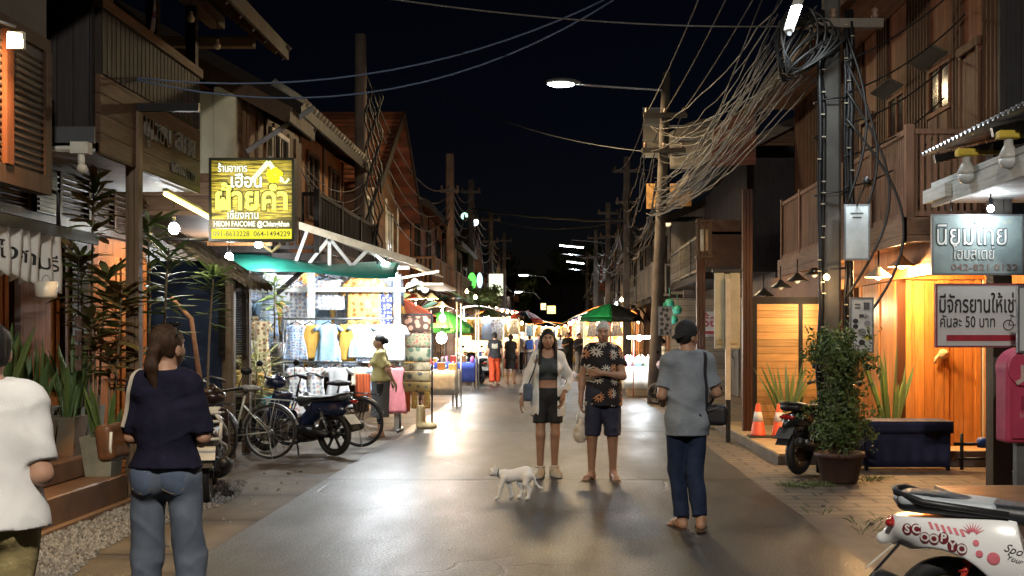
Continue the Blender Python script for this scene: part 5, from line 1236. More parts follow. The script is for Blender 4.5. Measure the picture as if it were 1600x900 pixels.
mb = MB(); mb.grid(lambda u, v: (-5.2+2.75*u, 16.55+.6*v, 2.76-.18*u+.10*v-.05*math.sin(PI*u)-.03*math.sin(9*u+3*v)-.13*(1-v)**3), 40, 8, (0, 0, .008)); mb.build('tarpaulin', plain('green_tarp', (.014, .17, .125), .4, 0, .35, 4, .3, 30), sh, True)
mb = MB(); mb.box(-2.3, -1.9, 18.2, 20.6, 2.40, 2.44); mb.bar((-2.62, 18, 2.5), (-1.95, 18, 2.62), .04); mb.build('side_flap', plain('edge_cream', (.58, .50, .36), .6), sh, True)
# lamps of the shop
def bulb(label, loc, m, e, color, r=.05, group=None, cord=.3, size=.05):
    t = thing('light_bulb', label, 'bulb', loc, 0, group); mb = MB(); mb.ball((0, 0, 0), r, r, r*1.1); mb.build('globe', m, t); mb = MB(); mb.cyl((0, 0, r), (0, 0, r+.07), .022, .018, 8); mb.tube([(0, 0, r+.07), (0, 0, r+cord)], .006, 5); mb.build('cord', T_black, t)
    if e: lamp('bulb_light', 'POINT', (0, 0, -r-.03), e, color, size, parent=t)
    return t
W_cool = glow('led_white', (.90, .97, 1), 60); W_warm = glow('warm_bulb', (1, .66, .30), 26); W_neu = glow('neutral_bulb', (1, .88, .66), 30)
for i, (px, py, Y, e) in enumerate(((590, 425, 17.0, 115), (612, 428, 17.1, 115), (603, 418, 16.95, 90))): bulb('dazzling white bulb under the shop awning, %s of the three' % ('leftmost', 'rightmost', 'topmost')[i], P(px, py, Y), W_cool, e, (.92, .97, 1), .085)
for i, (px, py, Y, e) in enumerate(((272, 357, 12.2, 24), (358, 402, 15.6, 110), (404, 381, 16.4, 26), (355, 420, 15.7, 0))): bulb(('bare white bulb under the balcony by the thatched roof', 'bright white bulb at the low end of the thatched roof', 'white bulb right under the yellow restaurant sign', 'smaller bulb just below the bright one by the thatch')[i], P(px, py, Y), W_cool, e, (.92, .97, 1), .06 if i < 3 else .035)
lamp('shop_inner_light', 'AREA', (-4.4, 19.0, 2.85), 290, (.93, .97, 1), 1.2, (0, 0, 0), parent=None)
tube_lamp('white tube lamp inside the clothes shop ceiling', (-5.0, 19.1, 2.78), (-3.8, 19.1, 2.78), 0, 20)
# back display: cloths hung side by side
x0 = -5.3
for i, (m, nm) in enumerate(((whflo, 'white flowered'), (skyb, 'plain sky blue'), (blueflo, 'blue sprigged'), (whflo, 'white flowered'), (check, 'blue checked'), (whitec, 'plain white'), (amber, 'amber ikat'))):
    w = .27; x = -5.25+i*.36
    garment('cloth', 'hanging_cloth', '%s cloth hanging at the back of the clothes shop, %s from the left' % (nm, ('first', 'second', 'third', 'fourth', 'fifth', 'sixth', 'seventh')[i]), 'cloth', (x, 19.9+.05*(i % 2), 2.62), .36, (1.25, 1.1, 1.35, 1.3, 1.05, .7, 1.0)[i], m, 0, 'cloths at the back of the clothes shop', i, hanger=False)
garment('top', 'hanging_shirt', 'amber patterned long shirt hung high under the shop awning', 'shirt', (-3.22, 18.2, 2.52), .62, .82, amber, 0, 'garments on the shop front', 31)
garment('cloth', 'hanging_cloth', 'narrow indigo dotted scarf beside the amber shirt', 'scarf', (-2.86, 18.2, 2.3), .22, .72, indigo, 0, None, 32, hanger=False)
garment('top', 'hanging_shirt', 'white flowered blouse hung high left of the amber shirt', 'shirt', (-3.85, 18.3, 2.5), .6, .5, whflo, 0, 'garments on the shop front', 33)
garment('dress', 'hanging_dress', 'long beige printed dress hung low at the left of the shop', 'dress', (-4.72, 17.4, 1.80), .32, 1.0, beige, 0, 'garments on the shop front', 34)
for i, (x, z, w, hh, m, nm) in enumerate(((-5.55, 2.4, .34, 1.2, blueflo, 'blue sprigged'), (-5.2, 1.9, .3, .9, beige, 'beige printed'), (-4.95, 2.45, .34, .9, check, 'blue checked'), (-4.45, 2.45, .4, 1.0, whflo, 'white flowered'), (-4.05, 2.4, .36, .8, skyb, 'sky blue'))): garment('dress', 'hanging_dress', '%s dress hung high in the middle of the clothes shop' % nm, 'dress', (x, 18.7, z), w, hh, m, 0, 'dresses hung inside the clothes shop', 130+i)
rr = random.Random(77)
for i in range(34):
    row = i//12; kd = rr.choice(('dress', 'top', 'dress', 'skirt')); m = rr.choice((blueflo, whflo, whitec, skyb, check, blueflo, whflo, beige, amber)); garment(kd, 'hanging_garment', 'small pale garment in the dense inner rows of the clothes shop', 'garment', (-5.35+.23*(i % 12)+rr.uniform(-.04, .04), 19.4-.5*row, (2.66, 2.1, 1.5)[row]+rr.uniform(-.05, .05)), rr.uniform(.24, .34), rr.uniform(.4, .62), m, rr.uniform(-.3, .3), 'garments in the inner rows of the clothes shop', 200+i, hanger=False)
# front rail, upper row and lower row
rk = thing('clothes_rack', 'chrome two rail clothes rack at the shop front', 'rack', (-3.4, 17.7, 0)); mb = MB()
for z in (1.83, 1.12): mb.tube([(-1.05, 0, z), (.85, 0, z)], .018, 8)
for x in (-1.05, .85): mb.tube([(x, 0, .03), (x, 0, 1.86)], .02, 8); mb.tube([(x, -.3, .03), (x, .3, .03)], .02, 8)
mb.build('rail_frame', T_galv, rk)
up = ((-4.25, .40, .58, blueflo, 'blue sprigged', 'dress'), (-4.02, .34, .56, ochre, 'ochre', 'top'), (-3.72, .42, .62, skyb, 'sky blue', 'dress'), (-3.42, .3, .6, ochre, 'plain ochre', 'top'), (-3.18, .42, .55, skyb, 'pale blue short', 'dress'), (-2.92, .3, .55, cream_c, 'cream', 'top'), (-2.66, .42, .6, whitec, 'white embroidered', 'top'))
for i, (x, w, hh, m, nm, kd) in enumerate(up): garment(kd, 'hanging_'+('dress' if kd == 'dress' else 'shirt'), '%s child %s on the upper rail of the chrome rack' % (nm, 'dress' if kd == 'dress' else 'shirt'), 'dress' if kd == 'dress' else 'shirt', (x, 17.7+.03*(i % 2), 1.74), w, hh, m, .05*(i % 3-1), 'garments on the chrome rack', 40+i, trim=whflo if i in (2, 4) else None)
mb = MB(); mb.smooth = True
for i in range(2): mb.ball((-.05+.1*i, -.075, -.24), .055, .012, .06)
lw = ((-4.2, .40, .80, whflo, 'white flowered long', 'dress'), (-3.92, .38, .82, whflo, 'white and navy flowered', 'dress'), (-3.55, .44, .66, whitec, 'white ruffled', 'dress'), (-3.2, .3, .3, cream_c, 'short cream', 'top'), (-2.62, .36, .75, pinkc, 'coral pink', 'dress'), (-2.9, .32, .4, skyb, 'pale blue', 'top'))
for i, (x, w, hh, m, nm, kd) in enumerate(lw): garment(kd, 'hanging_'+('dress' if kd == 'dress' else 'shirt'), '%s %s on the lower rail of the chrome rack' % (nm, 'dress' if kd == 'dress' else 'shirt'), 'dress' if kd == 'dress' else 'shirt', (x, 17.66+.03*(i % 2), 1.05), w, hh, m, .05*(i % 3-1), 'garments on the chrome rack', 60+i, trim=check if i == 2 else None)
garment('cloth', 'cloth_bag', 'rust striped cloth bag hanging beside the stall keeper', 'bag', (-3.08, 17.3, .95), .24, .36, redor, 0, None, 77, hanger=False)
# floor level goods left of the rack
tb = thing('display_table', 'low wooden table with carved figures at the left of the clothes shop', 'table', (-4.75, 16.9, 0)); mb = MB(); mb.box(-.45, .40, -.22, .22, .62, .66); mb.build('tabletop', W_pale, tb)
for sx in (-.40, .35):
    for sy in (-.18, .18): mb = MB(); mb.box(sx-.025, sx+.025, sy-.025, sy+.025, 0, .619); mb.build('leg', W_pale, tb)
gold = plain('gold_wood', (.45, .26, .06), .4, .3, .4, 14, .3, 60)
for i in range(5):
    S = Sdf((-.13, -.13, -.01), (.13, .13, .36), .014); hh = .2+.03*(i*7 % 4)
    S.ell((0, 0, .06), (.075, .06, .065), .02); S.cap((0, 0, .08), (.0, 0, hh), .05, .04, .03); S.ell((-.02, 0, hh+.05), (.055, .045, .05), .02); S.cap((-.05, 0, hh+.04), (-.09, 0, hh-.03), .022, .012, .02)
    for sg in (-1, 1): S.ell((.0, sg*.05, hh+.06), (.025, .012, .03), .01)
    o = S.build('carved_figure', gold, loc=(-5.1+i*.16, 16.85+.06*(i % 2), .662)); o.rotation_euler.z = i*.9; tag(o, 'small golden carved animal figure on the low table, %s from the left' % ('first', 'second', 'third', 'fourth', 'fifth')[i], 'figure', 'carved figures on the low table')
bk = thing('woven_basket', 'dark woven trough basket behind the carved figures', 'basket', (-5.15, 17.5, 1.02)); mb = MB(); mb.grid(lambda u, v: (-.42+.84*u, .16*math.cos(PI*v)*(1+.04*math.sin(60*u)), .22*(1-math.sin(PI*v))+.006*math.sin(u*90)*math.sin(v*40)), 60, 16, (0, .01, .01)); mb.build('weave', plain('basket_brown', (.14, .075, .035), .7, 0, .5, 40, .6, 120), bk)
mb = MB(); mb.box(-.4, .4, -.02, .02, -1.02, -.0); mb.build('stand', W_beam, bk)
cb = thing('clothes_basket', 'yellow cloth bundle with turquoise towel on a crate', 'basket', (-4.28, 16.5, 0)); S = Sdf((-.34, -.3, .1), (.34, .3, .75), .02); S.ell((0, 0, .42), (.26, .2, .16), .03); S.folds(.014, (12, 12, 12), 4); S.build('bundle', ochre, cb)
S = Sdf((-.34, -.3, .4), (.34, .3, .85), .02); S.ell((0, -.02, .58), (.24, .17, .07), .02, ry=-.25); S.folds(.012, (14, 14, 14), 9); S.build('towel', plain('turquoise', (.03, .32, .45), .8), cb)
mb = MB(); mb.box(-.26, .26, -.2, .2, 0, .3, .01); mb.build('crate', W_pale, cb)
# lattice stand with bag panels at the kerb
bs = thing('display_stand', 'tall dark framed stand of printed cloth panels at the road edge', 'stand', (-2.55, 18.6, 0)); mb = MB()
for x in (-.19, .42): mb.box(x-.015, x+.015, -.03, .0, 0, 1.93)
mb.box(-.19, .42, -.03, 0, 1.90, 1.93); mb.box(-.19, .42, -.03, .0, .64, .67); mb.build('frame', T_black, bs)
pan = (pattern('panel_brown', (.10, .06, .045), (.62, .34, .24), 9, .42, 'dots'), pattern('panel_olive', (.36, .30, .20), (.40, .15, .10), 17, .36, 'dots', (.12, .25, .12)), pattern('panel_sage', (.34, .32, .22), (.10, .15, .10), 7, .33, 'dots'), pattern('panel_tan', (.36, .29, .18), (.55, .45, .30), 8, .36, 'flowers', (.12, .09, .06)), pattern('panel_khaki', (.40, .32, .18), (.12, .12, .10), 6, .3, 'dots'), pattern('panel_gold', (.46, .33, .14), (.15, .14, .10), 9, .28, 'dots'))
zz = 1.89
for i, hh in enumerate((.30, .24, .25, .16, .18, .18)):
    mb = MB(); mb.grid(lambda u, v: (-.17+.57*u, -.045-.012*math.sin(PI*v)-.006*math.sin(7*u+i), zz-hh*v*.97), 10, 4, (0, .012, 0)); mb.build('cloth_panel', pan[i], bs); zz -= hh
for i, (x, m) in enumerate(((-.12, 'rust_bag'), (.0, 'rust_bag'), (.12, 'amber_ikat'), (.24, 'panel_brown'), (.34, 'amber_ikat'))):
    garment('cloth', 'tassel_bag', 'small fringed bag hanging under the cloth panel stand, %s from the left' % ('first', 'second', 'third', 'fourth', 'fifth')[i], 'bag', (-2.55+x, 18.56, .60), .10, .28+.05*(i % 2), MATS[m], 0, 'fringed bags under the panel stand', 80+i, hanger=False, d=.02)
for i in range(4): garment('cloth', 'hanging_scarf', 'orange fringed scarf hanging left of the panel stand, %s in the row' % ('first', 'second', 'third', 'fourth')[i], 'scarf', (-2.86-.02*i+.04*(i % 2), 18.5+.05*i, 1.0-.12*(i % 3)), .13, .5, (amber, ochre, redor, amber)[i], .6, 'orange scarves by the panel stand', 90+i, hanger=False)
for i in range(2):
    S = Sdf((-.12, -.2, -.01), (.34, .2, .42), .016); S.cap((0, 0, .05), (0, 0, .34), .06, .055, .02); S.cap((0, 0, .05), (.22, 0, .035), .06, .04, .03)
    o = S.build('boot', plain('tan_boot', (.48, .36, .18), .7), loc=(-2.3+.02*i, 18.25+.14*i, 0)); tag(o, ('tan ankle boot under the panel stand, nearer of the pair', 'tan ankle boot under the panel stand, farther of the pair')[i], 'boot', 'boots under the panel stand')
# yellow restaurant sign
sg = thing('restaurant_sign', 'lit yellow wooden restaurant sign with Thai lettering and phone numbers', 'sign', (-4.05, 12.65, 0)); Y0 = 12.65
c0 = P(329, 378, Y0); c1 = P(462, 248, Y0); sg.location = ((c0.x+c1.x)/2, Y0, (c0.z+c1.z)/2); W_ = c1.x-c0.x; H_ = c1.z-c0.z
def sign_wood():
    m, t, b = newmat('sign_planks_lit'); n = N(t); v = n.coord(); X, Y, Z = n.sep(v)
    q = n.math('DIVIDE', n.math('ADD', Z, 5), H_/6); fr = n.math('FRACT', q); edge = n.ramp(n.math('MINIMUM', fr, n.math('SUBTRACT', 1, fr)), 0, .06, .15, 1)
    g = n.noise(n.vmath('ADD', n.scale(v, (3, 3, 34)), n.comb(n.math('FLOOR', q), 0, 0)), 1.4, 5, .65); c = n.mix(n.ramp(g, .42, .62), (.035, .025, .006), (.36, .30, .05))
    c = n.mix(n.math('SUBTRACT', 1, edge), c, (.02, .012, .004)); t.links.new(c, b.inputs['Base Color']); t.links.new(c, b.inputs['Emission Color'])
    rad = n.vmath('LENGTH', n.scale(v, (1/(W_*.52), 0, 1/(H_*.5)))); t.links.new(n.ramp(rad, .1, 1.05, .36, .07), b.inputs['Emission Strength']); b.inputs['Roughness'].default_value = .4
    m.cycles.emission_sampling = 'NONE'; return m
mb = MB(); mb.box(-W_/2+.03, W_/2-.03, -.06, .06, -H_/2+.17, H_/2-.03); mb.build('board', sign_wood(), sg)
mb = MB(); mb.box(-W_/2+.03, W_/2-.03, -.062, .06, -H_/2+.03, -H_/2+.145); mb.build('number_band', glow('sign_yellow', (.85, .78, .05), .9), sg)
mb = MB(); mb.box(-W_/2+.031, W_/2-.031, -.066, -.05, -H_/2+.150, -H_/2+.255); mb.build('name_band', plain('sign_dark', (.025, .018, .008), .5), sg)
mb = MB(); mb.box(-W_/2, -W_/2+.03, -.07, .07, -H_/2, H_/2); mb.box(W_/2-.03, W_/2, -.07, .07, -H_/2, H_/2); mb.box(-W_/2+.03, W_/2-.03, -.07, .07, -H_/2, -H_/2+.03); mb.box(-W_/2+.03, W_/2-.03, -.07, .07, H_/2-.03, H_/2); mb.tube([(-W_/2-.55, 0, -H_/2+.03), (-W_/2, 0, -H_/2+.03)], .02, 6); mb.build('frame', T_black, sg)
sgn = lambda x, z: (lambda u, v, d: (x+u, -.064-d, z+v))
Wg = glow('sign_white', (.95, 1, .72), 1.25); Yg = glow('sign_letters_yellow', (.90, .93, .14), 1.25); Dg = plain('sign_shadow', (.03, .025, .006), .6)
def letters(s, size, x, z, m, fit=None, bold=0, dep=.008):
    mb = MB(); text_mb(mb, s, size, sgn(x, z), .003, 'CENTER', fit, bold+.045); mb.build('letter_shadow', Dg, sg)
    mb = MB(); text_mb(mb, s, size, lambda u, v, d: (x+u, -.0675-d, z+v), dep, 'CENTER', fit, bold); return mb.build('lettering', m, sg)
letters('ร้านอาหาร', .12, -.22*W_, .37*H_, Wg, .34*W_, .012); letters('เฮือน', .21, -.06*W_, .215*H_, Wg, .36*W_, .016)
letters('ฝ้ายคำ', .36, -.0*W_, -.005*H_, Yg, .84*W_, .026); letters('เชียงคาน', .13, -.10*W_, -.19*H_, Wg, .36*W_, .008)
mb = MB(); text_mb(mb, 'HEON FAICOME @Chiangkhan', .085, lambda u, v, d: (u, -.0665-d, -H_/2+.20+v), .004, 'CENTER', .88*W_, .02); mb.build('lettering', Wg, sg)
mb = MB(); text_mb(mb, '091-8633228  064-1494229', .085, lambda u, v, d: (u, -.0625-d, -H_/2+.085+v), .004, 'CENTER', .90*W_, .008); mb.build('lettering', plain('sign_ink', (.03, .03, .01), .6), sg)
mb = MB(); mb.bar((-.0*W_, -.072, .22*H_), (.20*W_, -.072, .45*H_), .012, .05, up=(0, 0, 1)); mb.bar((.20*W_, -.0725, .45*H_), (.36*W_, -.0725, .22*H_), .012, .05, up=(0, 0, 1)); mb.tube([(.36*W_, -.072, .22*H_), (.40*W_, -.072, .20*H_), (.44*W_, -.072, .25*H_)], .014, 6); mb.build('roof_emblem', glow('emblem_pale', (.80, 1, .45), 1.3), sg)
mb = MB()
for k in range(5): a = k*2*PI/5+.3; mb.ball((.27*W_+.05*math.cos(a), -.075, .29*H_+.05*math.sin(a)), .048, .006, .048)
mb.build('flower_emblem', glow('emblem_yellow', (.95, .92, .02), 1.4), sg)
lamp('sign_light', 'AREA', (0, -.25, 0), 7, (1, .9, .35), .8, (R(90), 0, 0), parent=sg)
mb = MB(); mb.tube([(-.18, 0, -.04), (-.08, 0, -.12), (.02, 0, -.03)], .02, 6); o = mb.build('cable_loop', plain('loop_cream', (.62, .58, .40), .6), None); o.location = (sg.location.x+.3, Y0, sg.location.z-H_/2-.0); tag(o, 'pale hose loop hanging just below the yellow restaurant sign', 'hose')
yl = thing('strip_light', 'yellow strip light running under the balcony beside the restaurant sign', 'lamp', (-4.1, 12.3, 3.0)); mb = MB(); a = P(258, 303, 11.5); b_ = P(328, 341, 13.0); o_ = Vector(yl.location); mb.tube([a-o_, b_-o_], .022, 8); mb.build('tube', glow('strip_yellow', (1, .78, .22), 7), yl); mb = MB(); mb.bar(a-o_+Vector((0, 0, .045)), b_-o_+Vector((0, 0, .045)), .05, .03); mb.build('batten', T_cream, yl)
lamp('strip_yellow_light', 'AREA', (a+b_)/2-o_-Vector((0, 0, .08)), 12, (1, .75, .3), .5, parent=yl)
# thatched lean-to with a dark blue wall
th = thing('thatched_hut', 'thatched lean-to with dark blue cloth wall between the plants and the clothes shop', 'hut', (-4.6, 15, 0))
mb = MB(); mb.box(-5.5, -4.42, 14.5, 14.56, 0, 2.55); mb.build('cloth_wall', plain('navy_cloth_wall', (.012, .024, .060), .85, 0, .4, 2.0, .4, 30), th, True)
for x, y in ((-4.38, 14.45), (-4.12, 14.45), (-4.12, 13.75), (-5.5, 14.45)): mb = MB(); mb.box(x-.05, x+.05, y-.05, y+.05, 0, 2.42); mb.build('post', W_post, th, True)
rr = random.Random(9); mb = MB()
def tz(x): return 3.02-(x+5.3)*.55
mb.add([(-5.6, 13.7, tz(-5.6)), (-3.95, 13.7, tz(-3.95)), (-3.95, 14.7, tz(-3.95)), (-5.6, 14.7, tz(-5.6))], [(0, 1, 2, 3)])
for i in range(900):
    x = rr.uniform(-5.5, -4.05); y = rr.uniform(13.62, 14.65) if i % 3 else rr.uniform(13.55, 13.75); L = rr.uniform(.3, .75); x2 = min(x+L, -3.85+rr.uniform(-.05, .05)); dz = rr.uniform(.02, .09)
    w = rr.uniform(.008, .02); dy = rr.uniform(-.1, .1)
    mb.add([(x, y-w, tz(x)+dz), (x, y+w, tz(x)+dz), (x2, y+dy+w*.4, tz(x2)+dz*.4-rr.uniform(0, .10)), (x2, y+dy-w*.4, tz(x2)+dz*.4-rr.uniform(0, .1))], [(0, 1, 2, 3)])
for i in range(420):
    y = rr.uniform(13.6, 14.65); x = -3.95+rr.uniform(-.1, .08); L = rr.uniform(.08, .28); w = .008; mb.add([(x, y-w, tz(x)+.05), (x, y+w, tz(x)+.05), (x+rr.uniform(.0, .08), y+rr.uniform(-.05, .05), tz(x)+.03-L)], [(0, 1, 2)])
mb.build('thatch', plain('thatch', (.16, .125, .085), .9, 0, .6, 14, .4, 90), th, True)
bl = thing('bamboo_blind', 'rolled bamboo blind hanging on the thatched hut post', 'blind', (-4.26, 14.25, 2.25)); mb = MB()
for k in range(40): mb.tube([(-.17, 0, -.05-k*.023), (.2, 0, -.05-k*.023)], .011, 5)
mb.build('slats', wood('bamboo', (.12, .095, .075), 'Z', .023, .4, 0), bl); mb = MB(); mb.tube([(-.19, 0, -.02), (.22, 0, -.02)], .05, 10); mb.build('roll', wood('bamboo', (.12, .095, .075), 'Z', .023, .4, 0), bl)
# ---------------------------------------------------------------- stalls further down
CL = [glow('stall_led', (.92, .97, 1), 22), glow('stall_warm', (1, .72, .36), 22)]
GM = [plain('goods_%d' % i, c, .6, 0, .3, 8) for i, c in enumerate(((.6, .08, .06), (.7, .42, .05), (.10, .35, .12), (.08, .20, .55), (.62, .60, .55), (.55, .15, .35), (.35, .18, .07), (.68, .55, .25)))]
BRD = [pattern('goods_wall_%d' % i, a_, b_, sc_, .42, 'dots', c_) for i, (a_, b_, c_, sc_) in enumerate((((.6, .55, .45), (.6, .2, .08), (.1, .25, .5), 6), ((.65, .42, .15), (.6, .1, .12), (.7, .65, .5), 7), ((.5, .55, .6), (.08, .2, .5), (.6, .5, .2), 7), ((.6, .3, .25), (.65, .6, .5), (.5, .3, .05), 5)))]
def stall(label, x, y, w, d, cloth, roofm=None, light=0, e=90, seed=0, rows=2, hang=0, awn=True, zt=2.3, col=None):
    short = ' '.join(label.split(' with')[0].split()[:9]); r = random.Random(seed); t = thing('market_stall', label, 'stall', (x, y, 0)); s = 1 if x > 0 else -1
    mb = MB(); mb.box(-w/2, w/2, -d/2, d/2, .74, .78); mb.build('tabletop', W_pale, t); mb = MB()
    mb.grid(lambda u, v: (-w/2-.01+(w+.02)*u, -d/2-.012-.012*math.sin(26*u)*v, .79-.55*v), 30, 3, (0, .006, 0)); mb.grid(lambda u, v: ((-s)*(w/2+.012+.012*math.sin(26*u)*v), -d/2+d*u, .79-.55*v), 30, 3, (.006, 0, 0)); mb.box(-w/2-.01, w/2+.01, -d/2-.01, d/2+.01, .781, .79); mb.build('tablecloth', cloth, t)
    for sx in (-1, 1):
        for sy in (-1, 1): mb = MB(); mb.box(sx*(w/2-.05)-.02, sx*(w/2-.05)+.02, sy*(d/2-.05)-.02, sy*(d/2-.05)+.02, 0, .739); mb.build('leg', T_grey, t)
    if awn:
        for sx in (-1, 1):
            for sy in (-1, 1): mb = MB(); mb.tube([(sx*(w/2+.05), sy*(d/2+.05), 0), (sx*(w/2+.05), sy*(d/2+.05), zt)], .02, 6); mb.build('pole', T_white, t)
        mb = MB(); mb.grid(lambda u, v: (-w/2-.25+(w+.5)*u, -d/2-.3+(d+.6)*v, zt+.02+.35*math.sin(PI*u)), 8, 4, (0, 0, .02)); mb.build('canopy', roofm, t)
    if light is not None:
        for k in range(2):
            mb = MB(); xx = (-.25+.5*k)*w; mb.ball((xx, -d*.25, zt-.35), .07, .07, .09, 10, 6); mb.cyl((xx, -d*.25, zt-.28), (xx, -d*.25, zt), .01, n=5); mb.build('lamp', CL[light], t)
        lamp('stall_light', 'POINT', (0, -d*.3, zt-.5), e*1.05, (1, .92, .80) if light == 0 else (1, .66, .30), .15, parent=t)
    if hang:
        mb = MB(); mb.box(-w/2, w/2, d/2+.0, d/2+.03, .8, zt-.05); mb.build('display_board', r.choice(BRD), t)
        for k in range(4): mb = MB(); q = .055+.03*r.random(); mb.ball((-w/2-.2+(w+.4)*k/3, -d/2-.28, zt-.12-.1*(k % 2)), q, q, q, 8, 6); mb.build('lamp', CL[light], t)
    # goods standing on the table: small boxes, bowls, jars, each its own thing
    n_ = int(w/.22); ord_ = 0
    for rw in range(rows):
        for i in range(n_):
            gx = -w/2+.13+i*(w-.2)/max(1, n_-1); gy = -d/2+.15+rw*.28; kd = r.randrange(3); m = r.choice(GM); hh = r.uniform(.1, .26); mb = MB()
            if kd == 0: mb.box(-.08, .08, -.09, .09, 0, hh, .008)
            elif kd == 1: mb.lathe([(.05, 0), (.095, .06), (.10, .09), (.085, .085), (.06, .12), (0, .15)], n=10)
            else: mb.lathe([(.05, 0), (.06, .02), (.06, hh*.75), (.03, hh*.85), (.03, hh)], n=10)
            o = mb.build(('box', 'bowl', 'jar')[kd], m, loc=(x+gx, y+gy, .791)); tag(o, 'small %s on the ' % ('box', 'bowl', 'jar')[kd]+short, ('box', 'bowl', 'jar')[kd], 'wares on the '+short)
    for i in range(hang):
        kd = r.choice(('dress', 'top', 'top')); garment(kd, 'hanging_'+('dress' if kd == 'dress' else 'shirt'), 'garment hanging at the '+short, 'clothing', (x-w/2+.25+i*(w-.4)/max(1, hang-1), y-d/2-.05, zt-.12), .42, r.uniform(.55, .8), r.choice((amber, whflo, blueflo, pinkc, cream_c, ochre, skyb, redor)), 0, 'garments at the '+short, seed*10+i, hanger=False)
    return t
can = dict(g=plain('canopy_green', (.012, .085, .04), .6), w=plain('canopy_white', (.6, .6, .58), .6), r=plain('canopy_red', (.45, .03, .03), .6), b=plain('canopy_blue', (.03, .10, .40), .6), o=plain('canopy_orange', (.55, .18, .03), .6))
cw = plain('cloth_white_t', (.62, .62, .60), .8); cbv = plain('cloth_blue_t', (.03, .07, .45), .8); cr = plain('cloth_red_t', (.45, .04, .05), .8); cy = plain('cloth_yellow_t', (.6, .42, .08), .8)
stall('white clothed stall past the panel stand with a ring lamp', -2.85, 24.5, 1.2, .9, cw, can['g'], 0, 120, 1, 2)
stall('blue clothed stall on the left with jars', -3.0, 31.5, 1.3, .9, cbv, can['g'], 0, 110, 2, 2)
stall('left garment stall with bright white lamps before the tree', -3.0, 40.5, 1.9, 1.0, cw, can['w'], 0, 260, 3, 2, 5)
stall('left yellow lit stall with hanging shirts further on', -2.7, 47.5, 2.0, 1.1, cy, can['o'], 1, 280, 4, 2, 5)
stall('left stall with red canopy deep in the market', -2.6, 54, 2.0, 1.2, cr, can['r'], 0, 300, 5, 1, 5, zt=2.5)
stall('left stall with white canopy deep in the market', -2.4, 62, 2.0, 1.2, cw, can['w'], 1, 320, 6, 1, 5)
stall('farthest left stall with orange canopy', -2.2, 72, 2.2, 1.2, cy, can['o'], 1, 340, 7, 0, 4)
stall('right white clothed stall beside the leaning pole', 2.25, 27.6, 1.2, .8, cw, None, None, 0, 8, 2, 0, False)
stall('right warm lit stall behind the older man with baskets', 1.9, 40, 1.7, 1.2, cy, can['o'], 1, 300, 9, 2, 4)
stall('right stall with white lamps past the green umbrella', 1.9, 48, 2.0, 1.2, cw, can['w'], 0, 300, 10, 1, 5)
stall('right far stall with blue canopy', 1.9, 57, 2.0, 1.2, cbv, can['b'], 0, 320, 11, 1, 5)
stall('right far stall with red canopy', 1.8, 67, 2.2, 1.2, cr, can['r'], 1, 340, 12, 0, 5)
stall('stall with warm lamps closing the far end of the street', -.6, 88, 3.0, 1.2, cy, can['o'], 1, 420, 13, 0, 6)
stall('left stall squeezed between the garment stall and the yellow one', -2.2, 44.3, 1.2, .8, cr, can['b'], 1, 160, 14, 1, 3)
stall('low right stall in front of the far zinc roofed house', 1.5, 53, 1.4, 1.0, cy, can['w'], 1, 240, 15, 1, 4)
stall('stall left of the middle near the far end', -1.3, 79, 2.0, 1.2, cw, can['w'], 0, 340, 16, 0, 5)
stall('stall right of the middle near the far end', 1.2, 78, 1.8, 1.2, cr, can['g'], 1, 340, 17, 0, 5)
rr = random.Random(21)  # festoon strings made up and added to brighten the far market
for j, (a_, b_, n_, sg_) in enumerate((((-3.3, 38, 3.3), (-1.6, 62, 3.0), 11, 'left'), ((2.6, 38, 3.2), (1.6, 64, 3.0), 11, 'right'))):
    cp_ = cable_pts(a_, b_, .35, 2*n_+1); mb = MB(); mb.tube([p_-Vector(a_) for p_ in cp_], .012, 4); tag(mb.build('added_string_cable', T_black, None, loc=a_), 'thin made-up %s cable carrying an added string of festoon bulbs' % sg_, 'cable')
    for k in range(n_): q = cp_[2*k+1]; mb = MB(); mb.ball((0, 0, -.09), .06+.02*rr.random(), None, None, 8, 6); mb.cyl((0, 0, -.03), (0, 0, .01), .02, n=5); tag(mb.build('added_festoon_bulb', CL[k % 2 if sg_ != 'left' else 1], None, loc=q), 'small glowing bulb on the added %s festoon string' % sg_, 'bulb', 'bulbs on the added %s festoon string' % sg_)
def parasol(label, x, y, r, z, cols, rz=0, tilt=0):
    t = thing('parasol', label, 'parasol', (x, y, 0), rz); mb = MB(); mb.tube([(0, 0, 0), (0, 0, z+.45)], .022, 8); mb.build('pole', T_grey, t)
    for k in range(8):
        a0, a1 = k*PI/4, (k+1)*PI/4
        mb = MB(); mb.grid(lambda u, v: ((r*v)*(math.cos(a0)*(1-u)+math.cos(a1)*u), (r*v)*(math.sin(a0)*(1-u)+math.sin(a1)*u), z+.45*(1-v**1.6)-.02*math.sin(PI*u)*v), 4, 6, (0, 0, .006)); mb.grid(lambda u, v: (r*(math.cos(a0)*(1-u)+math.cos(a1)*u), r*(math.sin(a0)*(1-u)+math.sin(a1)*u), z-.13*v), 4, 1, (0, 0, .004)); mb.build('canopy_panel', cols[k % len(cols)], t)
        mb = MB(); mb.tube([(0, 0, z+.44), (r*math.cos(a0)*.98, r*math.sin(a0)*.98, z-.015)], .008, 5); mb.build('rib', T_grey, t)
    return t
pg = plain('parasol_green', (.012, .16, .035), .6); pk_ = plain('parasol_black', (.015, .018, .016), .6)
pg3 = plain('parasol_bright', (.02, .42, .12), .6)
parasol('large green and black market parasol behind the older man', 1.75, 35.5, 1.0, 2.15, (pk_, pk_, pk_, pg3, pg3, pg3, pk_, pk_), 0)
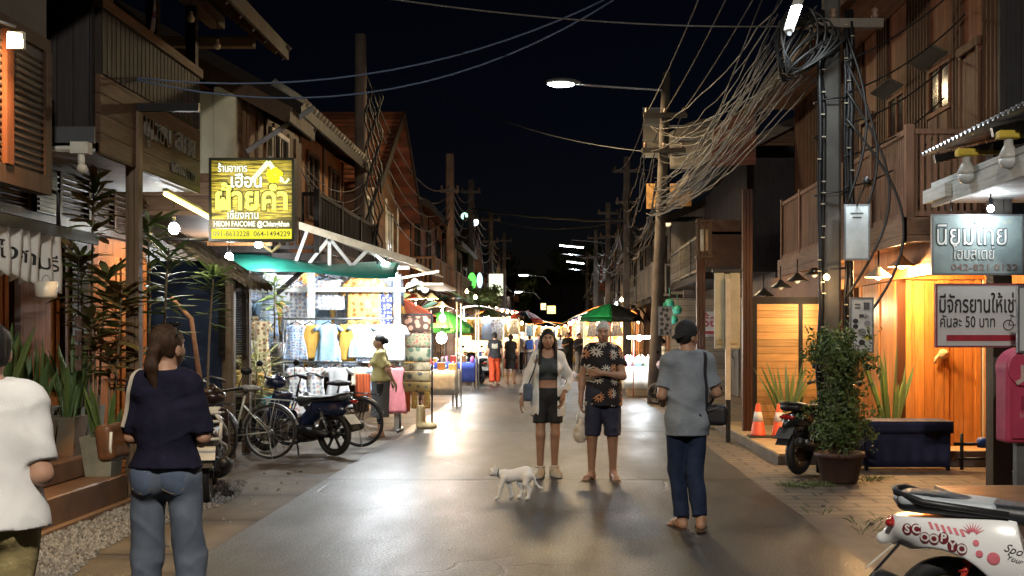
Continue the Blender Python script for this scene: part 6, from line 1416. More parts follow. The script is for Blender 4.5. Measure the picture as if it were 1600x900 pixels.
parasol('red and dark parasol in the middle distance on the left', -1.55, 52, .95, 2.3, (can['r'], pk_, can['r'], pg), .4)
parasol('green parasol low beside the warm dome lamps on the left', -2.95, 28.5, .8, 1.75, (pg, plain('parasol_green2', (.02, .20, .05), .6)), .3)
parasol('red parasol behind the shop awning lamps', -3.55, 22.6, 1.05, 1.95, (can['r'], plain('parasol_red2', (.5, .06, .05), .6)), .2)
for i, (px, py, Y) in enumerate(((650, 466, 23.5), (674, 466, 25.5), (690, 478, 27.5), (708, 465, 30))):
    c = P(px, py, Y); dome_lamp(c, 'glowing warm dome lamp over the left stalls, %s of the row' % ('first', 'second', 'third', 'last')[i], (330, 330, 300, 0)[i], 'warm dome lamps over the left stalls')
for i, (px, py, Y, e) in enumerate(((714, 500, 31, 120), (723, 512, 33, 120), (690, 528, 24.6, 60), (652, 590, 40, 0)[:4])):
    if i < 3: bulb('bright white globe lamp over the left stalls, %s one' % ('higher', 'lower', 'nearest')[i], P(px, py, Y), CL[0], e, (.92, .97, 1), .12)
for i, (px, py, Y) in enumerate(((648, 442, 24), (656, 446, 24.4), (664, 451, 24.8), (640, 448, 24.2))): bulb('small dim globe in the cluster beside the shop awning end, %s one' % ('second', 'third', 'rightmost', 'leftmost')[i], P(px, py, Y), glow('globe_soft', (1, .9, .75), 2.2), 0, (1, 1, 1), .09)
hl = bulb('white lamp on a thin red stand at the white stall by the leaning pole', P(999, 528, 26.8), CL[0], 110, (.9, .97, 1), .07, size=.1)
mb = MB(); mb.box(-.3, .3, -.05, .05, -.02, .05, .01); mb.build('tube', CL[0], hl); mb = MB(); mb.tube([(-.14, .1, -.02), (-.14, .1, -1.45)], .012, 6); mb.build('stand', plain('stand_red', (.5, .1, .08), .5), hl)
for i in range(9):
    S = Sdf((-.2, -.2, -.02), (.2, .2, .36), .025); q = random.Random(i); S.ell((0, 0, .11), (.14, .12, .12), .03); S.cap((0, 0, .18), (q.uniform(-.04, .04), 0, .28), .06, .02, .04); S.folds(.015, (16, 16, 16), i)
    o = S.build('plastic_bag', plain('bag_white', (.68, .68, .66), .4), loc=(1.75+.14*i, 27.35+.2*(i % 2)+.0*i, .792)); tag(o, 'white bulging plastic bag on the stall by the leaning pole', 'bag', 'white bags on the stall by the leaning pole')
# lit shop signs and boards on the left
def lit_sign(label, px0, py0, px1, py1, Y, col, st, oval=False, name='shop_sign'):
    a = P(px0, py1, Y); b_ = P(px1, py0, Y); t = thing(name, label, 'sign', ((a.x+b_.x)/2, Y, (a.z+b_.z)/2)); w, hh = (b_.x-a.x)/2, (b_.z-a.z)/2; mb = MB()
    if oval: mb.lathe([(0, -.06), (w*.92, -.055), (w, -.03), (w, .05)], axis='Y', n=24); mb.tm(Matrix.Scale(hh/w, 4, (0, 0, 1)))
    else: mb.box(-w, w, -.06, .05, -hh, hh, .02)
    mb.build('face', glow('sg_'+label[:12].replace(' ', '_'), col, st), t); mb = MB(); mb.box(-w*.9-.3, w*.9, .06, .10, hh*.5, hh*.5+.05); mb.box(-w*.3, w*.3, .05, .09, -hh*.5, hh*.5); mb.build('bracket', T_black, t); return t
lit_sign('green glowing oval shop sign on the left', 731, 426, 744, 453, 44, (.10, .75, .08), 1.6, True); lit_sign('pale blue glowing oval sign beside the green one', 745, 426, 754, 450, 44.5, (.45, .8, .9), 1.6, True); lit_sign('white lit box sign above the leafy tree', 764, 428, 786, 462, 47, (.85, .9, .62), 1.1); lit_sign('yellow lit box sign deep in the street', 855, 478, 868, 490, 75, (1, .75, .2), 2.5); lit_sign('small yellow window sign deep in the street', 845, 474, 853, 484, 78, (1, .7, .3), 2.0)
# ---------------------------------------------------------------- bicycles and motor scooters (local x = forward, y = left)
def wheel_parts(t, x, r, tyre_r, rim_m, tyre_m, spokes, hubw=.05, z=None, w=None, disc=False):
    z = r if z is None else z
    mb = MB(); mb.tube([(x+(r-tyre_r)*math.cos(a), 0, z+(r-tyre_r)*math.sin(a)) for a in np.linspace(0, 2*PI, 49)[:-1]], tyre_r, 10, closed=True); wh = mb.build('wheel', tyre_m, t)
    ri = r-tyre_r*1.9; mb = MB(); mb.tube([(x+ri*math.cos(a), 0, z+ri*math.sin(a)) for a in np.linspace(0, 2*PI, 49)[:-1]], tyre_r*.62, 8, closed=True); mb.build('rim', rim_m, wh)
    mb = MB(); mb.cyl((x, -hubw, z), (x, hubw, z), .028 if spokes > 12 else .06, n=12)
    for k in range(spokes):
        a = 2*PI*k/spokes; o = .35*(1 if k % 2 else -1) if spokes > 12 else 0
        if spokes > 12: mb.tube([(x+.02*math.cos(a+o*3), hubw*.7*(1 if k % 2 else -1), z+.02*math.sin(a+o*3)), (x+ri*math.cos(a), 0, z+ri*math.sin(a))], .0018, 4)
        else: mb.bar((x+.04*math.cos(a), 0, z+.04*math.sin(a)), (x+ri*math.cos(a), 0, z+ri*math.sin(a)), .03, .022)
    mb.build('spokes', T_galv if spokes > 12 else rim_m, wh); return wh
def bicycle(label, loc, rz, fm, basket=False, fender=None, seatm=None):
    t = thing('bicycle', label, 'bicycle', loc, rz, None); R_ = .345
    for x in (-.53, .55): wheel_parts(t, x, R_, .018, T_galv if fender else T_black, T_rubber, 28, .045)
    A = Vector((-.53, 0, R_)); B = Vector((-.06, 0, .29)); S_ = Vector((-.20, 0, .80)); Hh = Vector((.40, 0, .86)); Hl = Vector((.43, 0, .70)); Fk = Vector((.55, 0, R_)); mb = MB()
    mb.tube([B, S_], .015, 8); mb.tube([Hh, Hl], .018, 8); mb.tube([Hl, (.30, 0, .60), (.10, 0, .38), B], .017, 8); mb.tube([Hh+Vector((.01, 0, -.06)), (.22, 0, .56), (-.10, 0, .46)], .013, 8)
    for sg in (-1, 1):
        mb.tube([A+Vector((0, sg*.06, 0)), B+Vector((0, sg*.03, 0))], .009, 6); mb.tube([A+Vector((0, sg*.06, 0)), S_+Vector((.03, sg*.015, -.12))], .008, 6); mb.tube([Hl+Vector((0, sg*.04, -.02)), (.50, sg*.05, .5), Fk+Vector((0, sg*.05, 0))], .010, 6)
    mb.build('frame', fm, t)
    mb = MB(); mb.tube([Hh, (.36, 0, .98), (.34, 0, 1.0)], .013, 8); mb.tube([(.18, .27, .97), (.24, .27, 1.0), (.34, .20, 1.03), (.37, 0, 1.0), (.34, -.20, 1.03), (.24, -.27, 1.0), (.18, -.27, .97)], .012, 8); hb = mb.build('handlebar', T_galv, t)
    for sg in (-1, 1): mb = MB(); mb.tube([(.27, sg*.265, .995), (.15, sg*.27, .955)], .018, 8); mb.build('grip', T_rubber, hb)
    S = Sdf((-.45, -.16, .78), (.1, .16, .98), .011); S.ell((-.28, 0, .89), (.12, .10, .04), .03); S.cap((-.2, 0, .89), (-.04, 0, .885), .045, .022, .03); mb = MB(); o = S.build('saddle', seatm or T_rubber, t)
    mb = MB(); mb.tube([S_, S_+Vector((-.02, 0, .07))], .013, 6); mb.build('seat_post', T_galv, t)
    mb = MB()
    for x, a0, a1 in ((-.53, .15, 2.8), (.55, .5, 2.6)):
        mb.grid(lambda u, v, x=x, a0=a0, a1=a1: (x+(R_+.02)*math.cos(a0+(a1-a0)*u), (v-.5)*.05, R_+(R_+.02)*math.sin(a0+(a1-a0)*u)), 20, 2, (0, 0, .003))
    mb.build('mudguard', fender or fm, t)
    mb = MB(); 
    for y in (-.06, -.02, .02, .06): mb.tube([(-.30, y, .77), (-.78, y, .74)], .005, 5)
    for xx in (-.34, -.5, -.66, -.78): mb.tube([(xx, -.07, .765-(-.3-xx)*.06), (xx, .07, .765-(-.3-xx)*.06)], .006, 5)
    for sg in (-1, 1): mb.tube([(-.53, sg*.07, R_), (-.62, sg*.065, .75)], .006, 5)
    mb.build('rear_rack', T_black if not fender else fender, t)
    mb = MB(); mb.lathe([(.085, -.008), (.085, .008)], axis='Y', c=(-.06, -.055, .29), n=24)
    mb.tube([(-.06, -.06, .29), (.07, -.075, .19)], .010, 6); mb.tube([(-.06, .06, .29), (-.19, .075, .39)], .010, 6); mb.box(.02, .12, -.15, -.085, .18, .20); mb.box(-.24, -.14, .085, .15, .38, .40); mb.build('crankset', T_black, t)
    mb = MB(); mb.tube([(-.06, -.055, .375), (-.53, -.055, .375)], .006, 4); mb.tube([(-.06, -.055, .205), (-.53, -.055, .31)], .006, 4); mb.build('chain', T_black, t)
    mb = MB(); mb.tube([(-.53, .06, .33), (-.62, .16, .02)], .008, 6); mb.build('kickstand', T_galv, t)
    if basket:
        mb = MB()
        for k in range(14):
            a = 2*PI*k/14; mb.tube([(.58+.11*math.cos(a), .13*math.sin(a), .72), (.60+.15*math.cos(a), .17*math.sin(a), .98)], .004, 4)
        for z, s_ in ((.72, .75), (.80, .82), (.88, .91), (.98, 1)): mb.tube([(.59+.15*s_*math.cos(a), .17*s_*math.sin(a), z) for a in np.linspace(0, 2*PI, 21)[:-1]], .005, 4, closed=True)
        mb.build('basket', T_galv, t)
    return t
bicycle('pale cream city bicycle with white mudguards left of the blue motorbike', (-4.13, 13.75, 0), PI-.12, plain('bike_cream', (.42, .42, .36), .35, .2, .2, 6), True, plain('bike_silver', (.45, .46, .45), .35, .4, .2, 6), plain('saddle_grey', (.28, .28, .27), .6))
bicycle('black bicycle parked behind the blue motorbike', (-3.26, 15.3, 0), PI-.22, plain('bike_black', (.015, .015, .017), .35, .1, .2, 6))
bicycle('old dark bicycle leaning further in by the thatched hut', (-4.6, 13.2, 0), PI-.35, plain('bike_rust', (.06, .045, .04), .5, .1, .3, 6))
def scooter(label, loc, rz, kind, body, seat, rimm, accent=None, wheel=.235, rack=None, name='motor_scooter', h=.014, spokes=6, plate=None):
    t = thing(name, label, 'scooter' if kind == 'scoot' else 'motorbike', loc, rz); r = wheel; dk = plain('moto_black', (.016, .016, .018), .45, .1, .25, 10, .15, 60); tw = .05 if kind == 'scoot' else .038
    for x in (-.62, .63): wheel_parts(t, x, r, tw, rimm, T_rubber, spokes, .06)
    if kind == 'scoot':
        S = Sdf((-1.02, -.26, .22), (-.08, .26, .9), h*.7)
        S.ell((-.42, 0, .545), (.36, .185, .235), .03); S.ell((-.66, 0, .635), (.24, .145, .125), .05); S.cap((-.78, 0, .625), (-.93, 0, .57), .065, .03, .04); S.cap((-.25, 0, .40), (-.2, 0, .62), .12, .12, .05)
        S.cap((-.66, -.3, .27), (-.66, .3, .27), .29, .29, .012, 's'); S.plane((0, 0, .735), (-.05, 0, 1)); S.plane((0, 0, .29), (0, 0, -1)); S.plane((-.14, 0, 0), (1, 0, .25))
    else:
        S = Sdf((-1.05, -.22, .22), (-.0, .22, .9), h)
        S.cap((-.9, 0, .72), (-.35, 0, .62), .045, .10, .04, sy=1.1); S.cap((-.35, 0, .60), (-.12, 0, .42), .11, .10, .05); S.ell((-.55, 0, .60), (.28, .115, .10), .04); S.plane((0, 0, .74), (.05, 0, 1))
    bo = S.build('rear_cowl', body, t)
    S = Sdf((-1.0, -.2, .62), (.12, .2, .96), h)
    S.box((-.45, 0, .742), (.40, .125, .042), .04, .03, ry=.06); S.ell((-.72, 0, .77), (.16, .112, .042), .04); S.cap((-.12, 0, .73), (-.05, 0, .68), .09, .06, .05)
    S.build('seat', seat, t)
    # front: leg shield, fork, headlight, bars
    S = Sdf((.1, -.3, .1), (.95, .3, 1.12), h*1.2)
    if kind == 'scoot':
        S.box((.40, 0, .58), (.045, .19, .30), .04, .03, ry=-.28); S.box((.05, 0, .31), (.36, .16, .035), .03, .03); S.ell((.47, 0, .90), (.13, .17, .12), .05); S.ell((.40, 0, .72), (.1, .14, .14), .05)
    else:
        S.box((.36, 0, .62), (.05, .16, .20), .04, .03, ry=-.35); S.cap((.3, 0, .55), (-.1, 0, .42), .07, .09, .05); S.ell((.42, 0, .93), (.14, .13, .09), .04); S.cap((.42, 0, .98), (.36, 0, 1.05), .06, .02, .03)
    S.build('front_fairing', body, t)
    S = Sdf((.3, -.12, r-.02), (1.0, .12, r*2+.2), h); S.cap((.63, -.06, r), (.63, .06, r), r+.045, r+.045, 0); S.cap((.63, -.2, r), (.63, .2, r), r+.018, r+.018, 0, 's'); S.plane((0, 0, r+.06), (.5, 0, -1)); S.build('front_mudguard', body, t)
    mb = MB()
    for sg in (-1, 1): mb.tube([(.63, sg*.075, r), (.50, sg*.07, .70)], .018, 8)
    mb.tube([(.47, 0, .68), (.40, 0, .98)], .022, 8); mb.build('fork', T_galv, t)
    mb = MB(); mb.tube([(.20, .33, .99), (.30, .31, 1.02), (.41, .12, .99), (.41, -.12, .99), (.30, -.31, 1.02), (.20, -.33, .99)], .014, 8); hb = mb.build('handlebar', dk, t)
    for sg in (-1, 1):
        mb = MB(); mb.tube([(.30, sg*.315, 1.015), (.19, sg*.33, .985)], .02, 8); mb.build('grip', T_rubber, hb)
        mb = MB(); mb.tube([(.34, sg*.25, 1.02), (.38, sg*.30, 1.16)], .006, 6); mb.ball((.38, sg*.33, 1.19), .02, .06, .042); mb.build('mirror', T_black, t)
    mb = MB(); mb.lathe([(0, .62), (.07, .61), (.085, .57), (.075, .50)], (-.02, 0, 0.90) if kind == 'scoot' else (-.04, 0, .92), 'X', 18); mb.build('headlight', plain('lamp_glass', (.6, .6, .58), .08, 0, .05, bump=0), t)
    mb = MB(); mb.ball((-.88, 0, .655), .035, .10, .03) if kind == 'scoot' else mb.ball((-.96, 0, .715), .03, .07, .03); mb.build('tail_light', plain('tail_red', (.30, .012, .010), .15, 0, .1, bump=0, coat=.5), t)
    mb = MB()
    mb.tube([(-.62, .11, r), (-.45, .12, r+.02), (-.15, .11, .30)], [.04, .06, .07], 10); S2 = Sdf((-.5, -.18, .14), (.2, .18, .46), h*1.3); S2.box((-.12, 0, .29), (.22, .11, .10), .05); S2.cap((-.15, -.08, .26), (-.15, .08, .26), .10, .10, .03); S2.cap((.05, -.06, .27), (.05, .06, .27), .07, .07, .03); S2.build('engine', dk, t); mb.build('swingarm', dk, t)
    mb = MB(); mb.tube([(.0, -.12, .22), (-.3, -.15, .22), (-.45, -.165, .28)], .02, 8); mb.tube([(-.42, -.165, .27), (-.55, -.17, .30), (-.92, -.175, .40), (-.95, -.175, .41)], [.035, .052, .056, .03], 12); ex = mb.build('exhaust', dk, t)
    mb = MB(); mb.tube([(-.55, -.222, .315), (-.88, -.228, .40)], [.02, .024], 8); mb.build('heat_shield', T_galv, ex)
    for sg in (-1, 1): mb = MB(); mb.tube([(-.60, sg*.115, r+.05), (-.50, sg*.12, .56)], .014, 6); mb.tube([(-.595+.1*i/20+.02*math.cos(i*1.6), sg*.115+.02*math.sin(i*1.6), r+.09+.24*i/20) for i in range(21)], .006, 5); mb.build('shock_absorber', accent or T_galv, t)
    mb = MB(); mb.tube([(-.35, .13, .74), (-.72, .145, .775), (-.85, .10, .81), (-.87, 0, .815), (-.85, -.10, .81), (-.72, -.145, .775), (-.35, -.13, .74)], .016, 8); mb.build('grab_rail', dk, t)
    mb = MB(); mb.bar((-.84, 0, .56), (-1.0, 0, .36), .15, .012, up=(1, 0, .5)); mg = mb.build('rear_mudguard', dk, t)
    mb = MB(); mb.bar((-.875, 0, .545), (-.995, 0, .43), .19, .006, up=(1, 0, .7)); mb.build('number_plate', plate or plain('plate_white', (.62, .61, .56), .5), mg)
    mb = MB(); mb.tube([(-.1, .14, .2), (-.25, .26, .01)], .012, 6); mb.build('kickstand', dk, t)
    if rack:
        mb = MB()
        for sg in (-1, 1): mb.tube([(-.5, sg*.17, .62), (-.85, sg*.18, .70), (-1.02, sg*.15, .78), (-1.04, sg*.1, .86)], .016, 8); mb.tube([(-.5, sg*.17, .48), (-.85, sg*.18, .55), (-1.0, sg*.14, .60), (-1.02, sg*.15, .78)], .014, 8)
        for z, xx in ((.78, -1.02), (.62, -1.0), (.86, -1.04)): mb.tube([(xx, -.15, z), (xx-.01, 0, z), (xx, .15, z)], .014, 8)
        mb.box(-1.0, -.55, -.12, .12, .865, .885); mb.build('carrier_rack', rack, t)
    return t, bo
wb = plain('scooter_white', (.70, .71, .72), .22, 0, .06, 3, .02, 60, .5, .6)
bs_m = plain('seat_black', (.016, .018, .024), .42, 0, .3, 10, .25, 160)
az = R(-27); base = Vector((1.86, 5.15, 0)); fwd = Vector((math.cos(az), math.sin(az), 0)); c0 = base+fwd*.62
sc_, cow = scooter('white retro scooter with pink SCOOPY lettering on its side at the lower right corner', (c0.x, c0.y, 0), az, 'scoot', wb, bs_m, plain('rim_gold', (.50, .38, .18), .35, .4, .2, 8), plain('spring_red', (.4, .03, .02), .4), .255, h=.011, spokes=30)
# stickers on the right-hand panel, thrown onto its surface
tr = bvh_of(cow)
def on_panel(x0, z0, flip=1, rot=0):
    def f(u, v, d):
        c, s = math.cos(rot), math.sin(rot); u2, v2 = u*c-v*s, u*s+v*c
        q, nr, i, dist = tr.ray_cast(Vector((x0+u2, -.6, z0+v2)), Vector((0, 1, 0)))
        return (q.x, q.y-.0025-d, q.z) if q is not None else (x0+u2, -.12-d, z0+v2)
    return f
pink = plain('sticker_pink', (.62, .16, .20), .4, bump=0); dred = plain('sticker_maroon', (.16, .015, .025), .4, bump=0); ink = plain('sticker_ink', (.015, .015, .018), .4, bump=0); wst = plain('sticker_white', (.72, .70, .68), .4, bump=0)
def disc(mb, fx, cx, cz, rx, rz_=None, n=18, dd=0, a0=0):
    rz_ = rz_ or rx; mb.add([fx(cx, cz, dd)]+[fx(cx+rx*math.cos(2*PI*k/n), cz+rz_*math.sin(2*PI*k/n), dd) for k in range(n)], [(0, 1+k, 1+(k+1) % n) for k in range(n)]); return mb
fx = on_panel(-.67, .635, 1, -.05)
mb = MB()
for i in range(7): disc(mb, fx, -.125+.042*i, .015*math.sin(i*2)-.012*i*.6, .024, .027, 14, .001)
mb.build('sticker_ground', dred, cow)
for i, ch in enumerate('SCOOPYO'[:7]):
    mb = MB(); f2 = lambda u, v, d, i=i: fx(-.125+.042*i+u, .015*math.sin(i*2)-.012*i*.6+v, .002+d); text_mb(mb, ch, .053, f2, .001, 'CENTER', None, .03); mb.build('sticker_letter', wst, cow)
fp = on_panel(-.44, .60)
for cx, cz, r in ((.03, -.05, .028), (-.045, .012, .014), (-.03, -.035, .016)): mb = MB(); disc(mb, fp, cx, cz, r, None, 20, .001); disc(mb, fp, cx, cz, r*.86, None, 20, .002); mb.build('sticker_disc', pink, cow); 
mb = MB()
for k in range(9): a = .5+k*.28; q = (.058*math.cos(a)-.06, .058*math.sin(a)+.045); mb.add([fp(-.06+.015*math.cos(a-.3), .045+.015*math.sin(a-.3), .001), fp(-.06+.015*math.cos(a+.3), .045+.015*math.sin(a+.3), .001), fp(*q, .001)], [(0, 1, 2)])
mb.build('sticker_feathers', plain('sticker_rose', (.45, .07, .10), .4, bump=0), cow)
mb = MB()
for k in range(6): x = -.26+k*.028; mb.add([fp(x, .085-.004*k, .001), fp(x+.014, .085-.004*k, .001), fp(x+.030, .055-.004*k, .001), fp(x+.016, .055-.004*k, .001)], [(0, 1, 2, 3)])
mb.build('sticker_stripes', pink, cow)
fs_ = on_panel(-.30, .585, 1, -.28); mb = MB(); text_mb(mb, 'Sporty', .052, fs_, .001, 'CENTER', None, -.004, .35); mb.build('sticker_script', ink, cow)
fs_ = on_panel(-.30, .545, 1, -.28); mb = MB(); text_mb(mb, 'Your me', .034, fs_, .001, 'CENTER', None, -.004, .35); mb.build('sticker_script', ink, cow)
fs_ = on_panel(-.43, .44)
for k in range(2): mb = MB(); mb.add([fs_(-.05+.03*k, .03-.05*k, .001), fs_(-.015+.03*k, .0-.05*k, .001), fs_(.0+.03*k, -.025-.05*k, .001), fs_(-.03+.03*k, -.005-.05*k, .001)], [(0, 1, 2, 3)]); mb.build('panel_vent', ink, cow)
S = Sdf((-1.0, -.2, .7), (-.1, .2, .9), .011); S.box((-.62, 0, .765), (.22, .13, .03), .025, .02, ry=.06); S.build('seat_side_trim', plain('seat_grey', (.36, .40, .44), .45, 0, .15, 6, .1, 80), sc_)
scooter('dark blue underbone motorbike parked between the two bicycles', (-3.40, 14.36, 0), PI-.55, 'under', plain('moto_navy', (.012, .02, .06), .25, 0, .2, 6, .02, 40, .5, .5), plain('seat_grey_black', (.06, .065, .07), .35, 0, .3, 8, .2, 120), plain('rim_black', (.02, .02, .02), .4, .3), None, .285, name='motorbike')
scooter('motorbike with white carrier rack half hidden behind the jeans woman', (-3.42, 10.75, 0), PI/2+.25, 'under', plain('moto_dark2', (.025, .012, .012), .3, 0, .2, 6, .02, 40, .5, .4), bs_m, plain('rim_black', (.02, .02, .02), .4, .3), None, .275, plain('rack_white', (.60, .60, .56), .4), 'motorbike')
scooter('dark scooter parked behind the tall potted shrub', (3.12, 12.62, 0), R(48), 'scoot', plain('scooter_dark', (.02, .02, .022), .25, 0, .2, 6, .02, 40, .5, .5), bs_m, plain('rim_bronze', (.16, .10, .05), .4, .4), None, .25, plate=plain('plate_dark', (.05, .05, .05), .6))
scooter('dark scooter parked far off on the left by the stalls', (-2.7, 36.3, 0), PI/2+.4, 'scoot', plain('scooter_dark', (.02, .02, .022), .25, 0, .2, 6, .02, 40, .5, .5), bs_m, plain('rim_black', (.02, .02, .02), .4, .3), None, .25, h=.03)
scooter('pale lilac motorbike parked by the leaning pole on the right', (2.75, 24.2, 0), PI/2+.9, 'scoot', plain('scooter_lilac', (.40, .36, .50), .3, 0, .15, 6, .02, 40, .5, .4), bs_m, plain('rim_black', (.02, .02, .02), .4, .3), None, .25, h=.025)
# ---------------------------------------------------------------- plants
LF = dict(snake=None)
def leaf_mat(name, a, b, rough=.5, edge=None, tr=.25):
    if name in MATS: return MATS[name]
    m, t, bs = newmat(name); n = N(t); v = n.coord(); rnd = n.node('ShaderNodeObjectInfo').outputs['Random']
    g = n.node('ShaderNodeNewGeometry').outputs['Random Per Island']
    c = n.mix(n.ramp(n.math('ADD', g, n.math('MULTIPLY', n.noise(v, 12, 2), .5)), .2, 1.2), a, b)
    t.links.new(c, bs.inputs['Base Color']); bs.inputs['Roughness'].default_value = rough
    bs.inputs['Transmission Weight'].default_value = 0; bs.inputs['Subsurface Weight'].default_value = 0
    tl_ = n.node('ShaderNodeBsdfTranslucent', {'Color': c}); mx = n.node('ShaderNodeMixShader', {0: tr}); t.links.new(bs.outputs[0], mx.inputs[1]); t.links.new(tl_.outputs[0], mx.inputs[2])
    o = [x for x in t.nodes if x.type == 'OUTPUT_MATERIAL'][0]; t.links.new(mx.outputs[0], o.inputs[0]); MATS[name] = m; return m
L_snake = leaf_mat('snake_leaf', (.05, .11, .035), (.16, .23, .07)); L_green = leaf_mat('shrub_leaf', (.022, .052, .014), (.12, .17, .045)); L_cord = leaf_mat('cordyline_leaf', (.075, .125, .035), (.20, .12, .05)); L_red = leaf_mat('red_leaf', (.20, .09, .045), (.10, .14, .04)); L_dark = leaf_mat('dark_leaf', (.030, .062, .020), (.085, .12, .04)); L_yel = leaf_mat('yellow_leaf', (.22, .20, .06), (.30, .30, .10)); L_bright = leaf_mat('bright_leaf', (.08, .15, .04), (.2, .26, .07))
def blade(mb, base, d, L, w, bend, fold=.25, twist=0, seg=5):
    """one long leaf: curved, folded along its midrib"""
    d = Vector(d).normalized(); a, b, _ = frame_from(d); s = (a*math.cos(twist)+b*math.sin(twist)); up = d.cross(s); vs = []; p = Vector(base); step = L/seg; dr = d.copy()
    for i in range(seg+1):
        t = i/seg; ww = w*(.35+1.3*t)*(1-t)**.5*1.1 if t < 1 else 0; ww = max(ww, .0015)
        vs += [p-s*ww+up*fold*ww, p, p+s*ww+up*fold*ww]
        dr = (dr+Vector((0, 0, -bend/seg))).normalized(); p = p+dr*step
    mb.add(vs, [f for i in range(seg) for f in ((3*i, 3*i+1, 3*i+4, 3*i+3), (3*i+1, 3*i+2, 3*i+5, 3*i+4))])
def snake_plant(label, loc, n, hgt, seed, pot=None, potm=None, m=None, w=.032, spread=.25, group=None):
    t = thing('potted_plant' if pot else 'snake_plant', label, 'plant', loc, 0, group); r = random.Random(seed); z0 = 0
    if pot:
        wt, wb_, hp = pot; z0 = hp-.04; mb = MB(); c = .012
        vs = []
        for z, s in ((0, wb_), (hp, wt), (hp, wt-.03), (hp-.06, wt-.035)): vs += [(-s, -s, z), (s, -s, z), (s, s, z), (-s, s, z)]
        mb.add(vs, [(3, 2, 1, 0)]+[(4*k+i, 4*k+(i+1) % 4, 4*k+4+(i+1) % 4, 4*k+4+i) for k in range(3) for i in range(4)]+[(12, 13, 14, 15)]); mb.build('pot', potm, t)
    mb = MB()
    for i in range(n):
        a = r.uniform(0, 6.28); rr_ = r.uniform(0, .09); L = hgt*r.uniform(.55, 1.08); blade(mb, (rr_*math.cos(a), rr_*math.sin(a), z0), (spread*math.cos(a)*r.uniform(.2, 1.4), spread*math.sin(a)*r.uniform(.2, 1.4), 1), L, w*r.uniform(.7, 1.2), r.uniform(.0, .35), .3, r.uniform(0, 6))
    mb.build('leaves', m or L_snake, t); return t
PC = plain('pot_cement', (.22, .235, .20), .75, 0, .4, 4, .4, 40); PB = plain('pot_brown', (.22, .115, .055), .7, 0, .55, 4, .3, 40, col2=(.13, .12, .09))
snake_plant('brown square pot of snake plant on the upper step', (-4.50, 9.98, .456), 14, .62, 1, (.145, .11, .36), PB)
snake_plant('grey cement pot of snake plant on the lower step, nearest the timber pole', (-4.17, 10.0, .272), 15, .55, 2, (.155, .115, .36), PC)
snake_plant('large grey cement pot at the back against the door wall', (-4.62, 10.45, 0), 16, .75, 3, (.2, .15, .88), PC)
snake_plant('tall snake plant at the left end of the upper step', (-4.70, 9.15, .456), 26, .85, 4, (.16, .12, .36), PC, w=.04)
snake_plant('snake plant in a dark pot between the man and the brown pot', (-4.62, 9.6, .456), 20, .78, 5, (.15, .11, .34), PB)
snake_plant('snake plant clump behind the traffic cones', (3.42, 16.2, .13), 34, .95, 6, (.17, .13, .18), PC, L_bright, .026, .45)
snake_plant('snake plant clump against the teak doors behind the scooter', (4.18, 13.6, .13), 22, 1.15, 7, (.15, .11, .2), PC, L_bright, .03, .3)
snake_plant('snake plant in a round black tub beside the pink mailbox', (4.98, 11.8, 0), 20, .75, 8, (.2, .15, .48), T_black, L_bright, .03, .22)
def cordyline(label, loc, stems, seed, m=None, lw=.042, ll=.34, name='cordyline'):
    t = thing(name, label, 'plant', loc); r = random.Random(seed)
    for (dx, dy, hh, bare) in stems:
        mb = MB(); pts = [Vector((dx*.3+(dx*.7)*(i/6)**1.2+r.uniform(-.01, .01), dy*.3+dy*.7*i/6, hh*i/6)) for i in range(7)]; mb.tube(pts, [.016-.006*i/6 for i in range(7)], 6); mb.build('stem', plain('stem_tan', (.16, .12, .07), .8), t)
        mb = MB(); 
        for k in range(58):
            q = bare+(1-bare)*r.random()**.6; i = min(5, int(q*6)); p = pts[i].lerp(pts[i+1], q*6-i); a = r.uniform(0, 6.28); up_ = .15+1.2*max(0, q-.75)*4*r.random(); blade(mb, p, (math.cos(a), math.sin(a), up_), ll*r.uniform(.6, 1.1), lw*r.uniform(.7, 1.2), r.uniform(.15, .8), .25, r.uniform(-.5, .5))
        mb.build('leaves', m or L_cord, t)
    return t
cordyline('tall leggy cordyline with drooping leaves between the doors and the timber pole', (-4.5, 10.45, 0), [(.05, 0, 3.05, .80), (-.12, .1, 2.35, .72), (.16, .05, 2.15, .7)], 1, L_cord)
cordyline('reddish leafed dracaena just left of the timber pole', (-4.22, 10.15, 0), [(.12, .1, 2.0, .72), (-.12, 0, 1.72, .74), (.0, .12, 1.45, .7)], 2, L_red, .036, .30, 'dracaena')
cordyline('bushy dracaena behind the timber pole', (-4.15, 11.1, 0), [(.2, 0, 2.45, .5), (-.05, .1, 2.75, .66)], 3, L_dark, .034, .36, 'dracaena')
cordyline('dark leafy plant under the thatched roof beside the navy wall', (-4.05, 12.4, 0), [(.1, .1, 2.3, .66)], 4, L_dark, .03, .30, 'dracaena')
cordyline('low leafy plant at the foot of the timber pole', (-3.98, 10.55, 0), [(.05, 0, .55, .2), (.12, .05, .45, .2), (-.08, 0, .4, .2)], 5, L_green, .03, .22, 'shrub')
mb = MB(); mb.tube([(-4.05, 12.6, 0), (-4.12, 12.62, .9), (-4.25, 12.65, 1.75), (-4.5, 12.7, 2.0)], [.035, .03, .028, .02], 8); tag(mb.build('tree_branch', plain('branch_brown', (.22, .10, .045), .8, 0, .3, 8, .4, 60), None), 'bare brown leaning trunk in front of the navy wall', 'trunk')
cordyline('yellow green palm fronds at the left end of the clothes shop', (-4.35, 15.6, 0), [(.05, 0, 1.15, .5), (-.1, .1, 1.4, .6), (.1, .1, .8, .3)], 6, L_yel, .016, .55, 'palm')
cordyline('hanging fern by the green tarpaulin', (-4.25, 16.4, 1.5), [(0, 0, .9, .2)], 7, L_bright, .03, .28, 'fern')
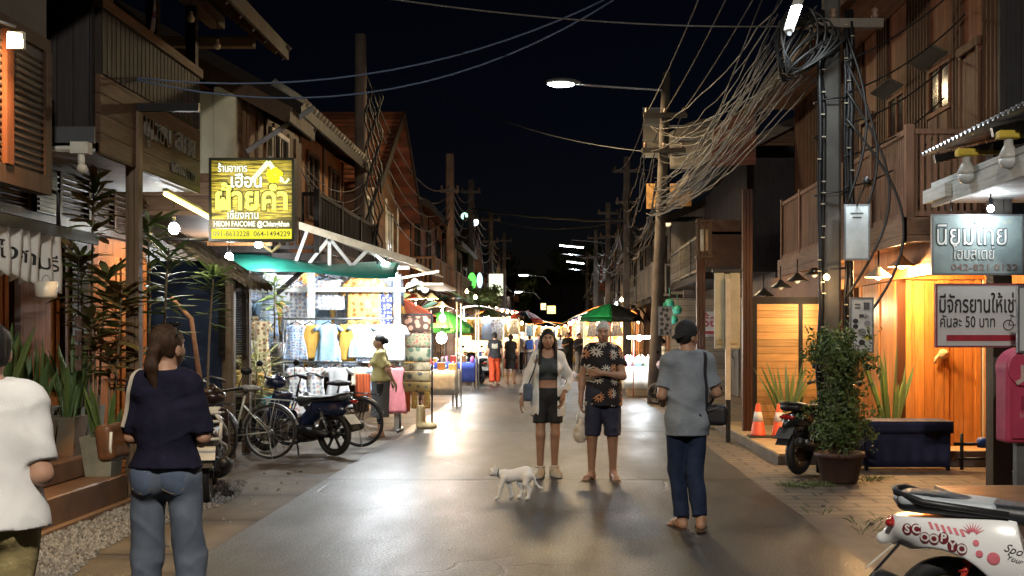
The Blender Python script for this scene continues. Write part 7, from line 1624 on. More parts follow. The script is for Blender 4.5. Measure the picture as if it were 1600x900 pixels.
def leafcloud(mb, c, r, n, ls, rnd, shell=.5):
    for i in range(n):
        d = Vector((rnd.gauss(0, 1), rnd.gauss(0, 1), rnd.gauss(0, 1))).normalized(); k = (shell+(1-shell)*rnd.random()); p = Vector(c)+Vector((d.x*r[0], d.y*r[1], d.z*r[2]))*k
        a, b, _ = frame_from((d+Vector((rnd.uniform(-.7, .7), rnd.uniform(-.7, .7), rnd.uniform(-.4, .8)))).normalized()); t = rnd.uniform(0, 6.28); s = ls*rnd.uniform(.6, 1.25); u = a*math.cos(t)+b*math.sin(t); w = u.cross(_)
        mb.add([p-u*s, p+w*s*.42+_*s*.15, p+u*s, p-w*s*.42+_*s*.15], [(0, 1, 2, 3)])
tp = thing('potted_shrub', 'tall clipped leafy shrub in a round brown pot in front of the grey pole', 'plant', (3.0, 11.55, 0)); rr = random.Random(4)
mb = MB(); mb.lathe([(.17, 0), (.19, .02), (.245, .27), (.265, .275), (.265, .32), (.235, .32), (.225, .28), (0, .27)], n=24); mb.build('pot', plain('pot_oxblood', (.085, .045, .035), .6, 0, .4, 5, .3, 40), tp)
for k in range(5): mb = MB(); a = k*1.25; mb.tube([(.05*math.cos(a), .05*math.sin(a), .27), (.10*math.cos(a+.5), .10*math.sin(a+.5), .7), (.08*math.cos(a+1), .08*math.sin(a+1), 1.4)], [.016, .012, .006], 6); mb.build('stem', plain('stem_tan', (.16, .12, .07), .8), tp)
mb = MB()
for c, r, n in (((0, 0, .55), (.33, .31, .24), 1300), ((.03, 0, .74), (.30, .28, .20), 800), ((-.03, 0, .93), (.21, .2, .16), 420), ((.0, 0, 1.08), (.19, .19, .15), 380), ((.03, 0, 1.27), (.26, .25, .18), 700), ((-.05, 0, 1.42), (.27, .23, .15), 560), ((-.14, 0, 1.55), (.14, .12, .10), 170), ((.24, 0, 1.34), (.13, .14, .12), 150), ((-.28, 0, 1.36), (.12, .1, .12), 140), ((.12, 0, 1.56), (.10, .1, .09), 90)): leafcloud(mb, c, r, n, .031, rr, .35)
for i in range(130): a = rr.uniform(0, 6.28); z = rr.uniform(.35, 1.66); q = (.36 if z < .8 else .24 if z < 1.15 else .33)*rr.uniform(.8, 1.25); leafcloud(mb, (q*math.cos(a), q*.9*math.sin(a), z), (.06, .05, .06), 7, rr.uniform(.022, .042), rr)
mb.build('foliage', L_green, tp)
def weeds(label, pts, n, hgt, seed, m=L_dark, name='weeds', kind='stuff', sp=.14):
    r = random.Random(seed); mb = MB()
    for (x, y) in pts:
        for i in range(n):
            a = r.uniform(0, 6.28); q = r.uniform(0, sp); blade(mb, (x+q*math.cos(a), y+q*math.sin(a)*.8, 0), (math.cos(a)*.7, math.sin(a)*.7, 1), hgt*r.uniform(.4, 1.1), .005, r.uniform(.3, 1.2), .2, r.uniform(0, 6), 3)
    tag(mb.build(name, m, None, True, loc=(pts[0][0], pts[0][1], 0)), label, 'weeds', None, kind)
weeds('grass tuft growing by the gravel at the lower left', [(-2.78, 6.55), (-2.72, 6.75), (-2.85, 6.7)], 60, .11, 1, L_bright, 'grass')
weeds('weeds growing at the foot of the potted shrub', [(2.62, 11.3), (2.5, 11.15), (2.75, 11.2), (2.4, 11.2), (3.3, 11.6), (3.45, 11.75)], 45, .10, 2, L_green)
weeds('weeds in the cracks by the white scooter', [(2.42, 8.6), (2.6, 8.3), (2.5, 9.0), (2.75, 9.1), (2.3, 9.5)], 16, .10, 3, L_green)
rr = random.Random(12); mb = MB()
for i in range(13000):
    x = rr.uniform(-3.95, -2.62); y = rr.uniform(5.6, 11.6)
    if x > -3.2-.12*math.sin(y*1.7) and rr.random() < .994: continue
    s = rr.uniform(.008, .024); mb.add([(x-s, y, .0), (x+s*.2, y-s, .0), (x+s, y+s*.2, .0), (x, y+s, 0), (x+rr.uniform(-.3, .3)*s, y+rr.uniform(-.3, .3)*s, s*rr.uniform(.8, 1.5))], [(0, 1, 4), (1, 2, 4), (2, 3, 4), (3, 0, 4)])
def gravel_mat():
    m, t, b = newmat('gravel'); n = N(t); g = n.node('ShaderNodeNewGeometry').outputs['Random Per Island']; t.links.new(n.mix(g, (.07, .07, .07), (.27, .27, .265)), b.inputs['Base Color']); b.inputs['Roughness'].default_value = .75; return m
gravel_m = gravel_mat()
tag(mb.build('gravel', gravel_m), 'pale grey gravel strip along the foot of the steps', 'gravel', None, 'stuff')
for i in range(12):
    x, y = (rr.uniform(2.15, 2.9), rr.uniform(8.3, 12)) if i % 2 else (rr.uniform(-3.4, -2.6), rr.uniform(9.5, 14)); s = rr.uniform(.012, .035); mb = MB(); mb.ball((0, 0, s*.4), s, s*.8, s*.6, 7, 5); tag(mb.build('stone', plain('stone', (.18, .15, .12), .8, 0, .4, 20), None, loc=(x, y, 0)), 'small stray stone on the '+('right' if i % 2 else 'left')+' verge of the road', 'stone', 'stray stones on the %s verge' % ('right' if i % 2 else 'left'))
def tree(label, x, y, hgt, r, n, seed, m, ls=.09):
    t = thing('tree', label, 'tree', (x, y, 0)); q = random.Random(seed); mb = MB(); mb.tube([(0, 0, 0), (.05, 0, hgt*.3), (-.03, .05, hgt*.6), (.0, 0, hgt*.85)], [.13, .10, .07, .03], 8)
    for k in range(6): a = k*1.1; mb.tube([(0, 0, hgt*(.35+.07*k)), (r*.5*math.cos(a), r*.5*math.sin(a), hgt*(.5+.06*k))], [.04, .015], 6)
    mb.build('trunk', plain('bark', (.09, .07, .05), .9, 0, .4, 8, .5, 50), t); mb = MB()
    for k in range(14): a = q.uniform(0, 6.28); rad = r*q.uniform(.1, .85); leafcloud(mb, (rad*math.cos(a), rad*math.sin(a), hgt*q.uniform(.42, .98)), (r*.4, r*.4, r*.33), n//14, ls, q, .3)
    mb.build('crown', m, t)
tree('dark leafy street tree in front of the left stalls below the green sign', -2.75, 42.5, 3.6, .95, 3000, 3, L_dark)
tree('dark distant tree on the left beyond the last stalls', -4.5, 96, 8.5, 3.0, 2600, 4, L_dark, .25); tree('dark distant tree rising behind the end of the street', 2.5, 104, 9.5, 3.6, 2800, 5, L_dark, .28); tree('dark distant tree right of the end house', 6.5, 98, 8, 3.0, 2400, 6, L_dark, .26); tree('dark distant tree behind the end house on the left', -1.5, 108, 8.5, 3.4, 2400, 7, L_dark, .28)
# ---------------------------------------------------------------- signs and street furniture on the right
def board(name, label, px0, py0, px1, py1, Y, m, frame=T_grey, th=.03, fw=.018):
    a = P(px0, py1, Y); b = P(px1, py0, Y); t = thing(name, label, 'sign', ((a.x+b.x)/2, Y, (a.z+b.z)/2)); w, hh = (b.x-a.x)/2, (b.z-a.z)/2
    mb = MB(); mb.box(-w, w, -th/2, th/2, -hh, hh); mb.build('board', m, t); mb = MB()
    for q in ((-w-fw, -w, -hh-fw, hh+fw), (w, w+fw, -hh-fw, hh+fw), (-w, w, -hh-fw, -hh), (-w, w, hh, hh+fw)): mb.box(q[0], q[1], -th/2-.004, th/2+.004, q[2], q[3])
    mb.build('frame', frame, t); return t, w, hh, th
def put(t, th, s, size, x, z, m, fit=None, bold=0, shear=0, name='lettering'):
    mb = MB(); text_mb(mb, s, size, lambda u, v, d: (x+u, -th/2-.001-d, z+v), .004, 'CENTER', fit, bold, shear); return mb.build(name, m, t)
inkb = plain('ink_black', (.015, .015, .018), .5, bump=0); inkt = plain('ink_teal', (.012, .035, .05), .5, bump=0); inkr = plain('ink_red', (.36, .02, .035), .5, bump=0); fade = plain('ink_faded', (.26, .15, .13), .7, bump=0); whp = plain('paint_white', (.66, .66, .63), .6, bump=0)
t, w, hh, th = board('homestay_sign', 'grey homestay board with white and teal Thai lettering', 1458, 338, 1596, 427, 10.25, plain('board_greyteal', (.25, .32, .32), .65, 0, .35, 3, .2, 30))
put(t, th, 'นิยมไทย', .27, -.06, .08, inkt, 1.60*w, .032); mb = MB(); text_mb(mb, 'นิยมไทย', .27, lambda u, v, d: (-.06+u, -th/2-.006-d, .08+v), .003, 'CENTER', 1.57*w, .0); mb.build('lettering', whp, t)
put(t, th, 'โฮมสเตย์', .16, -.04, -.09, inkt, .95*w, .018); mb = MB(); text_mb(mb, 'โฮมสเตย์', .16, lambda u, v, d: (-.04+u, -th/2-.006-d, -.09+v), .003, 'CENTER', .94*w, -.003); mb.build('lettering', whp, t)
put(t, th, '042-821 0132', .085, .06, -.215, fade, 1.5*w)
mb = MB(); rr = random.Random(8)
for i in range(9): cx, cz = -.1+.05*i, hh-.05+rr.uniform(-.02, .015); mb.add([(cx, -th/2-.002, cz)]+[(cx+.02*math.cos(a)*(1+.5*math.cos(5*a)), -th/2-.002, cz+.02*math.sin(a)*(1+.5*math.cos(5*a))) for a in np.linspace(0, 2*PI, 16)[:-1]], [(0, 1+k, 1+(k+1) % 15) for k in range(15)])
mb.build('flower_motif', plain('motif_grey', (.30, .33, .28), .7, bump=0), t)
mb = MB(); 
for sx in (-.6, .6): mb.tube([(sx*w, 0, hh), (sx*w, 0, hh+.16)], .006, 5)
mb.build('hanger', T_black, t)
t, w, hh, th = board('rental_sign', 'white bicycle rental board in Thai with the price 50 baht and a red stripe', 1464, 446, 1604, 540, 10.25, plain('board_white', (.52, .52, .52), .6, 0, .12, 3, .1, 30), plain('frame_maroon', (.20, .05, .06), .6))
put(t, th, 'มีจักรยานให้เช่า', .22, -.03, .095, inkb, 1.78*w, .012); put(t, th, 'คันละ 50 บาท', .15, -.14, -.065, inkb, 1.22*w, .006)
mb = MB(); mb.box(-w*.80, w*.98, -th/2-.005, -th/2, -hh+.045, -hh+.10); mb.build('stripe', inkr, t)
mb = MB()
for cx in (.245, .375): mb.tube([(cx+.047*math.cos(a), -th/2-.003, -.09+.047*math.sin(a)) for a in np.linspace(0, 2*PI, 25)[:-1]], .005, 5, closed=True)
mb.tube([(.245, -th/2-.003, -.09), (.275, -th/2-.003, -.01), (.35, -th/2-.003, -.015), (.31, -th/2-.003, -.09), (.245, -th/2-.003, -.09)], .004, 5); mb.tube([(.375, -th/2-.003, -.09), (.345, -th/2-.003, .02), (.37, -th/2-.003, .025)], .004, 5); mb.tube([(.255, -th/2-.003, .0), (.295, -th/2-.003, .0)], .005, 5); mb.build('bicycle_symbol', inkb, t)
t, w, hh, th = board('notice_board', 'narrow white board full of small stickers and logos on the grey pole', 1330, 467, 1362, 549, 12.0, plain('board_offwhite', (.48, .48, .47), .6, 0, .2, 5, .1, 30))
mb = MB()
for q in ((-.04, .22), (-.04, .185)): mb.box(q[0]-.04, q[0]+.02, -th/2-.004, -th/2, q[1], q[1]+.014)
mb.box(.02, .085, -th/2-.004, -th/2, .17, .25); mb.box(-.03, .02, -th/2-.004, -th/2, .085, .12); mb.build('print_block', plain('print_dark', (.08, .08, .085), .6, bump=0), t)
for cx, cz, r, m in ((-.07, .045, .03, inkb), (-.07, -.015, .03, inkb), (.06, .02, .035, plain('print_grey', (.2, .2, .21), .6, bump=0)), (.0, -.08, .05, plain('print_grey', (.2, .2, .21), .6, bump=0)), (.06, -.14, .03, plain('print_yellow', (.5, .4, .05), .6, bump=0)), (.0, -.19, .035, inkb)): mb = MB(); mb.prism([(cx+r*math.cos(a), cz+r*math.sin(a)*.9) for a in np.linspace(0, 2*PI, 15)[:-1]], lambda u, v, d: (u, d, v), -th/2-.004, -th/2-.0005); mb.build('round_logo', m, t)
put(t, th, 'ชมนุ่ม', .06, .02, .10, inkb, .1)
t, w, hh, th = board('back_lit_sign', 'blank pale sign board lit from above on the grey pole, higher up', 1321, 322, 1356, 404, 12.0, plain('board_blueish', (.50, .54, .55), .55, 0, .25, 5, .1, 30))
mb = MB(); mb.box(-.07, .07, -th/2-.004, -th/2, .20, .215); mb.box(-.05, .05, -th/2-.004, -th/2, .155, .17); mb.build('lettering_marks', plain('print_dark', (.08, .08, .085), .6, bump=0), t)
lamp('sign_spot', 'SPOT', (.0, -.4, .62), 14, (.88, .97, 1), .04, (R(-38), 0, 0), R(60), t).rotation_euler = (R(35), 0, 0)
mb = MB(); mb.tube([(0, 0, hh), (0, -.38, hh+.22)], .01, 6); mb.cyl((0, -.36, hh+.25), (0, -.42, hh+.18), .03, .045, 10); mb.build('lamp_arm', T_black, t)
# cream meter box on its pole
mt = thing('meter_box', 'cream steel meter box on a pale square pole beside the red brown post', 'meter box', (2.50, 15.9, 0)); mb = MB(); mb.box(-.035, .035, -.035, .035, .62, 2.38); mb.build('pole', plain('pole_cream', (.50, .44, .33), .5, 0, .3, 5), mt); mb = MB(); mb.box(-.034, .034, -.034, .034, 0, .6199); mb.build('pole_foot', T_black, mt)
mb = MB(); mb.box(-.19, -.04, .05, .09, 1.36, 2.48, .01); mb.box(.04, .19, .05, .09, 1.36, 2.48, .01); mb.box(-.04, .04, .04, .09, 1.36, 2.46); mb.build('panel', plain('box_cream', (.40, .37, .25), .5, 0, .3, 3, .15, 30), mt); mb = MB(); mb.box(-.22, .22, .03, .12, 2.485, 2.53); mb.build('cap', T_black, mt); mb = MB(); mb.bar((-.15, .0, 1.45), (.15, .0, 1.45), .02, .01); mb.ball((-.12, .0, 1.50), .018); mb.build('clamp', plain('brass', (.45, .32, .08), .4, .6), mt)
t, w, hh, th = board('shop_placard', 'white placard with red Thai lettering partly hidden behind the meter pole', 1093, 487, 1142, 526, 19.5, plain('board_white', (.52, .52, .52), .6, 0, .12, 3, .1, 30)); put(t, th, 'ร้อย', .30, -.02, .05, inkr, 1.4*w, .012); mb = MB(); mb.box(-w*.8, w*.8, -th/2-.004, -th/2, -hh+.05, -hh+.10); mb.build('stripe', inkr, t)
t, w, hh, th = board('poster', 'weathered black and white poster on the wall right of the leaning pole', 1030, 480, 1048, 523, 24.4, pattern('poster_print', (.42, .42, .38), (.10, .10, .10), 9, .42, 'dots'))
for i, (px, py) in enumerate(((1036, 480), (1046, 474), (1058, 484), (1052, 499))):
    c = P(px, py, 27.5); mb = MB(); mb.lathe([(0, .12), (.09, .10), (.13, .0), (.09, -.10), (0, -.12)], n=14); mb.tube([(0, 0, .12), (0, 0, .4)], .008, 5); tag(mb.build('paper_lantern', plain('lantern_green', (.02, .22, .15), .6), None, loc=c), 'dark green round lantern hanging right of the leaning pole', 'lantern', 'green lanterns right of the leaning pole')
for i, (px0, py0, px1, py1) in enumerate(((1010, 287, 1034, 326), (1047, 287, 1080, 322))):
    a = P(px0, py1, 27); b = P(px1, py0, 27); mb = MB(); mb.box(a.x, b.x, 26.97, 27.03, a.z, b.z); tag(mb.build('hanging_board', wood('board_amber', (.42, .24, .09), 'X', .3, .3), None), ('warm lit wooden board hanging left of the leaning pole top', 'warm lit wooden board hanging right of the leaning pole top')[i], 'board')
lamp('board_spot', 'SPOT', P(1044, 350, 25.6), 60, (1, .7, .35), .1, (R(118), 0, 0), R(80))
sb = thing('spot_lamp', 'small floodlight below the two warm lit boards', 'lamp', P(1044, 352, 25.7)); mb = MB(); mb.box(-.08, .08, -.05, .05, -.06, .06, .01); mb.build('housing', T_black, sb); mb = MB(); mb.box(-.06, .06, .03, .055, .061, .066); mb.build('lens', glow('flood_glow', (1, .62, .25), 6), sb)
gb = thing('roof_sign', 'grey panelled box board on the roof line left of the street lamp pole', 'sign', P(1026, 208, 28)); mb = MB(); mb.box(-.35, .30, -.06, .06, -.62, .62); mb.build('panel', plain('roof_panel', (.16, .15, .14), .7, 0, .3, 3), gb); mb = MB()
for z in (-.62, -.2, .2, .62): mb.box(-.37, .32, -.08, -.0605, z-.025, z+.025)
mb.build('frame', T_grey, gb)
gb = thing('roof_sign', 'wide curved grey sheet roof board right of the street lamp pole', 'sign', P(1110, 225, 27)); mb = MB(); mb.grid(lambda u, v: (-1.0+2.0*u, .25*v, -.62+1.3*v*(.72+.28*math.sin(PI*u))), 16, 8, (0, .02, .01)); mb.build('sheet', plain('roof_sheet', (.15, .135, .12), .7, 0, .35, 2.5, .3, 30), gb); mb = MB()
for k in range(4): mb.bar((-1.0, .06*k-.02, -.6+.36*k), (1.0, .06*k-.02, -.6+.36*k), .03)
mb.build('ribs', T_grey, gb)
# pink mailbox
mx = thing('mailbox', 'pink painted mailbox on the grey corner post at the right edge', 'mailbox', (4.07, 9.55, 0)); pkm = plain('mailbox_pink', (.50, .055, .12), .45, 0, .3, 4, .15, 40); mb = MB()
prof = [(-.18, .62), (.18, .62), (.18, 1.28)]+[(.18*math.cos(a), 1.28+.15*math.sin(a)) for a in np.linspace(0, PI, 13)[1:-1]]+[(-.18, 1.28)]
S = Sdf((-.28, -.24, .5), (.28, .24, 1.55), .009); S.box((0, 0, .96), (.175, .12, .34), .03); S.cap((0, -.12, 1.27), (0, .12, 1.27), .175, .175, .01); S.plane((0, -.12, 0), (0, -1, 0)); S.plane((0, .12, 0), (0, 1, 0)); S.build('casing', pkm, mx)
S = Sdf((-.24, -.2, 1.05), (.24, -.08, 1.5), .008); S.cap((0, -.15, 1.27), (0, -.11, 1.27), .165, .165, 0); S.plane((0, 0, 1.12), (0, 0, -1)); S.plane((0, -.145, 0), (0, -1, 0)); S.plane((0, -.115, 0), (0, 1, 0)); S.build('flap', pkm, mx)
mb = MB(); mb.box(-.13, .13, -.145, -.121, .66, 1.09, .008); dr_ = mb.build('door', pkm, mx); mb = MB(); mb.box(-.055, .055, -.16, -.1455, .92, 1.03); mb.box(-.035, .035, -.165, -.1605, .94, 1.01); mb.build('slot_plate', plain('mailbox_dark', (.30, .03, .07), .5), dr_)
mb = MB(); mb.add([(-.05, -.1475, 1.40), (.05, -.1475, 1.40), (.0, -.1475, 1.34)], [(0, 2, 1)]); mb.build('triangle_mark', plain('mark_pale', (.55, .42, .38), .6, bump=0), mx)
mb = MB(); mb.bar((-.10, -.149, 1.14), (.12, -.149, 1.27), .006, .035, up=(0, 0, 1)); mb.bar((.12, -.149, 1.27), (.17, -.149, 1.28), .006, .035, up=(0, 0, 1)); mb.box(-.06, -.035, -.150, -.146, 1.18, 1.30); mb.build('ribbon_mark', plain('mark_pale', (.55, .42, .38), .6, bump=0), mx)
mb = MB(); mb.box(-.02, .02, -.15, -.1452, .72, .82); mb.build('emblem', plain('mark_gold', (.40, .22, .10), .5, bump=0), dr_); mb = MB(); text_mb(mb, 'ไปรษณีย์', .05, lambda u, v, d: (u, -.1455-d, .86+v), .002, 'CENTER', .14); mb.build('lettering', plain('mark_pale', (.55, .42, .38), .6, bump=0), dr_)
mb = MB(); mb.box(-.05, .05, -.04, .04, 0, .62); mb.build('stand', T_grey, mx)
nb = bulb('small cool bulb under the awning strut lighting the homestay board', P(1548, 326, 10.02), W_cool, 9, (.9, .97, 1), .03, cord=.12)
# white board cut by the right edge
t, w, hh, th = board('white_board', 'edge of a pale blue white board cut by the right picture edge', 1592, 450, 1640, 548, 9.4, plain('board_bluewhite', (.50, .54, .56), .5, 0, .1, 3))
# blue draped table, brown block, pipework
bt = thing('draped_table', 'long table draped in navy blue cloth behind the potted shrub', 'table', (4.05, 12.75, 0)); nv = plain('navy_drape', (.008, .011, .048), .8, 0, .3, 3, .3, 120); mb = MB(); mb.box(-.52, .50, -.24, .24, .535, .56); mb.build('tabletop', W_pale, bt)
mb = MB(); mb.grid(lambda u, v: (-.50+.98*u, -.235+.010*math.sin(u*38)*v, .44-.40*v), 60, 4, (0, .008, 0)); mb.grid(lambda u, v: (-.53+1.04*u, -.255+.006*math.sin(u*30)*v, .562-.13*v), 60, 3, (0, .008, 0)); mb.box(-.53, .51, -.254, .25, .5605, .568); mb.grid(lambda u, v: (-.525+.008*math.sin(20*u), -.25+.5*u, .56-.5*v), 20, 3, (.008, 0, 0)); mb.build('drape', nv, bt)
for sx in (-.48, .46):
    for sy in (-.2, .2): mb = MB(); mb.box(sx-.02, sx+.02, sy-.02, sy+.02, 0, .534); mb.build('leg', T_black, bt)
kb = thing('kerb_wall', 'low dark concrete kerb behind the blue table and pipework', 'kerb', (4.2, 12.9, 0)); mb = MB(); mb.box(3.3, 6.0, 13.02, 13.10, -.01, .17); mb.box(4.7, 6.0, 11.3, 11.42, -.01, .14); mb.build('block', T_concd, kb, True)
pw = thing('pipework', 'dark water pipes with a blue valve beside the blue table', 'pipes', (4.85, 12.6, 0)); mb = MB(); mb.tube([(-.25, 0, .30), (.45, 0, .30), (.5, 0, .2), (.5, 0, 0)], .02, 8); mb.tube([(-.16, 0, 0), (-.16, 0, .42)], .022, 8); mb.tube([(.22, 0, 0), (.22, 0, .40)], .022, 8); mb.tube([(-.2, 0, .13), (.4, 0, .13)], .018, 8); mb.build('pipe', T_black, pw); mb = MB(); mb.lathe([(.0, .26), (.06, .26), (.065, .33), (.05, .37), (0, .38)], (.08, 0, .0), n=14); mb.build('valve', plain('valve_blue', (.03, .10, .38), .4), pw); mb = MB(); mb.lathe([(.0, .12), (.05, .12), (.055, .19), (0, .2)], (.22, -.0, .0), n=12); mb.build('meter', T_grey, pw)
bb = thing('brown_bench', 'low brown tiled bench block with a pale front edge below the mailbox', 'bench', (4.3, 8.6, 0)); mb = MB(); mb.box(3.2, 5.2, 7.0, 9.05, -.01, .27); mb.build('base', plain('bench_brown', (.10, .060, .042), .5, 0, .35, 3, .2, 40), bb, True); mb = MB(); mb.box(3.17, 5.2, 7.0, 9.08, .2705, .30); mb.build('top', plain('bench_top', (.17, .085, .045), .35, 0, .3, 3, .15, 40), bb, True); mb = MB(); mb.box(3.158, 3.1695, 7.0, 9.092, .262, .302); mb.box(3.17, 5.2, 9.0805, 9.092, .262, .302); mb.build('edge_trim', plain('edge_pale', (.45, .36, .25), .4), bb, True)
# ---------------------------------------------------------------- banner flags and tub at the left edge
rl = thing('banner_rail', 'dark rail carrying the cloth letter flags in front of the panelled doors', 'rail', (-4.35, 9.3, 2.44)); mb = MB(); mb.bar((0, -1.2, 0.02), (0, 1.0, 0.02), .03, .10, up=(0, 0, 1)); mb.build('bar', T_black, rl); mb = MB(); mb.tube([(0, .2, .06), (0, .2, .35), (-.35, .2, .5)], .02, 6); mb.tube([(0, .95, .06), (-.5, .95, .1)], .02, 6); mb.build('bracket', T_black, rl)
fc = plain('flag_white', (.60, .60, .58), .8, 0, .12, 6)
for i, (ch, yy, L) in enumerate((('ไ', 8.40, .40), ('อ', 8.56, .40), ('ศ', 8.71, .44), ('ค', 8.86, .46), ('รี', 9.0, .46), ('ม', 9.12, .50), ('รี', 9.28, .52))):
    if i == 4: continue
    w = .116; r = random.Random(i); t = thing('letter_flag', 'white cloth flag with the Thai letter %s, %s from the left on the dark rail' % (ch, ('first', 'second', 'third', 'fourth', '', 'fifth', 'last')[i]), 'flag', (-4.32, yy, 2.40), 0, 'letter flags on the rail')
    def ff(u, v, d=0, ph=r.uniform(0, 6), L=L): return (.008*math.sin(4*v+ph)+.006*math.sin(7*u+ph)+.02+d+(u-.5)*.10, -w*.62*(1-.1*v)+w*1.24*u*(1-.1*v), -L*v*.85-(.05*abs(2*u-1) if v > .99 else 0))
    mb = MB(); mb.grid(ff, 6, 12, (-.004, 0, 0)); mb.build('cloth', fc, t)
    mb = MB(); text_mb(mb, ch, .20, lambda u, v, d, ff=ff, L=L: ff(.5+u/(w*1.24), .56-v/L, .006+d), .002, 'CENTER', None, .006); mb.build('lettering', inkb, t)
lt = thing('hanging_lantern', 'cream frosted tub lantern hanging below the letter flags', 'lantern', (-4.20, 8.95, 1.86)); lt.scale = (.62, .62, .62); mb = MB(); mb.lathe([(.0, -.005), (.11, 0), (.135, .03), (.145, .22), (.135, .22), (.125, .04), (0, .02)], n=24); mb.build('tub', plain('tub_cream', (.62, .58, .50), .35, 0, .15, 5), lt); mb = MB(); mb.tube([(0, -.13, .22), (0, -.08, .29), (0, 0, .31), (0, .08, .29), (0, .13, .22)], .004, 5); mb.build('handle', T_black, lt)
lt = thing('wall_sign', 'small vertical sign strip hanging from the last letter flag', 'sign', (-4.3, 9.78, 1.35)); mb = MB()
for k in range(4): mb.box(-.008, .008, -.05, .05, .28-k*.13, .38-k*.13)
mb.build('tag_board', plain('tag_dark', (.10, .06, .05), .6), lt); mb = MB(); mb.tube([(0, 0, .38), (0, 0, 1.0)], .005, 5); mb.build('cord', T_black, lt)
# ---------------------------------------------------------------- the people in the street
def bag_strap(name, pts, w, mat, bag=None, tree=None, parent=None, off=.006): 
    mb = MB(); drape_ribbon(tree, mb, pts, w, off); return mb.build(name, mat, parent)
C_tee_white = plain('white_tee', (.72, .71, .70), .85, 0, .12, 5, .2, 160, .2)
# 1 man cut by the left edge, seen from behind
h = Human('man seen from behind in a white t-shirt and khaki trousers at the left edge', (-2.12, 4.05, 0), PI+.12, 1.60, .95, w=1.04, h=.009, yaw=.35,
          pose=dict(elr=(-.215, .03, 1.10), wrr=(-.13, -.18, 1.05), ell=(.25, .0, 1.1), wrl=(.12, -.2, 1.06)))
h.body(feet=True, hands={'r': ((.5, -.8, .1), (.6, .3, -.3), .5), 'l': ((-.5, -.8, .1), (-.6, .3, -.3), .5)}); h.face(); h.hair('short')
h.shirt(C_tee_white, .885, .42, .022, .045, 't_shirt', folds=.006, seed=2, e2=.02); h.trousers(plain('khaki', (.30, .24, .11), .85, 0, .2, 6, .25, 120, .2), ease=.02, flare=.02, folds=.009)
h.shoes(plain('grey_shoe', (.2, .2, .2), .7), plain('sole_white', (.6, .6, .58), .6))
# 2 woman with the brown shoulder bag, seen from behind
h = Human('woman seen from behind in navy t-shirt and blue jeans, ponytail, brown bag on shoulder', (-1.92, 5.35, 0), PI-.05, 1.60, .9, True, .88, .0085, yaw=-.25, pitch=-.12, hair_col=(.045, .022, .012),
          pose=dict(elr=(-.205, .02, 1.12), wrr=(-.11, -.2, 1.07), ell=(.19, .0, 1.12), wrl=(.08, -.22, 1.10), hipr=(-.088, 0, .9), hipl=(.088, 0, .9), knr=(-.125, -.01, .48), anr=(-.135, .03, .085), knl=(.115, -.03, .48), anl=(.125, .0, .085)))
WB = h
h.body(hands={'r': ((.5, -.8, .2), (.5, .3, -.5), .7), 'l': ((-.5, -.8, .2), (-.5, .3, -.5), .7)}); h.face(); hh = h.hair('tail', plain('brown_hair', (.06, .028, .012), .6, 0, .6, 30, .8, 120, .3, mscale=(4, 4, .5)))
mb = MB()
for sg in (-1, 1): mb.ball(h.hpt((sg*.034, -.04, .118)), .03, .022, .012)
mb.tube([h.hpt(p) for p in ((-.085, .04, .06), (-.07, -.02, .115), (0, -.045, .128), (.07, -.02, .115), (.085, .04, .06))], .005, 6)
mb.build('sunglasses', plain('black_gloss', (.01, .01, .012), .12, 0, 0, bump=0, coat=.5), h.root)
sh = h.shirt(plain('navy_knit', (.014, .013, .030), .9, 0, .3, 9, .5, 300, .15), .955, .46, .02, .025, 't_shirt', folds=.008, seed=5, e2=.016)
je = h.trousers(plain('blue_jeans', (.15, .175, .22), .85, 0, .45, 4.5, .4, 260, .2, col2=(.085, .105, .14)), ease=.018, flare=.026, folds=.006, name='jeans', knee_e=.010)
tr = bvh_of(je)
for sg in (-1, 1):
    mb = MB(); patch(tr, mb, lambda u, v, sg=sg: (sg*.082+(u-.5)*.125*(1-.12*(1-v)), .4, .845+v*.14-(1-abs(2*u-1))*.02*(1-v)), 8, 8, (0, -1, 0), .004)
    pk = mb.build('pocket', plain('pocket_denim', (.095, .130, .20), .85, 0, .3, 8, .4, 260), je)
    mb = MB(); q = [tr.ray_cast(Vector((sg*.082+u*.118, .4, z)), Vector((0, -1, 0)))[0] for u, z in ((-.5, .975), (-.44, .86), (0, .838), (.44, .86), (.5, .975))]
    mb.tube([p+Vector((0, .006, 0)) for p in q if p], .0022, 4); mb.build('stitching', plain('stitch', (.30, .24, .15), .8, bump=0), pk)
mb = MB(); q = [tr.ray_cast(Vector((x, .4, z)), Vector((0, -1, 0)))[0] for x, z in ((-.15, .99), (-.08, .975), (0, .968), (.08, .975), (.15, .99))]
mb.tube([p+Vector((0, .003, 0)) for p in q if p], .003, 4); mb.build('yoke_seam', plain('stitch', (.30, .24, .15), .8, bump=0), je)
h.shoes(plain('white_shoe', (.6, .6, .58), .6), plain('sole_white', (.6, .6, .58), .6))
k = h.k; bag = thing('shoulder_bag', 'brown leather shoulder bag with cream strap on the navy t-shirt woman', 'bag', h.root.location, h.root.rotation_euler.z); bag.scale = (k, k, k)
S = Sdf((.12, -.1, .98), (.38, .25, 1.24), .008); S.box((.255, .06, 1.10), (.045, .115, .095), .03, ry=.12); S.folds(.003, (20, 20, 20), 3)
S.build('pouch', plain('brown_leather', (.16, .062, .022), .45, 0, .35, 12, .3, 90), bag)
mb = MB(); mb.tube([(.215, .17, 1.16), (.217, .175, 1.08), (.22, .16, 1.02), (.232, .06, 1.005), (.232, -.04, 1.02)], .008, 6); mb.build('piping', plain('cream_trim', (.66, .58, .46), .6), bag)
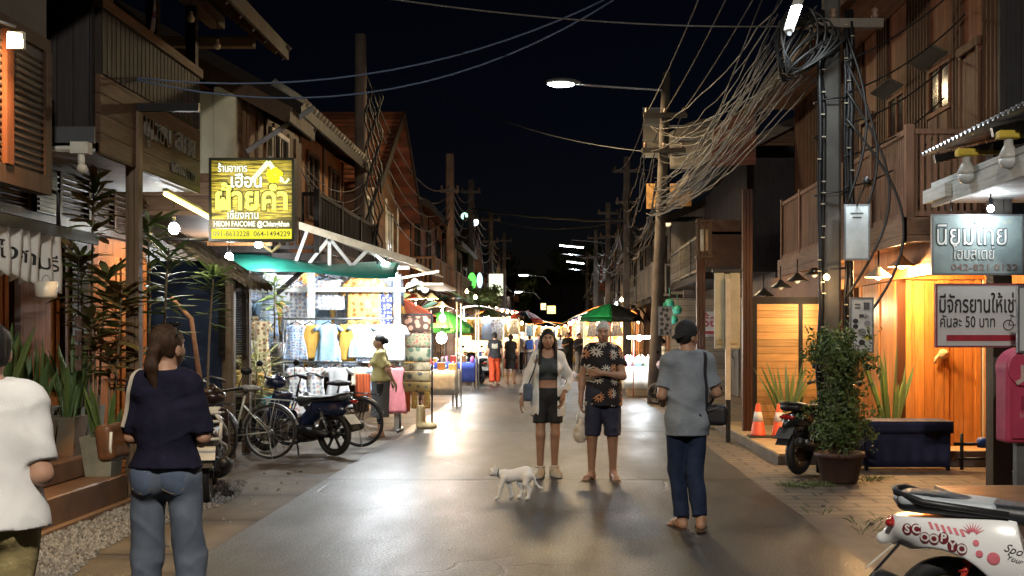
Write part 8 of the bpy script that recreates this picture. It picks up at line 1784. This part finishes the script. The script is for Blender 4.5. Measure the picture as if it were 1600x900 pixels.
tr2 = bvh_of(sh); mb = MB(); drape_ribbon(tr2, mb, [(.225, .10, 1.17), (.19, .11, 1.30), (.15, .09, 1.40), (.13, .03, 1.45), (.13, -.05, 1.42), (.16, -.09, 1.30), (.22, -.03, 1.19)], .022, .008, .006)
mb.build('strap', plain('cream_trim', (.66, .58, .46), .6), bag)
# 3 woman in the white open jacket
h = Human('young woman walking in open white jacket, grey crop top and black shorts', (-.10, 11.98, 0), .06, 1.62, .78, True, .92, .0095, pitch=-.06,
          pose=dict(elr=(-.235, .05, 1.12), wrr=(-.30, -.03, .90), ell=(.255, .04, 1.12), wrl=(.17, -.12, .95), knr=(-.085, -.05, .49), anr=(-.088, -.02, .085), knl=(.085, -.01, .49), anl=(.078, .03, .085),
                    toer=(-.13, -.19, .025), toel=(.13, -.13, .025)))
h.body(feet=False, hands={'r': ((-.15, -.1, -1), (1, .1, 0), .5), 'l': ((-.2, -.2, -1), (-1, .1, 0), .6)}); h.face(); h.hair('long', plain('black_hair', (.014, .010, .009), .6, 0, .6, 30, .8, 120, .3, mscale=(4, 4, .5)))
S = h.grid(1.0, 1.5); h.torso(S, .006, .05, low=False); S.ell((0, -.06, 1.47), (.09, .12, .10), .01, 's'); S.plane((0, 0, 1.12), (0, 0, -1)); S.plane((0, 0, 1.40), (0, 0, 1))
for sg in (-1, 1): S.box((sg*.16, 0, 1.40), (.055, .2, .13), .02, 0, 's')
for sg in (-1, 1): S.cap((sg*.085, -.10, 1.33), (sg*.09, -.02, 1.425), .014, .012, .01); S.cap((sg*.09, -.02, 1.425), (sg*.085, .09, 1.36), .012, .014, .01)
S.folds(.002, (20, 20, 20), 3); S.build('crop_top', plain('charcoal_top', (.055, .065, .07), .85, 0, .2, 9, .2, 200, .2), h.root)
h.trousers(plain('black_shorts', (.012, .012, .014), .8, 0, .3, 8, .2, 150), 1.03, .335, .024, 0, 'shorts', .006, 6)
h.shirt(plain('white_linen', (.70, .70, .68), .85, 0, .1, 6, .25, 160, .2), .70, .88, .022, .045, 'jacket', .085, .011, 8, .02, open_front=.105, rh=(.215, .155))
h.shoes(plain('beige_shoe', (.52, .44, .33), .7, 0, .3, 20), plain('sole_white', (.6, .6, .58), .6), .016)
for sd in 'rl':
    an = h.J['an'+sd]; mb = MB(); mb.tube([(an[0]+.047*math.cos(a), an[1]+.005+.052*math.sin(a), an[2]+.035) for a in np.linspace(0, 2*PI, 17)[:-1]], .012, 6, closed=True); mb.build('sock', plain('sock_white', (.62, .58, .52), .9), h.root)
k = h.k; bag = thing('sling_bag', 'small slate blue sling bag at the hip of the white jacket woman', 'bag', h.root.location, h.root.rotation_euler.z); bag.scale = (k, k, k)
S = Sdf((-.36, -.26, .84), (-.1, .02, 1.14), .009); S.box((-.235, -.145, .985), (.05, .05, .10), .03, rz=.3); S.build('pouch', plain('slate_bag', (.075, .10, .15), .7), bag)
mb = MB(); mb.tube([(-.23, -.15, 1.07), (-.17, -.165, 1.22), (-.13, -.12, 1.36), (-.125, -.02, 1.445), (-.13, .08, 1.40)], .009, 6); mb.build('strap', plain('slate_strap', (.05, .06, .08), .7), bag)
# 4 grey-haired man in the flowered shirt
h = Human('older grey haired man in black shirt with white flowers and navy shorts', (.50, 11.72, 0), -.05, 1.70, .72, w=1.03, h=.0095, pitch=.02, hair_col=(.45, .45, .43),
          pose=dict(elr=(-.225, .03, 1.10), wrr=(-.24, -.03, .86), ell=(.21, -.10, 1.12), wrl=(-.015, -.195, 1.155), knr=(-.12, -.03, .48), anr=(-.125, .0, .085), knl=(.10, -.01, .48), anl=(.105, .02, .085), toer=(-.2, -.14, .025), toel=(.15, -.15, .025)))
h.body(hands={'r': ((0, -.05, -1), (1, 0, 0), 1.15), 'l': ((-1, -.05, .05), (0, 1, .1), .35)}); h.face(); h.hair('short', plain('grey_hair', (.50, .50, .48), .7, 0, .4, 40, .5, 200, .3))
h.shirt(pattern('flower_shirt', (.012, .011, .014), (.46, .43, .38), 6.8, .28, 'flowers', (.42, .20, .10), .7), .80, .30, .018, .03, 'shirt', .075, .008, 11, .022, vneck=.055)
h.trousers(plain('navy_shorts', (.014, .018, .045), .8, 0, .3, 7, .2, 150), 1.02, .50, .03, 0, 'shorts', .007, 12)
h.flipflops(plain('tan_sandal', (.20, .14, .09), .7), plain('dark_strap', (.05, .04, .035), .6))
k = h.k; wr = h.J['wrr']; bag = thing('plastic_bag', 'thin white carrier bag of food hanging from the older man\'s hand', 'bag', h.root.location, h.root.rotation_euler.z); bag.scale = (k, k, k)
S = Sdf((wr[0]-.13, wr[1]-.12, .38), (wr[0]+.13, wr[1]+.12, .66), .009); S.ell((wr[0], wr[1]-.01, .50), (.085, .055, .105), .02); S.cap((wr[0], wr[1]-.01, .56), (wr[0], wr[1]-.01, .64), .06, .022, .03); S.folds(.006, (18, 18, 10), 4); S.plane((0, 0, .405), (0, 0, -1))
S.build('contents', plain('bag_food', (.42, .34, .24), .35, 0, .5, 14, .3, 60, .5, col2=(.64, .61, .55)), bag)
mb = MB(); 
for sg in (-1, 1): mb.tube([(wr[0]+sg*.03, wr[1]-.01, .60), (wr[0]+sg*.042, wr[1]-.012, .69), (wr[0]+sg*.012, wr[1]-.008, .775)], [.016, .011, .006], 6)
mb.build('handle', plain('bag_white', (.68, .68, .66), .4), bag)
# 5 man with black cap and sling bag, from behind
h = Human('man from behind in grey t-shirt, dark jeans and black cap with a red patch', (1.05, 8.72, 0), PI+.1, 1.66, .8, w=.96, h=.009, yaw=-.95, pitch=.05,
          pose=dict(elr=(-.24, .0, 1.12), wrr=(-.20, -.22, 1.10), ell=(.22, .01, 1.10), wrl=(.17, -.19, 1.02), hipr=(-.085, 0, .9), hipl=(.085, 0, .9), knr=(-.05, .03, .48), anr=(-.075, .15, .11), knl=(.085, -.05, .49), anl=(.04, -.04, .085), toer=(-.13, -.1, .025), toel=(.09, -.17, .025)))
h.body(hands={'r': ((.4, -.8, .2), (.6, .2, -.4), .8), 'l': ((-.4, -.8, .1), (-.6, .3, -.4), .6)}); h.face(); h.hair('short')
S = Sdf(h.hp-.2, h.hp+.2, .008); S.ell(h.hpt((0, .016, .037)), (.088, .108, .100), .01, rx=h.pitch, rz=h.yaw); S.ell(h.hpt((0, -.07, -.035)), (.11, .09, .075), .01, 's', rx=h.pitch, rz=h.yaw); S.ell(h.hpt((0, .02, -.12)), (.13, .17, .09), .008, 's', rx=h.pitch, rz=h.yaw)
S.ell(h.hpt((0, .115, -.005)), (.062, .05, .011), .01, rx=h.pitch-.5, rz=h.yaw)
cp = S.build('cap', plain('black_cap', (.012, .012, .016), .8, 0, .2, 20, .3, 200), h.root)
mb = MB(); m4 = Matrix.Translation(Vector(h.hp)) @ Matrix.Rotation(h.yaw, 4, 'Z'); tr = bvh_of(cp)
patch(tr, mb, lambda u, v: tuple(m4 @ Vector((.20, .055+(u-.5)*.04, .035+(v-.5)*.05))), 4, 4, m4.to_3x3() @ Vector((-1, 0, 0)), .003); mb.build('patch', plain('red_patch', (.35, .02, .03), .7), cp)
ts = h.shirt(plain('grey_tee', (.23, .265, .31), .9, 0, .25, 5, .4, 200, .15), .765, .38, .012, .018, 't_shirt', folds=.010, seed=15, e2=.024)
h.trousers(plain('dark_jeans', (.018, .030, .070), .85, 0, .4, 6, .4, 240, .2), ease=.014, flare=.018, folds=.006, seed=16, name='jeans')
h.flipflops(plain('brown_sandal', (.07, .04, .025), .7), plain('dark_strap', (.05, .04, .035), .6))
k = h.k; bag = thing('sling_bag', 'black round sling bag at the side of the grey t-shirt man', 'bag', h.root.location, h.root.rotation_euler.z); bag.scale = (k, k, k)
S = Sdf((-.36, -.08, .82), (-.08, .24, 1.08), .008); S.box((-.215, .10, .945), (.095, .05, .085), .045, rz=-.5); S.build('pouch', plain('black_nylon', (.014, .013, .018), .6, 0, .3, 20, .3, 100), bag)
mb = MB(); mb.tube([(-.30, .07, .98), (-.215, .152, 1.005), (-.13, .135, .98)], .006, 6); mb.build('zip', plain('zip_grey', (.10, .10, .12), .4), bag)
tr = bvh_of(ts); mb = MB(); drape_ribbon(tr, mb, [(-.17, .13, 1.02), (-.155, .13, 1.2), (-.13, .11, 1.36), (-.115, .03, 1.455), (-.12, -.08, 1.40)], .03, .008, .006); mb.build('strap', plain('black_web', (.016, .015, .02), .8), bag)
# 6 stall keeper in profile
h = Human('stall keeper in profile wearing olive yellow blouse and long grey wrap skirt', (-2.72, 16.75, 0), -PI/2+.15, 1.56, .85, True, 1.02, .012, yaw=.1,
          pose=dict(elr=(-.22, .14, 1.12), wrr=(-.16, .2, .90), ell=(.21, .12, 1.12), wrl=(.12, .25, .89), anl=(.09, .02, .085), anr=(-.09, .0, .085)))
h.body(hands={'r': ((.3, .3, -1), (.2, -1, 0), .8), 'l': ((-.4, .3, -1), (0, -1, 0), .8)}); h.face(); h.hair('bun')
h.shirt(plain('olive_blouse', (.42, .36, .14), .8, 0, .2, 7, .2, 160), .93, .40, .02, .02, 'blouse', folds=.008, seed=21, e2=.03)
h.skirt(plain('grey_wrap', (.10, .105, .11), .85, 0, .25, 6, .3, 200), .99, .33, (.155, .165))
h.trousers(plain('black_leggings', (.012, .012, .013), .8), .9, .83, .006, 0, 'leggings', .002); h.flipflops(plain('brown_sandal', (.07, .04, .025), .7), plain('dark_strap', (.05, .04, .035), .6))
# people further down the street
def walker(label, loc, rz, hgt, top, low, lowkind='trousers', fem=False, pose=None, sleeve=.32, hair=None, tone=.8, step=.12, group='people far down the street'):
    ps = dict(anr=(-.09, -step, .085), anl=(.09, step, .085), knr=(-.09, -step*.7-.03, .49), knl=(.09, step*.3-.02, .49)); ps.update(pose or {})
    h = Human(label, loc, rz, hgt, tone, fem, 1.0, .016, pose=ps); h.body(); h.hair(hair or ('tail' if fem else 'short'))
    h.shirt(top, .86, sleeve, .02, .03, 'shirt', folds=.006, seed=int(loc[1]))
    if lowkind == 'skirt': h.skirt(low, 1.03, .52, (.19, .16))
    elif lowkind == 'shorts': h.trousers(low, 1.02, .48, .03, 0, 'shorts')
    else: h.trousers(low, 1.02, .95, .03, .03)
    return h
blk = plain('black_tee', (.014, .014, .016), .85); 
w1 = walker('man walking away in black t-shirt and bright orange baggy trousers', (-1.95, 34.2, 0), PI+.1, 1.66, blk, plain('orange_cloth', (.62, .075, .02), .8, 0, .3, 8))
mb = MB(); mb.grid(lambda u, v: ((u-.5)*.2, .165, 1.18+v*.16+.01*math.sin(9*u)), 6, 3, (0, .004, 0)); mb.build('print', plain('shirt_print', (.35, .33, .25), .8), w1.root)
walker('woman walking away in short black dress with a light collar beside the orange trousers', (-1.48, 35, 0), PI-.1, 1.60, blk, plain('black_skirt', (.014, .014, .015), .85), 'skirt', True)
w3 = walker('person with a bright blue backpack far down the street', (-1.25, 50, 0), PI, 1.58, plain('pale_tee', (.5, .5, .5), .85), plain('grey_cloth', (.15, .16, .2), .85))
bp = thing('backpack', 'bright blue backpack worn by a person far away', 'backpack', w3.root.location, PI); S = Sdf((-.25, .05, .9), (.25, .4, 1.45), .02); S.box((0, .2, 1.16), (.17, .09, .22), .06); S.build('pack', plain('blue_nylon', (.03, .12, .55), .6), bp)
mb = MB()
for sg in (-1, 1): mb.tube([(sg*.11, .13, 1.34), (sg*.12, .03, 1.42), (sg*.12, -.1, 1.3), (sg*.14, .0, 1.1)], .02, 6)
mb.build('strap', plain('blue_nylon', (.03, .12, .55), .6), bp)
walker('person in black standing behind the white jacket woman', (.46, 44, 0), 0, 1.70, blk, plain('black_trs', (.012, .012, .014), .85), step=.05, pose=dict(elr=(-.24, -.05, 1.12), wrr=(-.08, -.24, 1.2)))
walker('person in dark jacket and grey trousers standing further down the street', (.86, 42, 0), .5, 1.66, plain('dark_jacket', (.02, .02, .024), .8), plain('grey_trs', (.22, .2, .18), .85), sleeve=.95, step=.06, pose=dict(elr=(-.24, -.05, 1.12), wrr=(-.05, -.24, 1.25), ell=(.24, -.05, 1.12), wrl=(.05, -.24, 1.25)))
walker('shopper in pale shirt by the left stalls in the distance', (-1.9, 58, 0), 1.2, 1.62, plain('pale_tee', (.5, .5, .5), .85), plain('denim_far', (.06, .08, .14), .85), step=.08)
walker('shopper in red shirt in the middle of the distant street', (-.6, 66, 0), PI, 1.64, plain('red_tee', (.4, .04, .03), .85), plain('black_trs', (.012, .012, .014), .85))
walker('shopper in white blouse by the far right stalls', (1.2, 62, 0), -1, 1.58, plain('white_linen', (.70, .70, .68), .85), plain('black_skirt', (.014, .014, .015), .85), 'skirt', True)
walker('man in yellow shirt far away on the left side', (-1.1, 74, 0), .3, 1.66, plain('yellow_tee', (.5, .36, .06), .85), plain('grey_trs', (.22, .2, .18), .85))
for i, (x, y, tp_, lw_, fm_, ds) in enumerate(((-.9, 55, 'denim_far', 'grey_trs', False, 'dark blue shirt'), (.2, 60, 'white_linen', 'black_trs', True, 'white top'), (-.2, 70, 'red_tee', 'denim_far', False, 'red top and jeans'), (.7, 72, 'yellow_tee', 'black_skirt', True, 'yellow top and black skirt'), (-1.6, 46, 'pale_tee', 'black_trs', True, 'pale top and black trousers'))): walker('tiny distant pedestrian in %s' % ds, (x, y, 0), (0, PI, .5, 2, PI)[i], 1.6+.02*i, MATS[tp_], MATS[lw_], 'trousers', fm_)
h = walker('vendor in pale blouse sitting low behind the white stall on the right', (2.55, 26.6, 0), -1.2, 1.5, plain('pale_blouse', (.55, .56, .55), .85), plain('grey_cloth', (.15, .16, .2), .85), fem=True, hair='bun', step=.04)
# ---------------------------------------------------------------- the cat
ct = thing('cat', 'white cat with dark collar standing in the road', 'cat', (-.41, 10.33, 0), .08)
S = Sdf((-.33, -.16, -.01), (.34, .16, .37), .007); L = .045
S.ell((.075, 0, .238), (.115, .050, .066), .03, ry=-.12); S.ell((-.055, 0, .222), (.085, .048, .062), .04, ry=.1); S.ell((.125, 0, .245), (.058, .054, .066), .03)
S.cap((-.10, 0, .24), (-.165, -.005, .258), .036, .032, .03); S.ell((-.188, -.01, .264), (.044, .046, .042), .012); S.ell((-.218, -.014, .250), (.021, .024, .018), .012)
for sg in (-1, 1):
    S.cap((-.180, -.01+sg*.026, .290), (-.176, -.01+sg*.036, .336), .019, .003, .006)
def leg(pts, rs):
    for a, b, r0, r1 in zip(pts, pts[1:], rs, rs[1:]): S.cap(a, b, r0, r1, .014)
leg([(-.09, -L*.7, .21), (-.125, -L*.75, .115), (-.145, -L*.75, .03), (-.168, -L*.75, .014)], [.032, .018, .013, .015])
leg([(-.06, L*.7, .21), (-.03, L*.75, .11), (-.012, L*.75, .03), (-.028, L*.75, .014)], [.032, .018, .013, .015])
leg([(.11, L*.8, .22), (.062, L, .15), (.085, L, .075), (.062, L, .02), (.042, L, .014)], [.050, .029, .015, .013, .014])
leg([(.135, -L*.8, .22), (.112, -L, .15), (.152, -L, .085), (.136, -L, .02), (.116, -L, .014)], [.052, .030, .016, .014, .015])
pts = [(.165, 0, .265), (.192, -.01, .20), (.214, -.014, .145), (.248, -.016, .110), (.275, -.016, .105)]
leg(pts, [.020, .013, .012, .011, .008])
S.folds(.0010, (40, 40, 40), 2)
S.build('body', plain('white_fur', (.80, .80, .80), .9, 0, .10, 30, .5, 260, .1, sss=.05), ct)
mb = MB(); mb.tube([(-.145+.004*math.cos(a), -.003+.037*math.cos(a), .252+.038*math.sin(a)) for a in np.linspace(0, 2*PI, 21)[:-1]], .006, 6, closed=True); mb.build('collar', plain('dark_collar', (.02, .03, .03), .6), ct)
for sg in (-1, 1):
    mb = MB(); mb.ball((-.222, -.011+sg*.023, .268), .0065, .006, .0065); mb.build('eye', plain('cat_eye', (.02, .03, .025), .15, bump=0), ct)
    mb = MB(); mb.add([(-.199, -.01+sg*.020, .296), (-.199, -.01+sg*.042, .294), (-.186, -.01+sg*.035, .326)], [(0, 1, 2)]); mb.build('inner_ear', plain('cat_pink', (.55, .30, .26), .7), ct)
mb = MB(); mb.ball((-.239, -.016, .254), .005, .007, .005); mb.build('nose', plain('cat_pink', (.55, .30, .26), .7), ct)
